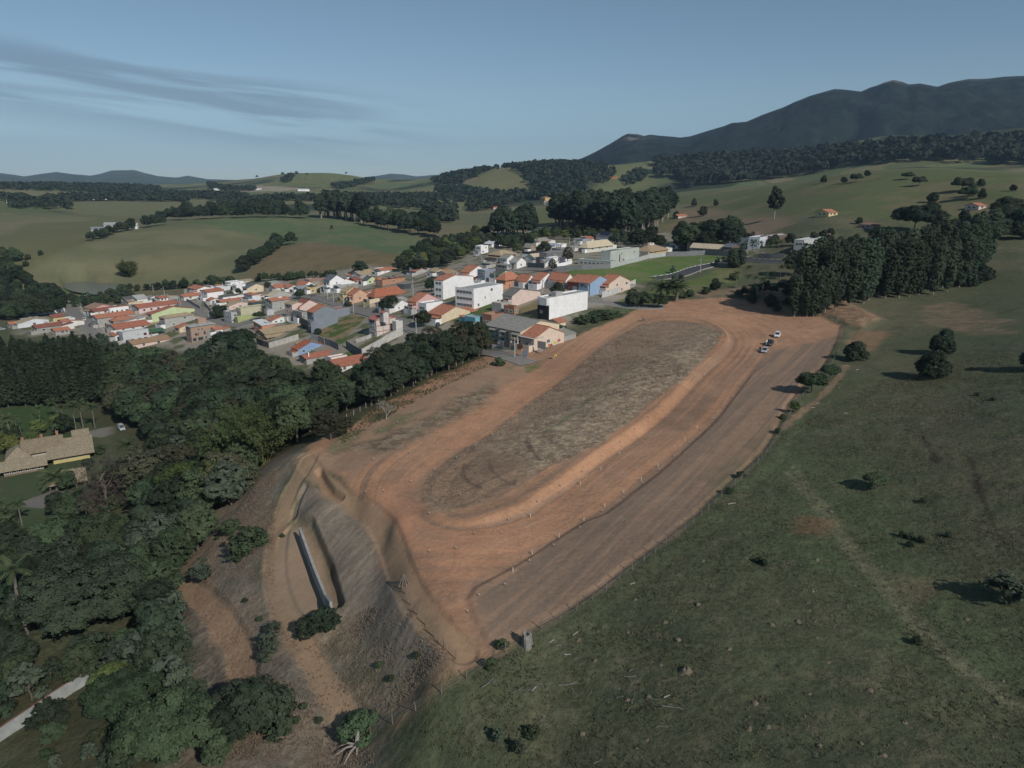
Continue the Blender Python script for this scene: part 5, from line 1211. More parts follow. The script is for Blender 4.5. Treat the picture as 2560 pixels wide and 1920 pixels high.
def mk_euc(n, kind='euc', h=22., rad=3.3):
    for s in range(n):
        r = np.random.default_rng(900+s); lobes = []
        for i in range(26):
            t = (i+.5)/26; z = h*(.10+.86*t); w = rad*(math.sin(pi*min(1, .16+.84*(1-t)**.8))**.7)*.8+.35; a = i*2.4+r.random()
            q = w*(.35+.55*r.random()); rr = 1.0+.75*w*.5*(.6+.6*r.random()); lobes.append(((q*cos(a), q*sin(a), z), (rr, rr, rr*1.25)))
        P, N = clumps(lobes, 760, 26, .55, r, -.05); N[:, 2] -= .1
        proto(kind, h, leaves_mesh('crown', P, N, .23, LEAF['euc'], s), trunk_mesh(h*1.2, .23, lobes[4:22:3], BARKP, s, .012, 6))
def mk_pine(n, h=17., rad=3.4):
    for s in range(n):
        r = np.random.default_rng(700+s); lobes = []
        for i in range(34):
            t = (i+.5)/34; z = h*(.14+.85*t); w = rad*(1-t)**.75+.25; a = i*2.4+r.random()*.6; q = w*.62*(.7+.5*r.random())
            lobes.append(((q*cos(a), q*sin(a), z-.12*q), (w*.42+.3, w*.42+.3, .55+.25*w*.4)))
        P, N = clumps(lobes, 520, 20, .55, r, .1)
        proto('pine', h, leaves_mesh('crown', P, N, .26, LEAF['pine'], s), trunk_mesh(h*1.2, .22, lobes[:6], BARK, s, .006, 0))
def frond(b, o, az, el, L, drop, wid, mk=None, n=9):
    """one feathered palm frond as leaflet blades on a drooping rib"""
    p = np.array(o, float); d = np.array([cos(az)*cos(el), sin(az)*cos(el), sin(el)]); side = np.array([-sin(az), cos(az), 0])
    pts = [p.copy()]
    for i in range(n): p = p+d*L/n; d = d+np.array([0, 0, -drop/n]); d /= np.linalg.norm(d); pts.append(p.copy())
    for i in range(1, n):
        w = wid*math.sin(pi*min(1, (i+.6)/(n+.4)))**.6; t = pts[i+1]-pts[i-1]; t = t/np.linalg.norm(t)
        for sg in (-1, 1):
            tip = pts[i]+side*sg*w+t*w*.55+np.array([0, 0, -.35*w]); a = pts[i]-t*L/n*.42; c = pts[i]+t*L/n*.42
            b.face(a, c, tip+t*L/n*.2, tip-t*L/n*.2)
    b.mat(0)
    for i in range(n): b.tube(pts[i], pts[i+1], .05, .04, 4, False)
def mk_palm(kind, n, h=8., fr=16, L=2.9, thick=.16, seed=0):
    for s in range(n):
        r = np.random.default_rng(500+s+seed); b = MB()
        for k in range(fr): frond(b, (0, 0, h), 2*pi*k/fr+r.random()*.3, .95-1.25*(k % 4)/4+r.normal()*.1, L*(.85+.3*r.random()), 1.15, .62)
        t = MB(); t.path([(0, 0, -1), (.05, 0, h*.3), (.12, .05, h*.7), (0, 0, h+.1)], [thick*1.4, thick*1.05, thick*.9, thick*.7], 8)
        proto(kind, h, b.mesh('crown', LEAF['palm']), t.mesh('trunk', M((.19, .17, .14), 'wood')))
def mk_banana(n):
    for s in range(n):
        r = np.random.default_rng(300+s); b = MB(); t = MB()
        for q in range(4):
            ox, oy = r.normal(size=2)*.55; hh = 1.8+.8*r.random(); t.tube((ox, oy, -.6), (ox, oy, hh), .14, .09, 7)
            for k in range(7):
                az = 2*pi*k/7+r.random(); el = 1.1-.5*r.random(); L = 1.9+.7*r.random(); p = np.array([ox, oy, hh]); d = np.array([cos(az)*cos(el), sin(az)*cos(el), sin(el)]); sd_ = np.array([-sin(az), cos(az), 0])
                prev = None
                for i in range(6):
                    w = .34*math.sin(pi*(i+.5)/6.2)+.04; cur = (p-sd_*w, p.copy()+np.array([0, 0, .05]), p+sd_*w)
                    if prev: b.face(prev[0], cur[0], cur[1], prev[1]).face(prev[1], cur[1], cur[2], prev[2])
                    prev = cur; p = p+d*L/6; d = d+np.array([0, 0, -.3]); d /= np.linalg.norm(d)
        proto('banana', 4., b.mesh('crown', LEAF['banana']), t.mesh('trunk', BARKP))
def mk_bamboo(n, h=11.):
    for s in range(n):
        r = np.random.default_rng(200+s); P = []; N = []; t = MB()
        for k in range(46):
            a = 2*pi*r.random(); q = .9*math.sqrt(r.random()); p = np.array([q*cos(a), q*sin(a), 0]); el = 1.5-.35*r.random(); d = np.array([cos(a)*cos(el), sin(a)*cos(el), sin(el)]); L = h*(.75+.4*r.random()); pts = [p.copy()]
            for i in range(12):
                p = p+d*L/12; d = d+np.array([cos(a)*.035, sin(a)*.035, -.028*(1+i*.32)]); d /= np.linalg.norm(d); pts.append(p.copy())
                if i > 2:
                    m = 15; o = r.normal(size=(m, 3))*np.array([.36, .36, .3]); P.append(p+o); N.append(np.tile(d, (m, 1))*.2+r.normal(size=(m, 3))*.5+np.array([cos(a)*.5, sin(a)*.5, .35]))
            if k % 3 == 0: t.path([pts[0]-np.array([0, 0, .8]), pts[4], pts[8]], [.06, .05, .03], 4)
        proto('bamboo', h, leaves_mesh('crown', np.vstack(P), np.vstack(N), .36, LEAF['bamboo'], s, .55), t.mesh('stems', M((.22, .22, .09), 'wood')))
def bare_mesh(seed, h, spread=.62, depth=5, mat=None, r0=.2):
    r = np.random.default_rng(seed); b = MB()
    def grow(p, d, L, rad, k):
        q = p+d*L; b.tube(p, q, rad, rad*.72, 5 if k < 3 else 3, False)
        if k >= depth: return
        for i in range(3 if k else 4):
            e = d+r.normal(size=3)*spread; e[2] = abs(e[2])*.8+.18; e /= np.linalg.norm(e); grow(q-d*L*.12*i, e, L*(.66+.16*r.random()), rad*.62, k+1)
    grow(np.array([0, 0, -.6]), np.array([0, 0, 1.]), h*.30, r0, 0)
    return b.mesh('branches', mat or DEAD)
def mk_bare(kind, n, h, mat, depth=5, seed=40, r0=.2):
    for s in range(n): proto(kind, h, bare_mesh(seed+s, h, depth=depth, mat=mat, r0=r0), None)
mk_broad('broad', 'broad', 4, seed=1); mk_broad('dark', 'dark', 3, seed=50, nl=15); mk_broad('grey', 'grey', 2, seed=80, nclump=620)
mk_broad('lime', 'lime', 2, seed=120); mk_broad('rust', 'rust', 2, seed=140, nclump=480, per=28)
mk_broad('round', 'dark', 2, h=8., rad=4.0, flat=1., low=.12, nl=16, seed=160, nclump=620)
mk_broad('umbrella', 'broad', 2, h=7., rad=4.6, flat=.5, low=.48, nl=15, seed=180, nclump=620)
mk_broad('umbrella_dark', 'dark', 2, h=9., rad=7.2, flat=.42, low=.45, nl=22, seed=190, nclump=1100, per=36, crad=.6, size=.18)
mk_broad('bush', 'broad', 3, h=3., rad=1.9, flat=.8, low=.05, nl=9, seed=210, nclump=190, per=20, crad=.3, size=.13)
mk_broad('bush_dark', 'dark', 2, h=3., rad=1.9, flat=.8, low=.05, nl=9, seed=230, nclump=190, per=20, crad=.3, size=.13)
mk_broad('sparse', 'grey', 3, h=4.5, rad=1.7, flat=.9, low=.2, nl=9, seed=250, nclump=80, per=15, crad=.42, size=.22)
mk_broad('column', 'dark', 1, h=5., rad=.75, flat=2.2, low=.05, nl=7, seed=270, nclump=110, per=16, crad=.3, size=.18)
mk_broad('tall', 'dark', 3, h=24., rad=6.0, flat=1.0, low=.34, nl=22, seed=290, nclump=620, per=22, crad=.95, size=.5, bark=BARKP)
mk_broad('twig', 'twig', 1, h=13., rad=6.5, flat=1.1, low=.1, nl=20, seed=330, nclump=420, per=22, crad=.8, size=.11, bark=M((.17, .13, .115), 'wood'))
mk_euc(4); mk_pine(3); mk_palm('palm', 2); mk_palm('palm_low', 2, 2.2, 18, 2.8, .3, 9); mk_palm('royal', 1, 13., 14, 3.2, .3, 20); mk_banana(2); mk_bamboo(3)
mk_bare('bare', 2, 7., DEAD, 4, 40, .16); mk_bare('bare_big', 1, 12., M((.17, .13, .115), 'wood'), 6, 60, .26)
_first = {}
NTREE = 0
KINDNAME = {'twig': 'bare_tree', 'pine': 'pine_tree', 'euc': 'eucalyptus_tree', 'palm': 'palm_tree', 'palm_low': 'palm_tree', 'royal': 'palm_tree', 'banana': 'banana_plant', 'bamboo': 'bamboo_clump', 'bush': 'bush', 'bush_dark': 'bush',
            'bare': 'bare_tree', 'bare_big': 'bare_tree', 'sparse': 'young_tree', 'column': 'cypress_tree', 'tall': 'eucalyptus_tree'}
CATNAME = {'bush': 'bush', 'bush_dark': 'bush', 'banana': 'banana plant', 'bamboo': 'bamboo'}
QUEUE = []
def plant(kind, x, y, h, label, group=None, wid=1.0, rz=None, sink=0.0):
    QUEUE.append((kind, float(x), float(y), h, label, group, wid))
def build_plants():
    """each tree is an Empty at the foot that carries its trunk and its crown (shapes are shared between copies); past 300 of a kind the smallest in view become one object"""
    Z = height(np.array([q[1] for q in QUEUE]), np.array([q[2] for q in QUEUE])); by = {}; rest = []
    for i, q in enumerate(QUEUE): by.setdefault(KINDNAME.get(q[0], 'tree'), []).append((q[5] is None, q[3]/math.hypot(q[1], q[2]), i))
    keep = []
    for nm, L in by.items():
        L.sort(reverse=True); keep += [i for _, _, i in L[:295]]; rest += [i for _, _, i in L[295:]]
    for i in sorted(keep):
        kind, x, y, h, label, group, wid = QUEUE[i]; rs = random.Random(i*7+3); pr = PROTO[kind]; H, cm, tm, _ = pr[rs.randrange(len(pr))]; s = h/H
        o = empty(KINDNAME.get(kind, 'tree'), (x, y, Z[i]), rs.random()*2*pi); o.scale = (s*wid, s*wid, s); tag(o, label, CATNAME.get(kind, 'tree'), group)
        c = bpy.data.objects.new('branches' if cm.name.startswith('branches') else 'crown', cm); COL.objects.link(c); c.parent = o
        if tm: t = bpy.data.objects.new('stems' if kind == 'bamboo' else 'trunk', tm); COL.objects.link(t); t.parent = o
    if not rest: return
    kinds = sorted({QUEUE[i][0] for i in rest}); shapes = bpy.data.collections.new('crown_shapes'); first = {}; k = 0
    for kd in kinds:
        first[kd] = k
        for (H, cm, tm, _) in PROTO[kd]: shapes.objects.link(bpy.data.objects.new('shape_%03d' % k, cm)); k += 1
    me = bpy.data.meshes.new('woodland'); me.vertices.add(len(rest)); me.vertices.foreach_set('co', np.array([(QUEUE[i][1], QUEUE[i][2], Z[i]) for i in rest], np.float32).ravel())
    a = me.attributes.new('pick', 'INT', 'POINT'); b = me.attributes.new('turn', 'FLOAT_VECTOR', 'POINT'); c = me.attributes.new('grow', 'FLOAT_VECTOR', 'POINT')
    P = []; T = []; S_ = []
    for i in rest:
        kind, x, y, h, label, group, wid = QUEUE[i]; rs = random.Random(i*7+3); j = rs.randrange(len(PROTO[kind])); s = h/PROTO[kind][j][0]
        P.append(first[kind]+j); T += [0, 0, rs.random()*6.28]; S_ += [s*wid, s*wid, s]
    a.data.foreach_set('value', P); b.data.foreach_set('vector', T); c.data.foreach_set('vector', S_)
    o = put('woodland', me, kind='stuff'); tag(o, "smaller distant trees filling the belts and woods", 'woodland')
    ng = bpy.data.node_groups.new('plant_trees', 'GeometryNodeTree'); ng.interface.new_socket('Geometry', in_out='INPUT', socket_type='NodeSocketGeometry'); ng.interface.new_socket('Geometry', in_out='OUTPUT', socket_type='NodeSocketGeometry')
    n = ng.nodes; l = ng.links; gi = n.new('NodeGroupInput'); go = n.new('NodeGroupOutput'); ip = n.new('GeometryNodeInstanceOnPoints'); ci = n.new('GeometryNodeCollectionInfo'); mp = n.new('GeometryNodeMeshToPoints')
    ci.inputs['Collection'].default_value = shapes; ci.inputs['Separate Children'].default_value = True; ci.inputs['Reset Children'].default_value = True; ip.inputs['Pick Instance'].default_value = True
    def at(nm, ty):
        q = n.new('GeometryNodeInputNamedAttribute'); q.data_type = ty; q.inputs['Name'].default_value = nm; return q.outputs['Attribute']
    l.new(gi.outputs[0], mp.inputs[0]); l.new(mp.outputs[0], ip.inputs['Points']); l.new(ci.outputs[0], ip.inputs['Instance'])
    l.new(at('pick', 'INT'), ip.inputs['Instance Index']); l.new(at('grow', 'FLOAT_VECTOR'), ip.inputs['Scale'])
    er = n.new('FunctionNodeEulerToRotation'); l.new(at('turn', 'FLOAT_VECTOR'), er.inputs[0]); l.new(er.outputs[0], ip.inputs['Rotation'])
    l.new(ip.outputs[0], go.inputs[0]); md = o.modifiers.new('plant_trees', 'NODES'); md.node_group = ng
def tree(fr, x, y, kind, label, h=None, top=None, group=None, wid=1.0):
    u, v = px(fr, x, y); A = G(u, v)
    if h is None: h = max(1.0, rise_to(A, px(fr, 0, top)[1]))
    return plant(kind, A[0], A[1], h, label, group, wid)
def scatter(poly, gap, kinds, hr, label, group, seed=1, wid=1.0, cap=400):
    """fill a piece of ground with trees no closer than gap"""
    P = np.asarray(poly); r = np.random.default_rng(seed); lo, hi = P.min(0), P.max(0); out = []; n = 0
    area = abs(0.5*(np.dot(P[:, 0], np.roll(P[:, 1], -1))-np.dot(P[:, 1], np.roll(P[:, 0], -1))))
    tries = int(min(9000, 14*area/(gap*gap)+60)); C = lo+(hi-lo)*r.random((tries, 2)); C = C[sdf(C[:, 0], C[:, 1], P) < 0]
    for c in C:
        if all((c[0]-q[0])**2+(c[1]-q[1])**2 > gap*gap for q in out):
            out.append(c)
            if len(out) >= cap: break
    for c in out:
        k = kinds[r.integers(len(kinds))]; lb = label[k] if isinstance(label, dict) else label
        plant(k, c[0], c[1], hr[0]+(hr[1]-hr[0])*r.random(), lb, group, wid*(.9+.25*r.random()))
    return len(out)
def row(fr, s, gap, kinds, hr, label, group, seed=1, wid=1.0, jit=.25):
    r = np.random.default_rng(seed); P = hits([px(fr, *map(float, q.split(','))) for q in s.split()], height); seg = np.hypot(*np.diff(P, axis=0).T); t = np.concatenate([[0], np.cumsum(seg)])
    n = max(2, int(t[-1]/gap)+1)
    for q in np.linspace(0, t[-1], n):
        x, y = np.interp(q, t, P[:, 0])+r.normal()*gap*jit, np.interp(q, t, P[:, 1])+r.normal()*gap*jit
        plant(kinds[r.integers(len(kinds))], x, y, hr[0]+(hr[1]-hr[0])*r.random(), label, group, wid*(.9+.2*r.random()))
W_ = lambda s: hits(Dp(s), height); Wf = lambda s: hits(Fp(s), height)
MIX = ['broad', 'broad', 'dark', 'dark', 'grey', 'broad', 'dark', 'broad', 'broad', 'dark', 'umbrella', 'rust', 'grey']

# the pine plantation and the valley wood
scatter(W_("-200,790 60,786 200,778 225,800 205,872 -200,890"), 3.4, ['pine'], (11, 15), "dark pine in the dense plantation at left edge", "pines of the plantation", 3)
scatter(W_("228,795 300,803 400,808 440,795 500,785 560,790 600,832 655,852 715,862 765,880 742,905 690,935 640,958 560,960 470,950 400,960 340,960 280,930 245,880"), 4.7, MIX, (7, 12.5), "leafy tree in the valley wood below the town", "trees of the valley wood", 4)
scatter(W_("340,962 480,955 540,1040 495,1090 450,1130 430,1190 405,1262 360,1280 300,1180 335,1075"), 4.8, MIX, (7, 12), "leafy tree on the wooded slope left of the earthworks", "trees of the wooded slope", 5)
scatter(W_("795,850 850,800 900,782 960,758 1020,752 1042,768 960,806 880,842 800,882 770,880"), 4.6, ['dark', 'dark', 'broad', 'dark', 'rust'], (8, 11.5), "dark tree in the thicket between fence and terrace houses", "trees of the fence thicket", 6)
for i, (x, y, hh) in enumerate(((535, 1012, 12), (560, 985, 12), (590, 965, 11), (610, 950, 10), (505, 1035, 12), (575, 1000, 11), (545, 960, 12))):
    tree('D', x, y, 'bamboo', "feathery bamboo clump at the edge of the earthworks", h=hh, group="bamboo at the wood edge")
tree('D', 480, 1085, 'lime', "yellow green round tree beside the upper dirt path", h=11, wid=1.0)
tree('D', 395, 1110, 'lime', "bright yellow green tree in front of the ranch", h=12, wid=1.1)
tree('D', 320, 1080, 'rust', "dark brownish broad tree right of the bare brown tree", h=13, wid=1.35)
tree('D', 500, 1090, 'grey', "silvery green tree at corner of the dry slope", h=10)
tree('D', 835, 905, 'bare', "pale leafless tree on the fence line of the thicket", h=6, group=None)
tree('D', 715, 950, 'rust', "thin brown crowned tree on the fence by the bamboo", h=7, wid=1.3)
tree('D', 235, 1105, 'twig', "large brown twiggy tree beside the ranch roof", h=14, wid=1.0)
tree('D', 505, 770, 'umbrella_dark', "big dark spreading tree below the brick three storey", h=12)
tree('D', 232, 800, 'grey', "tall greyish tree at right end of the pines", h=17, wid=.75)
tree('D', 285, 1030, 'palm', "tall palm with yellow green frond right of the ranch", h=9)
tree('D', 110, 1290, 'bare', "whitish leafless tree above the dark lower wood", h=7)
for i, (x, y, hh) in enumerate(((140, 925, 7), (165, 930, 8), (180, 925, 8), (205, 925, 7), (25, 950, 7), (120, 905, 6))):
    tree('D', x, y, 'palm', "slim palm on the ranch lawn", h=hh, group="palms on the ranch lawn")
for x, y, k, hh in ((60, 975, 'broad', 4), (95, 970, 'lime', 4), (180, 985, 'bush', 3), (215, 980, 'bush', 3), (40, 1000, 'bush', 3), (125, 1058, 'palm_low', 3.5), (150, 1060, 'broad', 5), (190, 1010, 'bush_dark', 3)):
    tree('D', x, y, k, "garden plant tucked around the ranch house", h=hh, group="garden plants of the ranch")
scatter(W_("-80,925 60,915 135,905 150,935 90,965 40,985 -80,1000"), 5, ['palm', 'broad', 'bush_dark', 'palm', 'lime'], (3.5, 6.5), "garden tree on the lawn behind the ranch", "garden trees behind the ranch", 61)
scatter(W_("110,1075 150,1080 215,1050 235,1010 260,1050 240,1110 190,1130 130,1120"), 4.5, ['broad', 'dark', 'palm', 'bush'], (3, 6.5), "garden tree between the ranch and its carport", "garden trees by the ranch carport", 62)
scatter(W_("-80,1110 30,1120 60,1150 20,1180 -80,1200"), 5, ['broad', 'palm', 'dark'], (5, 9), "tree on the lawn edge below the ranch", "lawn edge trees below the ranch", 63)
for x, y in ((30, 1195), (75, 1195), (58, 1230)): tree('D', x, y, 'column', "pointed cypress on the ranch drive lawn", h=4.5, group="cypresses by the ranch drive")
tree('D', 0, 1210, 'broad', "round tree cut by left edge below the ranch", h=10, wid=1.2)
# lower left wood
scatter(W_("-80,1240 60,1215 160,1190 290,1200 330,1270 330,1330 250,1300 180,1330 110,1350 60,1370 -80,1420"), 5.0, ['dark', 'dark', 'broad', 'umbrella', 'dark', 'grey'], (7, 11), "dark tree in the lower left wood", "trees of the lower left wood", 8)
scatter(W_("325,1290 370,1275 372,1330 365,1420 385,1500 350,1500 315,1420 310,1340"), 4.2, ['dark', 'broad', 'sparse'], (6, 9), "tree in the narrow strip beside the short dirt path", "trees beside the short dirt path", 9)
scatter(W_("300,1440 360,1440 420,1520 470,1545 560,1560 560,1640 440,1660 330,1640 260,1560 240,1480"), 3.4, ['dark', 'sparse', 'broad', 'bush_dark', 'umbrella', 'grey'], (3.5, 7.5), "dense tree at bottom left below the white wall", "trees below the white wall", 10)
tree('D', 205, 1345, 'umbrella_dark', "huge spreading dark tree above the white wall", h=11, wid=1.25)
tree('D', 60, 1380, 'royal', "grey trunked royal palm at left edge", h=13)
for x, y in ((120, 1305), (150, 1290), (200, 1268), (235, 1262), (260, 1268), (110, 1330)): tree('D', x, y, 'banana', "banana plant with yellow green leaves in dark wood", h=4.5, group="banana grove")
tree('D', 245, 1505, 'lime', "yellowish bush on the white wall", h=5, wid=1.3)
tree('D', 110, 1560, 'bush_dark', "dark shrub breaking the line of the white wall", h=4)
tree('D', 20, 1440, 'dark', "dark tree at left edge above the white wall", h=8)
scatter(W_("-60,1450 40,1440 120,1470 170,1450 240,1420 300,1390 290,1420 200,1470 120,1510 40,1545 -60,1580"), 3.6, ['dark', 'broad', 'sparse', 'bush_dark', 'grey'], (3, 7), "shrubby tree on the ground behind the white wall", "trees behind the white wall", 51)
scatter(W_("100,1600 180,1540 250,1500 300,1520 300,1640 100,1700"), 3.2, ['bush', 'bush_dark', 'sparse', 'bush'], (1.2, 3.5), "scrub bush in the rough grass below the white wall", "scrub below the white wall", 52)
for x, y in ((380, 1330), (385, 1400), (375, 1260), (440, 1255), (365, 1390)): tree('D', x, y, 'sparse', "thin young tree along the dirt path edge", h=4.5, group="young trees by the dirt path")
# bushes on the earthworks
tree('D', 540, 1185, 'bush', "larger green bush on the dry slope by the upper road", h=4.5, wid=1.2); tree('D', 500, 1150, 'bush', "smaller green bush on the dry slope by the upper road", h=3)
tree('D', 512, 1210, 'bush', "low bush under the larger slope bush", h=2.4)
for x, y, hh in ((668, 1368, 2.8), (690, 1358, 3.0), (712, 1347, 2.6)): tree('D', x, y, 'bush_dark', "dense dark bush at the foot of the retaining wall", h=hh, wid=1.15, group="bushes at the retaining wall")
for x, y, hh in ((582, 1400, 2.6), (590, 1370, 2.2), (576, 1425, 2.2)): tree('D', x, y, 'sparse', "small leafy tree beside the lower dirt road", h=hh, wid=1.5, group="saplings beside the lower road")
tree('D', 775, 1590, 'bush', "bush above the dead grey stump at bottom", h=3.4, wid=1.2)
tree('D', 545, 1585, 'dark', "round green tree at bottom of the dry slope", h=7)
for x, y in ((470, 1165), (610, 1160), (655, 1530), (690, 1560), (845, 1470), (900, 1420), (820, 1440), (640, 1560), (560, 1340), (530, 1300)): tree('D', x, y, 'bush', "tiny weed tuft on the dry slope", h=.8, group="weed tufts on the dry slope")
# right pasture
tree('D', 2012, 818, 'round', "nearer of two dark round trees in the right pasture", top=752, wid=.95); tree('D', 2030, 765, 'round', "farther of two dark round trees in the right pasture", top=712, wid=.95)
tree('D', 1843, 778, 'round', "wide dark tree at far corner of the track", top=737, wid=1.25)
tree('D', 1752, 850, 'umbrella', "open crowned tree on the right edge of the track", top=803, wid=1.0); tree('D', 1793, 820, 'umbrella', "small open tree behind the track edge tree", top=787, wid=.95)
tree('D', 1716, 890, 'lime', "yellow green bush on the track edge", top=866, wid=1.0)
tree('D', 1890, 1055, 'umbrella', "lone small tree in the middle of the right pasture", top=1022, wid=1.1)
tree('D', 2165, 1300, 'sparse', "dark leafy sapling near right edge of the pasture", top=1235, wid=1.6)
tree('D', 2240, 800, 'round', "dark tree cut by the right edge", top=740)
for x, y in ((1995, 1085), (2100, 800), (2145, 865), (2110, 855), (1650, 1220), (1640, 1215), (1950, 1160), (1970, 1165), (1990, 1172), (1965, 1180), (2050, 1160), (1980, 1390)): tree('D', x, y, 'bush_dark', "low dark shrub in the right pasture", h=.9, group="shrubs in the right pasture")
for x, y in ((1600, 1030), (1575, 1065), (1690, 905), (1680, 935), (1085, 1400), (1060, 1440), (1150, 1590)): tree('D', x, y, 'bush', "green weed bush along the pasture fence", h=1.3, group="weeds along the pasture fence")
for x, y in ((1122, 1628), (1075, 1600)): tree('D', x, y, 'sparse', "thin sapling in the foreground pasture", h=1.7, group="saplings in the foreground pasture")
tree('F', 2090, 810, 'bare', "small leafless tree by the far corner of the track", h=4)
# eucalyptus block
k = 0
for j in range(4):
    for i in range(15):
        t = (i+.5*(j % 2))/14.5; u = 2000+t*445+j*4; v = np.interp(t, [0, .12, .3, .5, .75, 1], [788, 778, 766, 748, 735, 706])-j*15
        A = G(u+rng.normal()*7, v+rng.normal()*3); plant('euc', A[0], A[1], 19+7*rng.random(), "tall eucalyptus in the block beyond the track corner", "eucalyptus block", .95)
for i in range(9): A = G(1985+i*8, 792-i*.5+rng.normal()*3); plant('euc', A[0], A[1], 14+6*rng.random(), "tall eucalyptus in the block beyond the track corner", "eucalyptus block", .9)
for x, y in ((2105, 612), (2120, 608), (2095, 618), (2130, 603)): tree('D', x, y, 'bush_dark', "bush at right end of the eucalyptus block", h=6, group="bushes ending the eucalyptus block")
scatter(Wf("2475,612 2560,604 2760,596 2760,545 2500,548"), 7, ['tall', 'dark', 'dark'], (10, 15), "dark tree in the gloomy grove at right edge", "grove at right edge", 12)
tree('F', 2285, 585, 'umbrella_dark', "dark araucaria with flat layered crown above the eucalyptus", h=17, wid=.9)
tree('F', 2440, 620, 'dark', "dark round tree beside the eucalyptus block end", h=8)
# orchard and gardens beyond the track
for x, y, kd, hh in ((1588, 765, 'round', 7), (1622, 768, 'broad', 6), (1652, 770, 'broad', 5.5)): tree('F', x, y, kd, "dark roadside tree at far left corner of the track", h=hh, wid=1.15, group="trees at the far track corner")
for x, y in ((1652, 745), (1668, 748), (1690, 750)): tree('F', x, y, 'palm_low', "silvery low palm beyond the track", h=5, group="silvery palms beyond the track")
for x, y, kd, hh in ((1790, 725, 'round', 5), (1725, 742, 'bush', 3.5), (1765, 735, 'bush', 3.5), (1708, 745, 'bush', 3), (1860, 742, 'dark', 4.5), (1845, 745, 'dark', 4), (1838, 668, 'round', 11), (1835, 700, 'bush', 4)): tree('F', x, y, kd, "garden tree between the curved road and the track", h=hh, group="garden trees beyond the track")
for x, y in ((1885, 730), (1905, 735), (1868, 725), (1920, 720), (1840, 715), (1950, 700), (1965, 698), (1975, 700), (1870, 700)): tree('F', x, y, 'palm', "small palm in the garden by the eucalyptus", h=6, group="palms by the eucalyptus")
scatter(Wf("1880,720 1990,705 2010,770 1940,778 1880,760"), 6, ['bush', 'dark', 'bush_dark'], (2, 5), "small orchard tree in the bare garden soil", "orchard beyond the track", 14)
tree('F', 1985, 690, 'dark', "dark round tree at left end of the eucalyptus", h=12)
for x, y in ((1682, 683), (1793, 660), (1687, 705), (1701, 703)): tree('F', x, y, 'sparse', "young street tree by the curved road", h=4, group="street trees of the curved road")
for x, y, hh in ((1300, 803, 3.2), (1318, 800, 2.6), (1455, 810, 4), (1480, 805, 4.5), (1500, 800, 4.5), (1520, 797, 4), (1540, 793, 3), (1400, 830, 3), (1410, 835, 2.4)): tree('F', x, y, 'bush', "rounded green bush on the bank between houses and track", h=hh, wid=1.3, group="bushes on the house bank")
# trees in town
for fr, x, y, kd, hh, lb in (('N', 550, 600, 'dark', 8, "dark tree left of the tall white block"), ('N', 450, 1000, 'broad', 7, "slim street tree in front of the white box"), ('G', 1330, 1170, 'round', 8, "dark street tree beside the grey roofed white house"),
    ('E', 990, 960, 'broad', 6, "wide bushy street tree above the pink house"), ('C', 1010, 870, 'round', 8, "dense dark tree on the left street bend"), ('C', 1930, 920, 'umbrella', 4.5, "small round tree on the lime plinth corner"),
    ('E', 130, 740, 'dark', 6, "dark tree before the grey green shed"), ('E', 1330, 760, 'grey', 5, "grey green tree beside the yellow wall"), ('G', 700, 350, 'round', 9, "round dark tree alone at edge of the brown field"),
    ('J', 2030, 1100, 'rust', 6, "purple brown street tree by the dark grey wall"), ('K', 360, 900, 'rust', 8, "flowering tree in front of the charcoal house"), ('K', 130, 1700, 'grey', 7, "sparse leafy street tree in upper row"),
    ('J', 1870, 620, 'round', 7, "dark umbrella tree between new houses"), ('G', 430, 1080, 'bush_dark', 3.5, "dark bush at the peach house corner"), ('R', 1080, 900, 'bush_dark', 3, "dark bush at low end of the blue grey wall"),
    ('P', 1840, 1090, 'broad', 9, "leafy tree behind the top left roofs"), ('R', 480, 800, 'lime', 4, "pale green street tree by the white metal roof"), ('J', 1230, 690, 'broad', 7, "green tree right of the tan hip roofs"),
    ('Q', 130, 780, 'round', 5, "round shrub tree left of the terrace houses"), ('Q', 120, 920, 'round', 4, "round bright shrub by the dead end street"), ('Q', 180, 640, 'rust', 5, "brownish shrub before the white end terrace"), ('D', 1078, 790, 'bush', 3, "leafy bush at the street end by the track")):
    tree(fr, x, y, kd, lb, h=hh, wid=1.15 if kd in ('round', 'broad') else 1.0)
scatter(Wf("985,676 1010,645 1080,622 1130,606 1190,590 1240,598 1200,625 1150,650 1110,668 1050,684"), 6.5, ['broad', 'dark', 'grey', 'lime', 'dark'], (6, 10), "leafy tree of the park strip behind the town", "park strip behind the town", 15)
scatter(Wf("1215,612 1260,604 1330,606 1330,616 1260,622"), 5, ['broad', 'dark'], (5, 8), "garden tree among the new houses", "garden trees of the new houses", 16)
row('F', "640,704 720,700 760,694 830,690", 5, ['broad', 'bush', 'dark', 'bush'], (3, 7), "hedge tree behind the back row of roofs", "hedge behind the back row", 17)
row('C', "1130,450 1350,230", 10, ['bush', 'broad'], (3, 4.5), "small yard tree in the left town", "yard trees of the left town", 18)
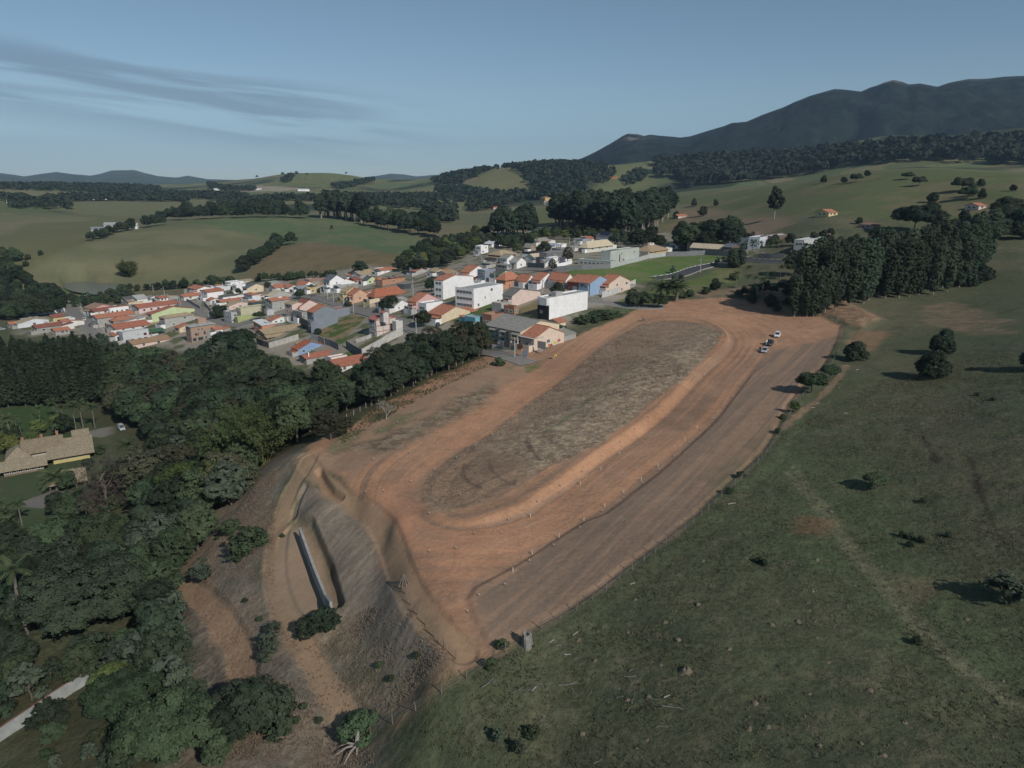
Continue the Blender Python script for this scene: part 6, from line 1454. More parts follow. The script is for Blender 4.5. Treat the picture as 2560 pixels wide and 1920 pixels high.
# round the pond and the far left
scatter(Wf("-60,700 20,690 60,700 100,728 140,745 170,770 120,790 60,800 -60,800"), 7, ['dark', 'broad', 'dark'], (8, 13), "dark tree in the copse at far left", "copse at far left", 19)
scatter(Wf("-60,660 10,640 45,650 40,690 -60,690"), 8, ['dark', 'broad'], (9, 13), "tall dark tree on the left edge above the pond", "left edge trees above the pond", 20)
scatter(Wf("165,750 240,746 330,738 330,752 260,770 200,768"), 6, ['broad', 'dark', 'bush'], (4, 7), "bushy tree on the near bank of the pond", "near bank of the pond", 21)
row('F', "312,728 360,726 400,724 450,722 520,716 570,708", 4.5, ['dark', 'broad', 'bush'], (4, 8), "tree in the belt right of the pond", "belt right of the pond", 22)
row('F', "60,668 80,655 95,640", 10, ['broad', 'dark'], (5, 8), "tree on the gully edge at far left", "gully edge at far left", 23)
for i, (x, y, hh) in enumerate(((318, 693, 17), (325, 690, 17), (312, 690, 15), (330, 694, 14))): tree('F', x, y, 'bamboo', "plumed bamboo clump standing alone in the lit field", h=hh*.8, wid=.8, group="lone bamboo in the field")
row('F', "602,682 625,668 648,652 668,640 686,626 700,616", 6, ['broad', 'dark'], (9, 13), "bushy tree in the diagonal hedge between fields", "diagonal field hedge", 24, 1.1)
tree('F', 727, 612, 'broad', "rounded tree at top of the diagonal hedge", h=13); tree('F', 830, 574, 'sparse', "small dark bush in the green field", h=5)
row('F', "225,602 245,597 268,590 290,582 315,576", 9, ['dark', 'broad'], (8, 11), "dark hedge tree before the farm barns", "hedge before the farm barns", 25, 1.1)
row('F', "345,572 360,570 378,567 398,564", 9, ['dark'], (12, 16), "dark tree right of the farm barns", "trees right of the farm barns", 26)
row('F', "395,552 440,549 480,548 520,547 560,545 600,545 650,544 700,544 760,546", 11, ['dark', 'broad', 'dark'], (12, 18), "dark tree in the belt along the field crest", "belt along the field crest", 27, 1.1)
row('F', "440,540 500,538 560,536 620,537 680,537 760,538", 13, ['dark', 'tall'], (16, 24), "taller tree behind the field crest belt", "back of the field crest belt", 28)
scatter(Wf("790,546 850,548 905,558 905,548 850,541 800,540"), 11, ['tall'], (28, 36), "towering eucalyptus in the big middle left clump", "middle left eucalyptus clump", 29, 1.05)
row('F', "900,562 950,568 1000,576 1050,586 1090,594", 11, ['dark', 'tall', 'broad'], (14, 20), "tree in the belt falling right from the tall clump", "belt right of the tall clump", 30, 1.05)
row('F', "910,553 970,558 1030,566 1090,575", 13, ['dark', 'broad'], (15, 20), "tree in the second row of the falling belt", "second row of the falling belt", 31)
scatter(Wf("1240,600 1322,596 1322,584 1250,586"), 8, ['tall', 'dark'], (20, 27), "tall eucalyptus in the left clump behind the new houses", "left clump behind the new houses", 32)
scatter(Wf("1385,572 1440,582 1500,590 1560,600 1610,582 1665,556 1670,546 1600,548 1520,556 1450,556 1390,560"), 11, ['tall'], (26, 36), "towering eucalyptus of the great central grove", "great central grove", 33, 1.05)
scatter(Wf("1330,606 1380,598 1450,602 1530,610 1600,618 1600,604 1520,596 1440,588 1360,588"), 8, ['broad', 'dark', 'lime'], (6, 10), "lower tree in front of the great central grove", "front of the great central grove", 34)
row('F', "1560,622 1590,622 1620,620 1650,622", 8, ['broad', 'tall', 'dark'], (9, 14), "tree around the water tower", "trees around the water tower", 35)
scatter(Wf("1680,628 1740,630 1830,626 1850,618 1830,606 1760,606 1700,610"), 7.5, ['broad', 'dark', 'dark'], (12, 19), "dense tree in the clump behind the cream roofed house", "clump behind the cream roofed house", 36)
row('F', "1860,615 1920,612 1980,618 2040,606 2080,592", 8, ['dark', 'broad'], (5, 9), "tree around the brown box villas", "trees around the brown villas", 37)
for x, y in ((1880, 640), (1900, 640), (1920, 645), (1945, 640), (1855, 645)): tree('F', x, y, 'palm', "garden palm in front of the brown villas", h=7, group="palms of the brown villas")
for x, y, hh, lb in ((1935, 548, 24, "tall double crowned tree standing alone below the green hill"), (1757, 540, 11, "dark round tree right of the lone farmhouse"), (1690, 545, 8, "small tree left of the lone farmhouse"), (1735, 516, 9, "round bush tree on the dark slope right of the grove"), (1790, 515, 7, "smaller bush right of the slope bush")):
    tree('F', x, y, 'tall' if hh > 20 else 'round', lb, h=hh, wid=.8)
for x, y, w, lb in ((1130, 180, 11, "flat dark tree high on the green hill, upper left one"), (1240, 240, 13, "flat dark tree on the green hill, second from left"), (1640, 290, 17, "widest dark tree of the green hill cluster"), (1690, 360, 14, "lowest dark tree of the green hill cluster"), (1720, 330, 10, "middle dark tree of the green hill cluster"), (1815, 245, 8, "small round tree above the hill cluster"), (1820, 355, 8, "small round tree right of the hill cluster"), (2110, 285, 6, "thin tree near right edge of the green hill"), (1370, 390, 10, "leaning tree in middle of the green hill"), (660, 205, 13, "broad dark tree on the hill crest at left"), (550, 210, 8, "smaller tree left of the crest tree"), (765, 150, 8, "bush on the hill crest right of the crest tree"), (360, 210, 9, "thin tree silhouetted on the hill crest"), (690, 590, 6, "small dark tree above the brown roof"), (2035, 440, 7, "bushy tree right of the hill cottage"), (1660, 560, 9, "blurred grey tree below the hill cottage")):
    tree('X', x, y, 'umbrella_dark' if w > 10 else 'round', lb, h=w*.55 if w > 10 else w*.75, wid=.9)

build_plants()

# ------------------------------------------------------------------ woods too far off to count: one object each, made of leaf clumps
def far_wood(name, polys, gap, hr, mat, label, seed=1, leafs=26, cap=7000, wr=.38):
    r = np.random.default_rng(seed); PP = []; NN = []; SS = []; tot = 0
    for P in polys:
        P = np.asarray(P); lo, hi = P.min(0), P.max(0); area = abs(0.5*(np.dot(P[:, 0], np.roll(P[:, 1], -1))-np.dot(P[:, 1], np.roll(P[:, 0], -1))))
        n = int(min(cap, area/(gap*gap)*1.15)); C = np.empty((0, 2))
        for _ in range(14):
            if len(C) >= n: break
            q = lo+(hi-lo)*r.random((n*2, 2)); C = np.vstack([C, q[sdf(q[:, 0], q[:, 1], P) < 0]])
        C = C[:n]; z = height(C[:, 0], C[:, 1]); h = hr[0]+(hr[1]-hr[0])*r.random(len(C)); w = h*wr*(.8+.5*r.random(len(C)))
        d = r.normal(size=(len(C), leafs, 3)); d[..., 2] = np.abs(d[..., 2])*.9-.15; d /= np.linalg.norm(d, axis=-1, keepdims=True)
        rad = np.stack([w, w, h*.5], -1)[:, None]*(.75+.35*r.random((len(C), leafs, 1)))
        p = np.concatenate([C, (z+h*.5)[:, None]], -1)[:, None]+d*rad
        PP.append(p.reshape(-1, 3)); NN.append((d+r.normal(size=d.shape)*.35).reshape(-1, 3)); SS.append(np.repeat(w*.62, leafs)); tot += len(C)
    P = np.vstack(PP); N = np.vstack(NN); s = np.concatenate(SS)[:, None]*(.7+.6*r.random((len(P), 1)))
    N /= np.linalg.norm(N, axis=1, keepdims=True); t = r.normal(size=P.shape); t -= (t*N).sum(1, keepdims=True)*N; t /= np.linalg.norm(t, axis=1, keepdims=True); b = np.cross(N, t)
    v = np.stack([P-t*s, P+b*s*.8, P+t*s, P-b*s*.8], 1).reshape(-1, 3)
    me = new_mesh(name, v, quads=np.arange(4*len(P)).reshape(-1, 4)); o = put(name, me, mat, kind='stuff'); tag(o, label, 'woodland'); return tot
FARL = leaf_mat('far_woods', (.030, .044, .026), .1, .1); FARP = leaf_mat('plantation', (.024, .036, .024), .1, .1)
HB = lambda s: hits(Fp(s))
far_wood('plantation', [HB("1690,446 1780,432 1900,420 2020,404 2150,385 2260,380 2400,372 2560,362 2760,350 2760,410 2560,418 2400,412 2260,414 2150,424 2000,444 1850,462 1720,474"), HB("1640,412 1740,404 1830,396 1950,392 2060,384 2120,392 2020,406 1900,420 1780,432 1690,446 1640,450")], 15, (18, 26), FARP, "dark tree plantation covering the ridge below the mountain", 41, 16, 9000)
far_wood('ridge_wood', [HB("1080,462 1130,444 1220,430 1300,425 1400,419 1500,422 1520,430 1490,450 1460,470 1400,478 1340,480 1300,440 1250,428 1180,456 1130,470"), HB("1090,474 1180,480 1300,484 1400,484 1460,476 1470,490 1400,498 1300,502 1180,494 1090,484")], 15, (14, 20), FARL, "mixed woodland over the middle ridge", 42, 18, 9000)
far_wood('far_tree_belt', [HB(q) for q in ("110,500 200,494 330,497 470,498 470,503 330,503 200,502 110,506", "280,489 420,490 560,494 620,496 620,500 560,500 420,497 280,495", "610,502 700,500 790,505 790,512 700,508 610,508", "860,492 960,490 1080,492 1230,488 1230,494 1080,499 960,498 860,500", "30,512 90,512 180,522 178,527 90,526 30,524", "0,478 120,482 280,485 280,488 120,487 0,484", "-80,470 100,474 260,470 400,476 400,480 260,477 100,480 -80,477", "880,512 960,515 1060,519 1140,524 1140,530 1060,526 960,522 880,519", "0,500 60,502 60,508 0,508", "520,466 580,472 640,474 640,478 560,478 520,472", "1170,507 1250,500 1290,504 1240,520 1190,530 1165,520", "1060,540 1130,548 1150,560 1110,560 1060,548", "830,470 880,462 930,458 940,462 890,470 850,476", "700,450 720,442 735,440 730,450 715,456", "1480,455 1500,440 1530,430 1540,440 1510,462", "1555,450 1580,436 1600,430 1620,440 1600,460 1570,470")], 11, (9, 16), FARL, "far belts of trees between the valley fields", 43, 18, 3000)
far_wood('crest_trees', [HB(q) for q in ("640,446 760,439 900,442 900,445 760,442 640,449",)], 60, (9, 15), FARL, "scattered trees along the far grassy hill", 44, 22, 60)

# ------------------------------------------------------------------ ground cover near by: grass tufts, dry weeds, clods
def cover(name, P, n, size, mats, label, cat, seed, upright=.8, per=3, spread=.12):
    r = np.random.default_rng(seed); P = np.asarray(P); lo, hi = P.min(0), P.max(0); C = np.empty((0, 2))
    for _ in range(30):
        q = lo+(hi-lo)*r.random((n*2, 2)); q = q[sdf(q[:, 0], q[:, 1], P) < 0]
        q = q[r.random(len(q)) < .12+.88*sstep(.36, .66, .6*fbm(q[:, 0]/5, q[:, 1]/5, 3, seed)+.4*fbm(q[:, 0]/31, q[:, 1]/31, 2, seed+1))]; C = np.vstack([C, q])
        if len(C) >= n: break
    C = C[:n]; z = height(C[:, 0], C[:, 1]); k = len(C)*per; c = np.repeat(np.concatenate([C, z[:, None]], -1), per, 0)+r.normal(size=(k, 3))*np.array([spread, spread, .02])
    s = size*(.5+r.random((k, 1))); c[:, 2:] += s*.25
    N = r.normal(size=(k, 3)); N[:, 2] *= 1-upright; N /= np.linalg.norm(N, axis=1, keepdims=True); up = np.array([0, 0, 1.])+r.normal(size=(k, 3))*.35; t = up-(up*N).sum(1, keepdims=True)*N; t /= np.linalg.norm(t, axis=1, keepdims=True); b = np.cross(N, t)
    v = np.stack([c-t*s*.5-b*s*.3, c-t*s*.5+b*s*.3, c+t*s+b*s*.12, c+t*s-b*s*.12], 1).reshape(-1, 3)
    me = new_mesh(name, v, quads=np.arange(4*k).reshape(-1, 4)); me.materials.append(mats); o = put(name, me, kind='stuff'); tag(o, label, cat)
GT = leaf_mat('grass_blades', (.090, .100, .056), .25, .35); DT = leaf_mat('dry_grass_blades', (.25, .205, .145), .25, .3)
cover('grass', W_("860,1620 990,1480 1100,1410 1340,1265 1550,1095 1700,930 1900,820 2150,760 2500,900 2600,1640 2300,1690 1200,1690"), 17000, .14, GT, "short tufts of green grass over the right pasture", 'grass', 5)
cover('dry_grass', W_("860,1620 990,1480 1100,1410 1340,1265 1550,1095 1700,930 1900,820 2150,760 2500,900 2600,1640 2300,1690 1200,1690"), 12000, .12, DT, "dry straw tufts over the right pasture", 'grass', 6)
cover('dry_weeds', W_("420,1290 470,1150 560,1040 600,1010 590,1200 600,1330 660,1420 740,1560 760,1600 985,1430 900,1330 800,1310 740,1340 660,1400 700,1480 780,1590 820,1640 430,1640 470,1560 530,1520 450,1400"), 11000, .13, DT, "dry grass and weeds on the slopes below the track", 'grass', 7)
cover('infield_straw', GRASSIN, 14000, .12, DT, "dry straw lying over the infield of the track", 'grass', 8, .3)
cover('dirt_clods', TRACK, 5000, .10, M((.27, .175, .115), 'stone'), "loose clods of earth over the dirt track", 'clods', 9, .2, 2, .2)
cover('weeds', W_("720,930 800,880 900,830 1040,772 1060,790 930,850 830,905 740,960"), 2500, .2, GT, "green weeds along the left fence of the track", 'weeds', 10)
# ------------------------------------------------------------------ small things
def at(fr, x, y): return G(*px(fr, x, y))
WOOD = M((.22, .19, .155), 'wood'); PALEW = M((.50, .47, .43), 'wood'); CONCP = M((.46, .45, .43), 'bare'); IRON = M((.2, .2, .2), 'paint')
def protos_dup(root, loc, rz, label, group=None, scale=None):
    c = root.copy(); COL.objects.link(c); c.location = loc; c.rotation_euler = (0, 0, rz); c['label'] = label
    if group: c['group'] = group
    if scale: c.scale = scale
    for ch in list(root.children):
        d = ch.copy(); COL.objects.link(d); d.parent = c
        for g in ch.children: e = g.copy(); COL.objects.link(e); e.parent = d
    return c
# post and wire fences
POST = {}
def fence(s, gap, label, h=1.35, mat=None, lean=.05, seed=1, fr='D', r0=.055):
    r = np.random.default_rng(seed); mat = mat or WOOD
    P = smooth_loop(hits([px(fr, *map(float, q.split(','))) for q in s.split()], height), 1, False); seg = np.hypot(*np.diff(P, axis=0).T); t = np.concatenate([[0], np.cumsum(seg)])
    n = int(t[-1]/gap)+1; q = np.linspace(0, t[-1], n); X = np.interp(q, t, P[:, 0]); Y = np.interp(q, t, P[:, 1]); Zz = height(X, Y)
    root = empty('fence', (X[0], Y[0], Zz[0])); tag(root, label, 'fence'); o = np.array([X[0], Y[0], Zz[0]])
    for i in range(n):
        key = (mat.name, i % 4)
        if key not in POST:
            a = r.normal(size=2)*lean; POST[key] = MB().path([(0, 0, -.5), (a[0]*.5, a[1]*.5, .6), (a[0]*1.3, a[1]*1.3, h*(.9+.2*r.random()))], [r0*1.15, r0, r0*.9], 6).mesh('post', mat)
        p = bpy.data.objects.new('post', POST[key]); COL.objects.link(p); p.parent = root; p.location = (X[i]-o[0], Y[i]-o[1], Zz[i]-o[2]); p.rotation_euler = (0, 0, r.random()*6)
    w = MB()
    for z in (.45, .8, 1.15):
        for i in range(n-1): w.tube((X[i]-o[0], Y[i]-o[1], Zz[i]-o[2]+z), (X[i+1]-o[0], Y[i+1]-o[1], Zz[i+1]-o[2]+z), .012, .012, 3, False)
    w.build('wire', IRON, root)
fence("1812,760 1790,800 1745,845 1712,885 1695,925 1650,990 1610,1030 1550,1082 1510,1122 1440,1176 1340,1252 1250,1318 1170,1360", 2.9, "post and wire fence between dirt track and right pasture", seed=2)
fence("1130,1385 1090,1410 1060,1438 1000,1475 940,1510 880,1550 800,1590", 2.6, "short leaning fence along the eroded foreground edge", seed=3)
fence("868,1262 890,1315 920,1350 950,1392 985,1425", 2.4, "row of leaning posts along the top of the grey slope", seed=4, lean=.12)
fence("720,925 760,900 800,876 850,850 900,826 950,802 1000,786", 3.0, "pale post fence along the thicket side of the track", seed=5, mat=PALEW)
fence("1255,700 1300,688 1350,672 1400,660 1470,640", 3.2, "thin fence on the bank above the track's far left", seed=6)
# white marker stakes of the track
ST = MB().box(-.045, -.045, -.2, .045, .045, .5).mat(1).box(-.055, -.055, .36, .055, .055, .5).mesh('marker_stake', [WOOD, M((.56, .54, .49), 'paint')])
SP = MB().box(-.05, -.05, -.2, .05, .05, .7).mesh('marker_stake', [M((.62, .58, .5), 'wood')])
def stakes(fr, s, me, label, group):
    for q in s.split():
        A = at(fr, *map(float, q.split(','))); o = put('marker_stake', me); o.location = A; o.rotation_euler = (0, 0, rng.random()*3); tag(o, label, 'marker', group)
FR['W'] = (1200, 700, 2.766); FR['Z'] = (1200, 1300, 2.676); FR['I'] = (560, 820, 3.2529); FR['6'] = (440, 1240, 2.44); FR['5'] = (0, 1240, 2.439); FR['8'] = (1860, 700, 3.073); FR['9'] = (1860, 1240, 2.44)
stakes('W', "1190,290 1158,288 1480,672 1400,735 1320,803 1243,877 1163,953 1073,1036 968,1125 845,1222 707,1330 555,1428 395,1540", ST, "white topped stake along the top of the inner bank", "stakes on the inner bank")
stakes('W', "1020,385 875,465 800,540 728,588 650,628 470,787 330,873 195,1000 85,1078", ST, "white topped stake along the left lane of the track", "stakes on the left lane")
stakes('W', "1850,665 1785,730 1750,815 1680,890 1608,968 1528,1046 1447,1133 1343,1227 1240,1322 1125,1413 993,1515 848,1608", ST, "white topped stake along the outer ledge of the track", "stakes on the outer ledge")
stakes('Z', "190,8 147,95 667,60 493,180 331,283 168,443", ST, "white topped stake on the near end of the track", "stakes on the near end")
stakes('Z', "695,8 528,118 349,230 220,347", SP, "plain pale peg along the outer ledge", "pegs on the outer ledge")
stakes('W', "1618,600 1550,660 1500,1025 1415,1110 1230,1295 1115,1390 993,1475 863,1570 965,1210 835,1315 693,1415 350,1640", SP, "plain pale peg along the bank foot", "pegs at the bank foot")
stakes('I', "1540,700 1412,775 1274,840 1065,903 1735,948 1507,1022 1215,1075 1155,1348 1300,1337 1520,1260 1715,1165 1890,1065 1920,1368 1670,1520 2050,965 1890,860", ST, "white topped stake on the dirt left of the infield", "stakes left of the infield")
stakes('6', "1545,115 1822,237 1708,325 1545,345 1847,615 1778,715", ST, "white topped stake at the near bend of the track", "stakes at the near bend")
# flags on poles by the terrace
def flag(x, y, yt, c, label):
    A = at('Q', x, y); h = max(1.8, rise_to(A, px('Q', 0, yt)[1])); root = empty('flag', A, rng.random()); tag(root, label, 'flag')
    MB().tube((0, 0, -.4), (0, 0, h), .035, .03, 6).build('pole', M((.5, .5, .48), 'paint'), root)
    q = MB()
    for i in range(4):
        x0, x1 = .22*i, .22*(i+1); f = lambda t: .07*math.sin(t*5); q.slab([(x0, f(x0), h-.05-.1*x0), (x1, f(x1), h-.05-.1*x1), (x1, f(x1), h-.75-.02*x1), (x0, f(x0), h-.75-.02*x0)], .012)
    q.build('cloth', M(c, 'paint'), root)
flag(1905, 690, 585, (.75, .06, .06), "red flag farthest up the bank by the terrace wall"); flag(1802, 735, 650, (.8, .7, .06), "yellow flag second from the top of the bank")
flag(1705, 795, 705, (.75, .12, .05), "orange red flag in the middle of the bank"); flag(1608, 845, 755, (.82, .7, .06), "yellow flag nearest the terrace side wall")
flag(1502, 895, 825, (.8, .25, .1), "small orange flag by the grey signboard"); flag(1625, 1105, 995, (.8, .65, .1), "yellow flag on the dirt at the track entrance")
flag(1600, 1100, 1040, (.75, .1, .06), "low red flag at the track entrance"); flag(972, 1065, 885, (.75, .3, .1), "tall thin pole with orange tip by the dead end street")
def board(x, y, w, hb, z, c, label, rz=R(-38)):
    A = at('Q', x, y); root = empty('signboard', A, rz); tag(root, label, 'sign')
    MB().box(0, -.03, z, w, .03, z+hb).build('board', M(c, 'paint'), root)
    for q in (.08, w-.16): MB().box(q, .031, -.5, q+.09, .11, z+hb).build('post', M((.5, .5, .48), 'wood'), root)
    return root
b_ = board(1292, 975, 3.2, 2.4, 1.7, (.26, .25, .25), "grey notice board on posts at the terrace corner"); MB().box(.4, -.04, .6, 1.9, .0, 1.6).build('lower_panel', M((.62, .62, .64), 'paint'), b_)
board(978, 1035, 2.2, 2.2, .3, (.24, .27, .33), "blue grey panel leaning by the dead end street", R(-30))
# utility poles
def pole(fr, x, y, yt, label, lamp=True, group=None):
    A = at(fr, x, y); h = min(max(6.0, rise_to(A, px(fr, 0, yt)[1])), 12); root = empty('utility_pole', A, R(42)); tag(root, label, 'utility pole', group)
    MB().path([(0, 0, -1), (0, 0, h*.5), (0, 0, h)], [.2, .17, .12], 8).build('pole', CONCP, root)
    MB().box(-.06, -.9, h-.75, .06, .9, h-.6).box(-.05, -.6, h-1.5, .05, .6, h-1.38).build('crossarm', WOOD, root)
    if lamp: MB().tube((0, 0, h-1.6), (-1.4, 0, h-1.1), .035, .03, 5).box(-1.9, -.13, h-1.16, -1.3, .13, h-1.02).build('lamp', M((.55, .55, .55), 'paint'), root)
for q in (('Q', 842, 1055, 660, "concrete pole before the terrace at the dead end"), ('N', 372, 1075, 900, "pole on the street before the white box house"), ('J', 710, 1425, 1060, "pole before the brick red hip roof house"), ('O', 905, 800, 630, "pole between the white gables of upper row"),
          ('G', 1812, 865, 425, "pole beside the weedy lot behind the rose house"), ('G', 548, 1235, 800, "pole on the corner by the blue grey annex"), ('G', 120, 965, 680, "pole on the street before the low grey roof"), ('E', 1925, 1035, 650, "pole right of the timber balcony house"),
          ('E', 1765, 985, 640, "pole before the timber balcony house"), ('B', 1195, 475, 255, "pole at the pond side street end"), ('B', 992, 350, 250, "pole standing behind the metal roof house"), ('B', 1460, 580, 400, "right one of two poles at the left street bend"), ('B', 1418, 560, 430, "left one of two poles at the left street bend"),
          ('A', 1508, 625, 420, "left one of two poles on the sloping far left street"), ('A', 1532, 640, 440, "right one of two poles on the sloping far left street"), ('A', 902, 435, 330, "T shaped pole among far left trees"), ('A', 1232, 420, 320, "lone pole before the pond bank"), ('A', 1622, 405, 315, "pole in the bushes below the pond"),
          ('C', 760, 905, 770, "pole behind the brick three storey"), ('J', 1172, 435, 235, "pole beside the furthest white roof"), ('J', 886, 385, 220, "pole under the left eucalyptus clump"), ('J', 1852, 1025, 800, "pole on the dark wall of new houses"), ('J', 410, 895, 790, "short pole by the park strip"),
          ('K', 546, 565, 390, "pole left of the big tan hip roof"), ('K', 402, 480, 330, "pole at the pale blue roof"), ('L', 1388, 1115, 760, "grey pole on the curved road edge"), ('L', 790, 475, 240, "pole before the bright red roof"), ('L', 620, 595, 400, "brown pole before the hedge"), ('L', 2050, 655, 400, "tall pole at white end wall of cream roof"),
          ('M', 440, 585, 380, "left pole at the estate gate"), ('M', 498, 575, 300, "right pole at the estate gate"), ('U', 995, 552, 495, "pole under the tall eucalyptus clump"), ('U', 1250, 582, 530, "pole by the white shed below the belt"), ('U', 1525, 622, 560, "pole at right end of the green field"), ('K', 830, 1659, 1360, "pole before the light blue house"), ('G', 330, 1090, 930, "pole at the peach house corner")):
    pole(*q)
# water tower
A = at('L', 300, 478); h = rise_to(A, px('L', 0, 240)[1]); w_ = empty('water_tower', A); tag(w_, "white cup shaped water tower on a slim column", 'water tower')
MB().lathe([(.62, -.5), (.55, h*.6)], 14).build('column', M((.7, .7, .7), 'paint'), w_)
MB().lathe([(.55, h*.6), (1.25, h*.66), (1.3, h*.97), (1.1, h), (.2, h+.1)], 16).build('tank', M((.74, .74, .74), 'paint'), w_)
# cars
def car(loc, rz, c, label, shape='sedan', rough=.3, door=False, cat='car', roofc=None):
    root = empty({'pickup': 'pickup_truck', 'jeep': 'off_road_car'}.get(shape, 'parked_car'), loc, rz); tag(root, label, cat)   # front towards +x
    paint = gloss('car_paint_%02d%02d%02d' % tuple(int(q*99) for q in c), c, rough)
    L, W = {'sedan': (4.3, 1.72), 'hatch': (3.8, 1.65), 'suv': (4.4, 1.8), 'pickup': (5.2, 1.85), 'jeep': (3.8, 1.65)}[shape]; h = {'sedan': 1.45, 'hatch': 1.46, 'suv': 1.66, 'pickup': 1.78, 'jeep': 1.8}[shape]
    zb = .82 if shape in ('sedan', 'hatch') else .98
    def loft(secs):
        b = MB(); i0 = 0; k = len(secs[0])
        for s in secs: b.v += s
        for i in range(len(secs)-1):
            for j in range(k):
                b.f.append((i*k+j, i*k+(j+1) % k, (i+1)*k+(j+1) % k, (i+1)*k+j)); b.m.append(0)
        b.f.append(tuple(reversed(range(k)))); b.m.append(0); b.f.append(tuple((len(secs)-1)*k+j for j in range(k))); b.m.append(0); return b
    def ring(x, z0, z1, w): return [(x, -w*.88, z0), (x, w*.88, z0), (x, w, z0+.18), (x, w, z1-.16), (x, w*.86, z1), (x, -w*.86, z1), (x, -w, z1-.16), (x, -w, z0+.18)]
    hw = W/2; body = loft([ring(-L/2, .38, zb-.16, hw*.88), ring(-L/2+.22, .26, zb-.01, hw*.98), ring(-L*.18, .22, zb, hw), ring(L*.18, .22, zb, hw), ring(L/2-.55, .22, zb-.08, hw*.98), ring(L/2-.1, .28, zb-.20, hw*.9), ring(L/2, .36, zb-.34, hw*.8)])
    body.build('body', paint, root)
    x0, x1, x2, x3 = {'sedan': (-1.65, -1.05, .35, 1.05), 'hatch': (-1.8, -1.5, .3, 1.0), 'suv': (-2.1, -1.8, .35, 1.05), 'pickup': (-.55, -.4, .75, 1.3), 'jeep': (-1.75, -1.6, .45, .8)}[shape]
    g = MB(); a, t = hw*.86, hw*.70
    g.v = [(x0, -a, zb), (x3, -a, zb), (x3, a, zb), (x0, a, zb), (x1, -t, h-.06), (x2, -t, h-.06), (x2, t, h-.06), (x1, t, h-.06)]
    g.f = [(0, 1, 5, 4), (1, 2, 6, 5), (2, 3, 7, 6), (3, 0, 4, 7)]; g.m = [0]*4; g.build('window', GLASS, root)
    r = MB(); r.slab([(x1-.05, -t-.03, h), (x2+.05, -t-.03, h), (x2+.05, t+.03, h), (x1-.05, t+.03, h)], .07)
    for (p, q) in ((0, 4), (1, 5), (2, 6), (3, 7)): r.tube(np.array(g.v[p])*1.0, np.array(g.v[q])+np.array([0, 0, .03]), .05, .04, 4)
    xm = (x1+x2)/2
    for sg in (-1, 1): r.tube((xm, sg*a, zb), (xm, sg*(t+.01), h-.04), .05, .05, 4)
    r.build('roof', roofc or paint, root)
    if shape == 'suv':
        for sg in (-1, 1): MB().tube((x1, sg*t*.9, h+.05), (x2, sg*t*.9, h+.05), .025, .025, 5).build('roof_rail', IRON, root)
    if shape == 'pickup': MB().box(-L/2+.1, -hw*.86, zb-.02, x0-.05, hw*.86, zb+.12).build('bed_cover', M((.03, .03, .035), 'paint'), root)
    if shape == 'jeep': MB().tube((-L/2-.1, 0, .9), (-L/2+.08, 0, .9), .34, .34, 12).build('spare_wheel', gloss('tyre_rubber', (.02, .02, .02), .8), root)
    for sx in (-L*.30, L*.31):
        for sg in (-1, 1):
            wl = MB().tube((sx, sg*(hw-.2), .33), (sx, sg*(hw+.01), .33), .33, .33, 14).build('wheel', gloss('tyre_rubber', (.02, .02, .02), .8), root)
            MB().tube((sx, sg*(hw), .33), (sx, sg*(hw+.02), .33), .19, .19, 10).build('rim', gloss('rim', (.5, .5, .52), .3, .8), wl)
    for sg in (-1, 1):
        MB().box(L/2-.14, sg*hw*.62-.17, zb-.36, L/2-.01, sg*hw*.62+.17, zb-.22).build('headlight', gloss('headlight_glass', (.75, .76, .78), .1), root)
        MB().box(.75, sg*(hw+.02)-.08, zb+.02, .95, sg*(hw+.02)+.08, zb+.17).build('mirror', paint, root)
        MB().box(-L/2-.01, sg*hw*.66-.12, zb-.34, -L/2+.1, sg*hw*.66+.12, zb-.2).build('tail_light', gloss('tail_glass', (.35, .02, .02), .2), root)
    MB().box(L/2-.09, -hw*.5, .42, L/2+.012, hw*.5, zb-.4).build('grille', M((.02, .02, .022), 'paint'), root)
    if door:
        d = MB().box(0, -.04, .30, -1.05, .04, zb+.02).build('door', paint, root, loc=(.75, -hw-.02, 0), rot=(0, 0, R(62)))
        MB().box(-.1, -.02, zb+.02, -.95, .02, h-.12).build('door_window', GLASS, d)
    return root
dr = math.atan2(-_ax[1], -_ax[0])
p1, p2, p3 = at('F', 1912, 880), at('F', 1924, 862), at('F', 1943, 842)
car(p3, dr+.12, (.72, .72, .74), "white station wagon last in the row of three cars on the track", 'suv')
car(p2, dr+.05, (.035, .042, .055), "black pickup truck between two pale cars on the track", 'pickup', .25, cat='pickup truck')
car(p1, dr+.05, (.40, .42, .46), "silver car with its door open at front of the row", 'sedan', .25, door=True)
car(at('A', 1562, 742), R(-62), (.72, .72, .73), "white small car on the far left sloping street", 'hatch')
car(at('A', 20, 920), R(10), (.45, .47, .5), "silver car cut by the left edge of the photo", 'sedan')
car(at('T', 1052, 880), R(-50), (.42, .45, .48), "pale jeep on the ranch drive under the trees", 'jeep')
car(at('J', 1985, 1108), R(30), (.05, .055, .07), "dark car parked beside the purple brown tree", 'sedan')
car(at('J', 300, 735), R(25), (.5, .55, .6), "pale blue car in the park strip", 'sedan')
car(at('E', 1400, 905), R(20), (.12, .12, .13), "dark car on the street by the big bush", 'hatch')
car(at('N', 600, 985), R(130), (.1, .1, .11), "black car half under the street tree of the cream gable", 'hatch')
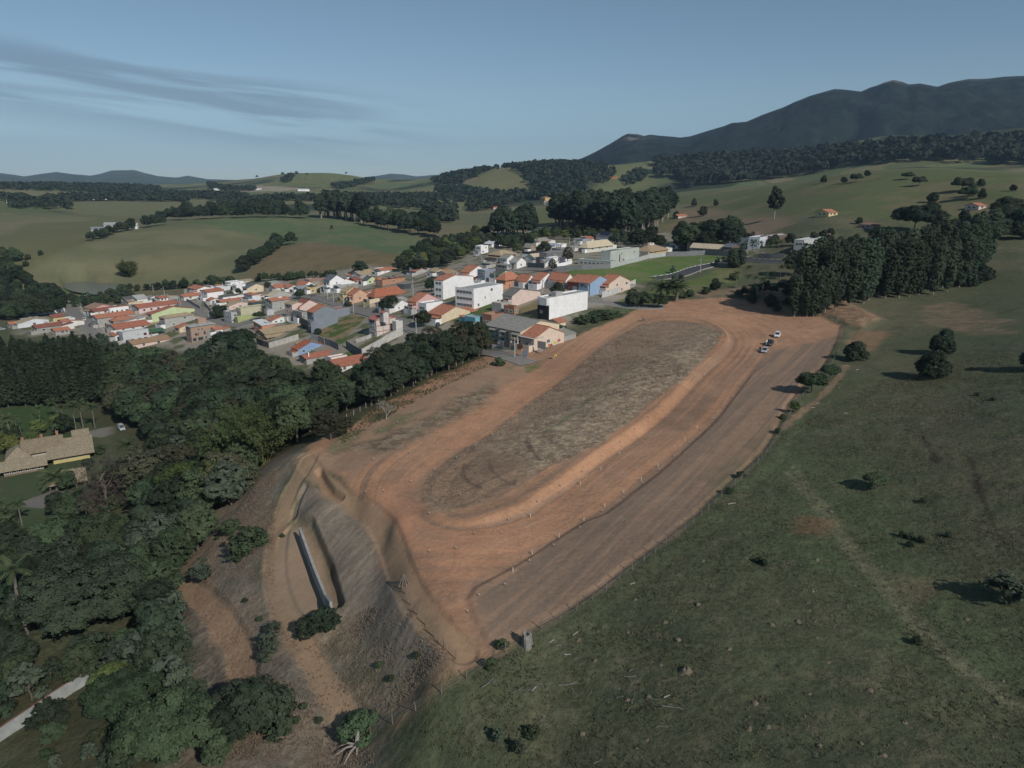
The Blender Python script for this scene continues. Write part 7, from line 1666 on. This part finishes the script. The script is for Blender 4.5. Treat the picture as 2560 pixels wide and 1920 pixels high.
# people: one continuous skinned body each
SKINC, HAIRC = M((.36, .22, .15), 'paint'), M((.03, .022, .018), 'paint')
def person(loc, rz, J, shirt, trousers, label, zw, hat=None, parent_scale=1.0):
    """J: joint name -> place; limbs grow over these joints as one surface"""
    E = [('pelvis', 'waist'), ('waist', 'chest'), ('chest', 'neck'), ('neck', 'head'), ('head', 'crown')]
    for s in 'lr': E += [('chest', 'sh'+s), ('sh'+s, 'el'+s), ('el'+s, 'wr'+s), ('wr'+s, 'pa'+s), ('pelvis', 'hi'+s), ('hi'+s, 'kn'+s), ('kn'+s, 'an'+s), ('an'+s, 'to'+s)]
    Rd = {'pelvis': .145, 'waist': .135, 'chest': .16, 'neck': .055, 'head': .098, 'crown': .075}
    for s in 'lr': Rd.update({'sh'+s: .075, 'el'+s: .045, 'wr'+s: .032, 'pa'+s: .036, 'hi'+s: .095, 'kn'+s: .06, 'an'+s: .042, 'to'+s: .04})
    J = {k: np.array(v, float) for k, v in J.items()}
    for s in 'lr':                                                # thumb and four fingers of unequal length, slightly bent
        d = J['pa'+s]-J['wr'+s]; d /= np.linalg.norm(d); n = np.cross(d, (0, 1, .3)); n /= np.linalg.norm(n)
        for i, (o, ln) in enumerate(((-.03, .062), (-.01, .078), (.012, .07), (.032, .055))):
            a = 'f%d%s' % (i, s); J[a] = J['pa'+s]+n*o+d*.045; J[a+'t'] = J[a]+d*ln+np.array([0, 0, -.015]); E += [('pa'+s, a), (a, a+'t')]; Rd[a] = .0095; Rd[a+'t'] = .0085
        a = 'th'+s; J[a] = J['wr'+s]+n*-.045+d*.03; E.append(('wr'+s, a)); Rd[a] = .011; J[a+'t'] = J[a]+d*.05-n*.012; E.append((a, a+'t')); Rd[a+'t'] = .009
    names = list(J); idx = {k: i for i, k in enumerate(names)}
    me = bpy.data.meshes.new('body'); me.from_pydata([tuple(J[k]) for k in names], [(idx[a], idx[b]) for a, b in E], [])
    tmp = bpy.data.objects.new('body', me); COL.objects.link(tmp); tmp.modifiers.new('skin', 'SKIN'); tmp.modifiers.new('sub', 'SUBSURF').levels = 2
    for i, k in enumerate(names): me.skin_vertices[0].data[i].radius = (Rd[k], Rd[k])
    me.skin_vertices[0].data[idx['pelvis']].use_root = True
    bpy.context.view_layer.update(); dg = bpy.context.evaluated_depsgraph_get(); m2 = bpy.data.meshes.new_from_object(tmp.evaluated_get(dg)); bpy.data.objects.remove(tmp)
    m2.name = 'body'; m2.materials.clear()
    for q in (SKINC, M(shirt, 'paint'), M(trousers, 'paint'), M((.05, .04, .035), 'paint')): m2.materials.append(q)
    kn = {k: J[k] for k in names}
    for f in m2.polygons:
        c = np.array(f.center); k = min(kn, key=lambda q: np.linalg.norm(c-kn[q])); z = 0
        if k[:2] in ('pe', 'hi', 'kn', 'an'): z = 2
        elif k[:2] in ('wa', 'ch', 'sh', 'el'): z = 1
        elif k[:2] == 'to': z = 3
        f.material_index = z; f.use_smooth = True
    root = empty('person', loc, rz); root.scale = (parent_scale,)*3; tag(root, label, 'person'); put('body', m2, parent=root)
    hd = J['head']; hr = MB(); hr.lathe([(.10, .0), (.112, .05), (.095, .10), (.05, .135)], 12, (hd[0]-.015, hd[1], hd[2])); hr.build('helmet' if hat else 'hair', M(hat, 'paint') if hat else HAIRC, root, smooth=True)
    f = MB(); f.box(hd[0]+.085, hd[1]-.045, hd[2]-.01, hd[0]+.102, hd[1]-.02, hd[2]+.008).box(hd[0]+.085, hd[1]+.02, hd[2]-.01, hd[0]+.102, hd[1]+.045, hd[2]+.008).box(hd[0]+.085, hd[1]-.025, hd[2]-.066, hd[0]+.1, hd[1]+.025, hd[2]-.056)
    f.mat(1).tube((hd[0]+.09, hd[1], hd[2]), (hd[0]+.12, hd[1], hd[2]-.03), .01, .018, 6).tube((hd[0], hd[1]-.105, hd[2]-.02), (hd[0], hd[1]-.092, hd[2]-.02), .03, .03, 8).tube((hd[0], hd[1]+.092, hd[2]-.02), (hd[0], hd[1]+.105, hd[2]-.02), .03, .03, 8)
    f.build('face', [HAIRC, SKINC], root)
    return root
STAND = {'pelvis': (0, 0, .95), 'waist': (0, 0, 1.10), 'chest': (.02, 0, 1.32), 'neck': (.03, 0, 1.5), 'head': (.06, 0, 1.62), 'crown': (.05, 0, 1.72),
         'shl': (.02, .2, 1.42), 'ell': (.06, .27, 1.15), 'wrl': (.22, .25, .96), 'pal': (.28, .24, .91), 'shr': (.02, -.2, 1.42), 'elr': (.02, -.27, 1.14), 'wrr': (.10, -.28, .90), 'par': (.13, -.28, .83),
         'hil': (0, .1, .9), 'knl': (.05, .11, .5), 'anl': (0, .12, .1), 'tol': (.14, .13, .05), 'hir': (0, -.1, .9), 'knr': (.0, -.11, .5), 'anr': (-.05, -.12, .1), 'tor': (.09, -.13, .05)}
side = np.array([math.sin(dr), -math.cos(dr)])
q = p1[:2]-np.array([cos(dr), sin(dr)])*1.6+side*1.75
person((q[0], q[1], gz(*q)), dr+.6, STAND, (.62, .16, .07), (.07, .08, .11), "person in orange shirt standing behind the open car door", 1)
# dirt bike and its rider
mb = at('F', 1606, 803); mr = R(200)
b_ = empty('motorcycle', mb, mr); tag(b_, "dirt bike being ridden along the far bend of the track", 'motorcycle')
rub = gloss('tyre_rubber', (.02, .02, .02), .8)
for x in (-.68, .70):
    w = MB()
    for i in range(16):
        a, c = 2*pi*i/16, 2*pi*(i+1)/16; w.tube((x+.3*cos(a), 0, .33+.3*sin(a)), (x+.3*cos(c), 0, .33+.3*sin(c)), .05, .05, 5)
    wo = w.build('wheel', rub, b_); MB().tube((x, -.06, .33), (x, .06, .33), .06, .06, 8).build('hub', IRON, wo)
MB().path([(-.68, .09, .33), (-.15, .1, .48), (.3, .08, .82), (.42, 0, .95)], [.035]*4, 5).path([(-.68, -.09, .33), (-.15, -.1, .48), (.3, -.08, .82), (.42, 0, .95)], [.035]*4, 5).build('frame', IRON, b_)
MB().path([(.70, .09, .33), (.42, .09, 1.0)], [.035, .035], 6).path([(.70, -.09, .33), (.42, -.09, 1.0)], [.035, .035], 6).build('fork', M((.5, .5, .5), 'paint'), b_)
MB().box(-.2, -.13, .38, .22, .13, .68).build('engine', M((.12, .12, .13), 'paint'), b_)
MB().path([(-.75, 0, .86), (-.2, 0, .84), (.1, 0, .86)], [.08, .11, .09], 8).build('saddle', M((.03, .03, .035), 'paint'), b_)
MB().path([(.08, 0, .86), (.3, 0, .93), (.42, 0, .92)], [.12, .15, .08], 8).build('fuel_tank', M((.55, .56, .6), 'paint'), b_)
MB().slab([(.35, -.08, .74), (1.05, -.06, .76), (1.05, .06, .76), (.35, .08, .74)], .03).build('front_mudguard', M((.6, .6, .62), 'paint'), b_)
MB().tube((.40, -.40, 1.12), (.40, .40, 1.12), .02, .02, 6).build('handlebar', IRON, b_)
RIDE = {'pelvis': (-.25, 0, .98), 'waist': (-.18, 0, 1.13), 'chest': (-.02, 0, 1.34), 'neck': (.08, 0, 1.48), 'head': (.15, 0, 1.6), 'crown': (.14, 0, 1.7),
        'shl': (-.02, .2, 1.42), 'ell': (.14, .36, 1.22), 'wrl': (.35, .36, 1.14), 'pal': (.41, .35, 1.13), 'shr': (-.02, -.2, 1.42), 'elr': (.14, -.36, 1.22), 'wrr': (.35, -.36, 1.14), 'par': (.41, -.35, 1.13),
        'hil': (-.22, .12, .95), 'knl': (.18, .2, .82), 'anl': (-.08, .19, .45), 'tol': (.06, .19, .40), 'hir': (-.22, -.12, .95), 'knr': (.18, -.2, .82), 'anr': (-.08, -.19, .45), 'tor': (.06, -.19, .40)}
person(mb, mr, RIDE, (.06, .08, .14), (.05, .055, .08), "rider in dark clothes and helmet on the dirt bike", 1, hat=(.05, .06, .09))
# stumps, dead wood, termite mounds
A = at('D', 1138, 1394); s_ = empty('tree_stump', A); tag(s_, "thick grey split tree stump standing on the pasture fence", 'stump')
r = np.random.default_rng(5); b = MB(); n = 18; lv = [(-.6, 1.15), (.0, 1.0), (.5, .86), (1.2, .8), (1.75, .78)]
for z, k in lv:
    for i in range(n):
        a = 2*pi*i/n; q = k*.72*(1+.16*math.sin(3*a+z)+.07*r.normal()-.18*(abs(math.sin(a))< .2)); b.v.append((q*cos(a), q*sin(a), z+(.28*r.normal() if z > 1.7 else 0)))
for j in range(len(lv)-1):
    for i in range(n): k = (i+1) % n; b.f.append((j*n+i, j*n+k, (j+1)*n+k, (j+1)*n+i)); b.m.append(0)
c = len(b.v); b.v.append((0, 0, 1.35))
for i in range(n): b.f.append(((len(lv)-1)*n+i, (len(lv)-1)*n+(i+1) % n, c)); b.m.append(0)
b.build('trunk', M((.26, .245, .225), 'stone'), s_)
A = at('F', 893, 1868); s_ = empty('dead_stump', A); tag(s_, "bleached dead stump with sprawling roots at bottom edge", 'stump')
MB().path([(0, 0, -.3), (.05, .1, .8), (.1, .3, 1.9)], [.42, .3, .16], 8).build('trunk', DEAD, s_)
for i in range(9):
    a = 2*pi*i/9+.3*r.random(); L = 1.5+1.6*r.random(); MB().path([(0, 0, .35), (L*.5*cos(a), L*.5*sin(a), .25+.3*r.random()), (L*cos(a), L*sin(a), -.05)], [.14, .1, .04], 5).build('root', DEAD, s_)
BR = []
for s in range(7):
    r = np.random.default_rng(s+20); b = MB(); L = 2.2; p = np.array([-L/2, 0, .07]); d = np.array([1., 0, 0]); pts = [p.copy()]
    for i in range(5): p = p+d*L/5; d = d+r.normal(size=3)*np.array([.15, .22, .05]); d /= np.linalg.norm(d); pts.append(np.array([p[0], p[1], max(p[2], .06)]))
    b.path(pts, [.045, .042, .036, .03, .02, .01], 5)
    for k in range(2+s % 3):
        o = pts[1+k % 4]; a = r.normal()*.5+(.7 if k % 2 else -.7); L2 = .5+.6*r.random(); b.path([o, o+np.array([L2*cos(a), L2*sin(a), .08]), o+np.array([1.7*L2*cos(a*1.3), 1.7*L2*sin(a*1.3), .03])], [.025, .018, .008], 4)
    BR.append(b.mesh('dead_branch', M((.21, .20, .18), 'wood')))
for (x, y, L, a) in ((550, 840, 3, .2), (90, 1080, 4, .7), (150, 950, 2, 1.9), (205, 1015, 1.4, 0), (660, 930, 1.8, .4), (800, 1015, 2, -.3), (1030, 985, 2.6, .9), (620, 1105, 4, .1), (440, 1110, 3, -.2), (270, 1140, 3, .5), (860, 1120, 1.8, 1.6), (945, 1175, 1.8, .6), (1040, 1060, 3, -.2), (1010, 1180, 3, 1.5), (1005, 1270, 1.6, .7), (1330, 1265, 4, -.2), (1240, 1370, 2.6, .4), (810, 1610, 2, .5), (370, 1135, 2.6, .2), (1230, 300, 1.6, 0), (1410, 100, 1.4, -.8), (560, 765, 1.6, -.4), (890, 565, 1.4, -.7), (750, 625, 1.2, -.4), (1100, 400, 1.2, -.4), (430, 1330, 2.4, .7), (620, 1310, 2.4, -.2), (750, 1150, 2, .9), (1180, 1210, 2.4, -.5), (330, 1540, 2.4, .6)):
    o = put('dead_branch', BR[int(x+y) % 7]); A = at('Z', x, y); o.location = A+np.array([0, 0, .05]); o.rotation_euler = (0, 0, a); o.scale = (L/2.2*.8, L/2.2*.8, L/2.2*.5); tag(o, "bleached dead branch lying in the foreground pasture", 'branch', "dead branches in the pasture")
for (x, y, a) in ((480, 815, .8), (640, 762, .8), (632, 768, .85), (1020, 430, .5), (585, 905, 0), (362, 1135, 1.0), (1250, 1185, .5)):
    o = MB().box(-.4, -.06, 0, .4, .06, .06).build('plank', M((.36, .37, .33), 'wood')); o.location = at('Z', x, y)+np.array([0, 0, .08]); o.rotation_euler = (0, 0, a); tag(o, "pale cut plank lying in the foreground pasture", 'plank', "planks in the pasture")
for (fr, x, y, a, L) in (('8', 530, 985, .3, 1.2), ('8', 568, 950, .2, 1), ('8', 730, 830, .9, .9), ('8', 870, 692, .4, 1.2), ('W', 1740, 1550, .3, 1.4), ('8', 780, 1027, .1, .9)):
    o = MB().path([(-L/2, 0, .1), (0, .05, .12), (L/2, 0, .1)], [.07, .08, .06], 6).build('log', DEAD); o.location = at(fr, x, y); o.rotation_euler = (0, 0, a); tag(o, "short pale log by the cattle path", 'log', "logs by the cattle path")
MD = []
for s in range(4):
    r = np.random.default_rng(s+60); b = MB(); n = 12; pr = [(.62, -.15), (.5, .08), (.36, .28), (.2, .42), (.05, .48)]
    for q, z in pr:
        for i in range(n): a = 2*pi*i/n; k = q*(1+.16*r.normal()); b.v.append((k*cos(a), k*sin(a), z*(1+.12*r.normal())))
    for j in range(4):
        for i in range(n): k = (i+1) % n; b.f.append((j*n+i, j*n+k, (j+1)*n+k, (j+1)*n+i)); b.m.append(0)
    b.f.append(tuple(4*n+i for i in range(n))); b.m.append(0); MD.append(b.mesh('termite_mound', M((.185, .155, .11), 'stone')))
Zm = [(1040, 535), (990, 750), (1240, 685), (1325, 800), (1670, 865), (950, 1050), (930, 1130), (990, 1205), (1130, 1185), (770, 945), (910, 870), (660, 805), (1840, 1225), (1800, 1400), (1050, 1530), (685, 1430), (1490, 275), (1120, 1475), (1210, 975), (1460, 565)]
Rm = [(445, 390), (390, 655), (400, 700), (330, 765), (435, 765), (290, 700), (170, 785), (420, 580), (650, 290), (530, 95), (840, 430), (445, 870), (515, 1020), (855, 935), (745, 1120), (400, 1210), (145, 1410), (35, 1415), (980, 1385), (1460, 1340), (1580, 1130), (460, 1520), (850, 1585), (715, 1505), (770, 1185), (1360, 755), (1170, 760), (1520, 1470), (65, 1265)]
for fr, L in (('Z', Zm), ('9', Rm)):
    for i, (x, y) in enumerate(L):
        o = put('termite_mound', MD[(x+y) % 4]); o.location = at(fr, x, y); k = .38+.42*((x*7+y*3) % 10)/10; o.scale = (k, k, k*.7); o.rotation_euler = (0, 0, x); tag(o, "small tan termite mound in the foreground pasture", 'termite mound', "termite mounds in the pasture")
o = put('termite_mound', MD[1]); o.location = at('Z', 1382, 1015); o.scale = (1.25, 1.25, 1.1); tag(o, "largest tan termite mound in the foreground pasture", 'termite mound')
A = at('6', 1392, 545); s_ = empty('post_stack', A); tag(s_, "wigwam of old wooden posts at the top of the grey slope", 'posts')
for i in range(7): a = i*.9; MB().path([(.75*cos(a), .75*sin(a), -.1), (.1*cos(a), .1*sin(a), 1.6)], [.07, .06], 6).build('post', WOOD, s_)
# white cattle in the valley field
def blob(b, c, rx, ry, rz_, n=8):
    i = len(b.v); m = 5
    for j in range(m+1):
        t = pi*j/m
        for k in range(n): a = 2*pi*k/n; b.v.append((c[0]-rx*cos(t), c[1]+ry*sin(t)*cos(a), c[2]+rz_*sin(t)*sin(a)))
    for j in range(m):
        for k in range(n): q = (k+1) % n; b.f.append((i+j*n+k, i+j*n+q, i+(j+1)*n+q, i+(j+1)*n+k)); b.m.append(b.k)
cb = MB(); blob(cb, (0, 0, .95), .95, .34, .42); blob(cb, (.62, 0, 1.05), .42, .27, .42); cb.path([(.75, 0, 1.15), (1.1, 0, 1.05), (1.28, 0, .8)], [.22, .17, .13], 8); cb.path([(1.2, 0, .95), (1.42, 0, .62)], [.14, .09], 8)
for sg in (-1, 1):
    cb.tube((1.22, sg*.1, 1.0), (1.2, sg*.3, .97), .07, .03, 5); cb.path([(.65, sg*.18, .8), (.68, sg*.18, .42), (.65, sg*.18, .0)], [.13, .075, .07], 6); cb.path([(-.7, sg*.2, .95), (-.55, sg*.2, .62), (-.78, sg*.2, .40), (-.74, sg*.2, 0)], [.2, .13, .075, .07], 6)
cb.path([(-.95, 0, 1.2), (-1.05, 0, .9), (-1.03, 0, .5)], [.05, .035, .05], 5)
cm = cb.mesh('cow', M((.66, .65, .62), 'paint'))
for i in range(24):
    x, y = 690+75*rng.random(), 428+34*rng.random(); o = put('cow', cm, smooth=False); o.location = at('V', x, y); o.rotation_euler = (0, 0, rng.random()*6.3); o.scale = (1.3,)*3; tag(o, "white cow grazing in the far valley field", 'cow', "white cattle herd in the valley field")
# ------------------------------------------------------------------ the air between here and the far hills
def haze():
    m = bpy.data.materials.new('haze'); m.use_nodes = True; n = m.node_tree.nodes; l = m.node_tree.links; n.clear()
    out = n.new('ShaderNodeOutputMaterial'); v = n.new('ShaderNodeVolumePrincipled')
    v.inputs['Color'].default_value = (.50, .70, 1.0, 1); v.inputs['Density'].default_value = 5.5e-5; v.inputs['Anisotropy'].default_value = .1
    l.new(v.outputs[0], out.inputs['Volume'])
    b = MB(); b.box(-17000, -2500, -75, 17000, 13500, 760); o = b.build('haze', m); o['kind'] = 'stuff'
    o['label'] = "thin blue air haze over the valley and hills"; o['category'] = 'haze'
haze()
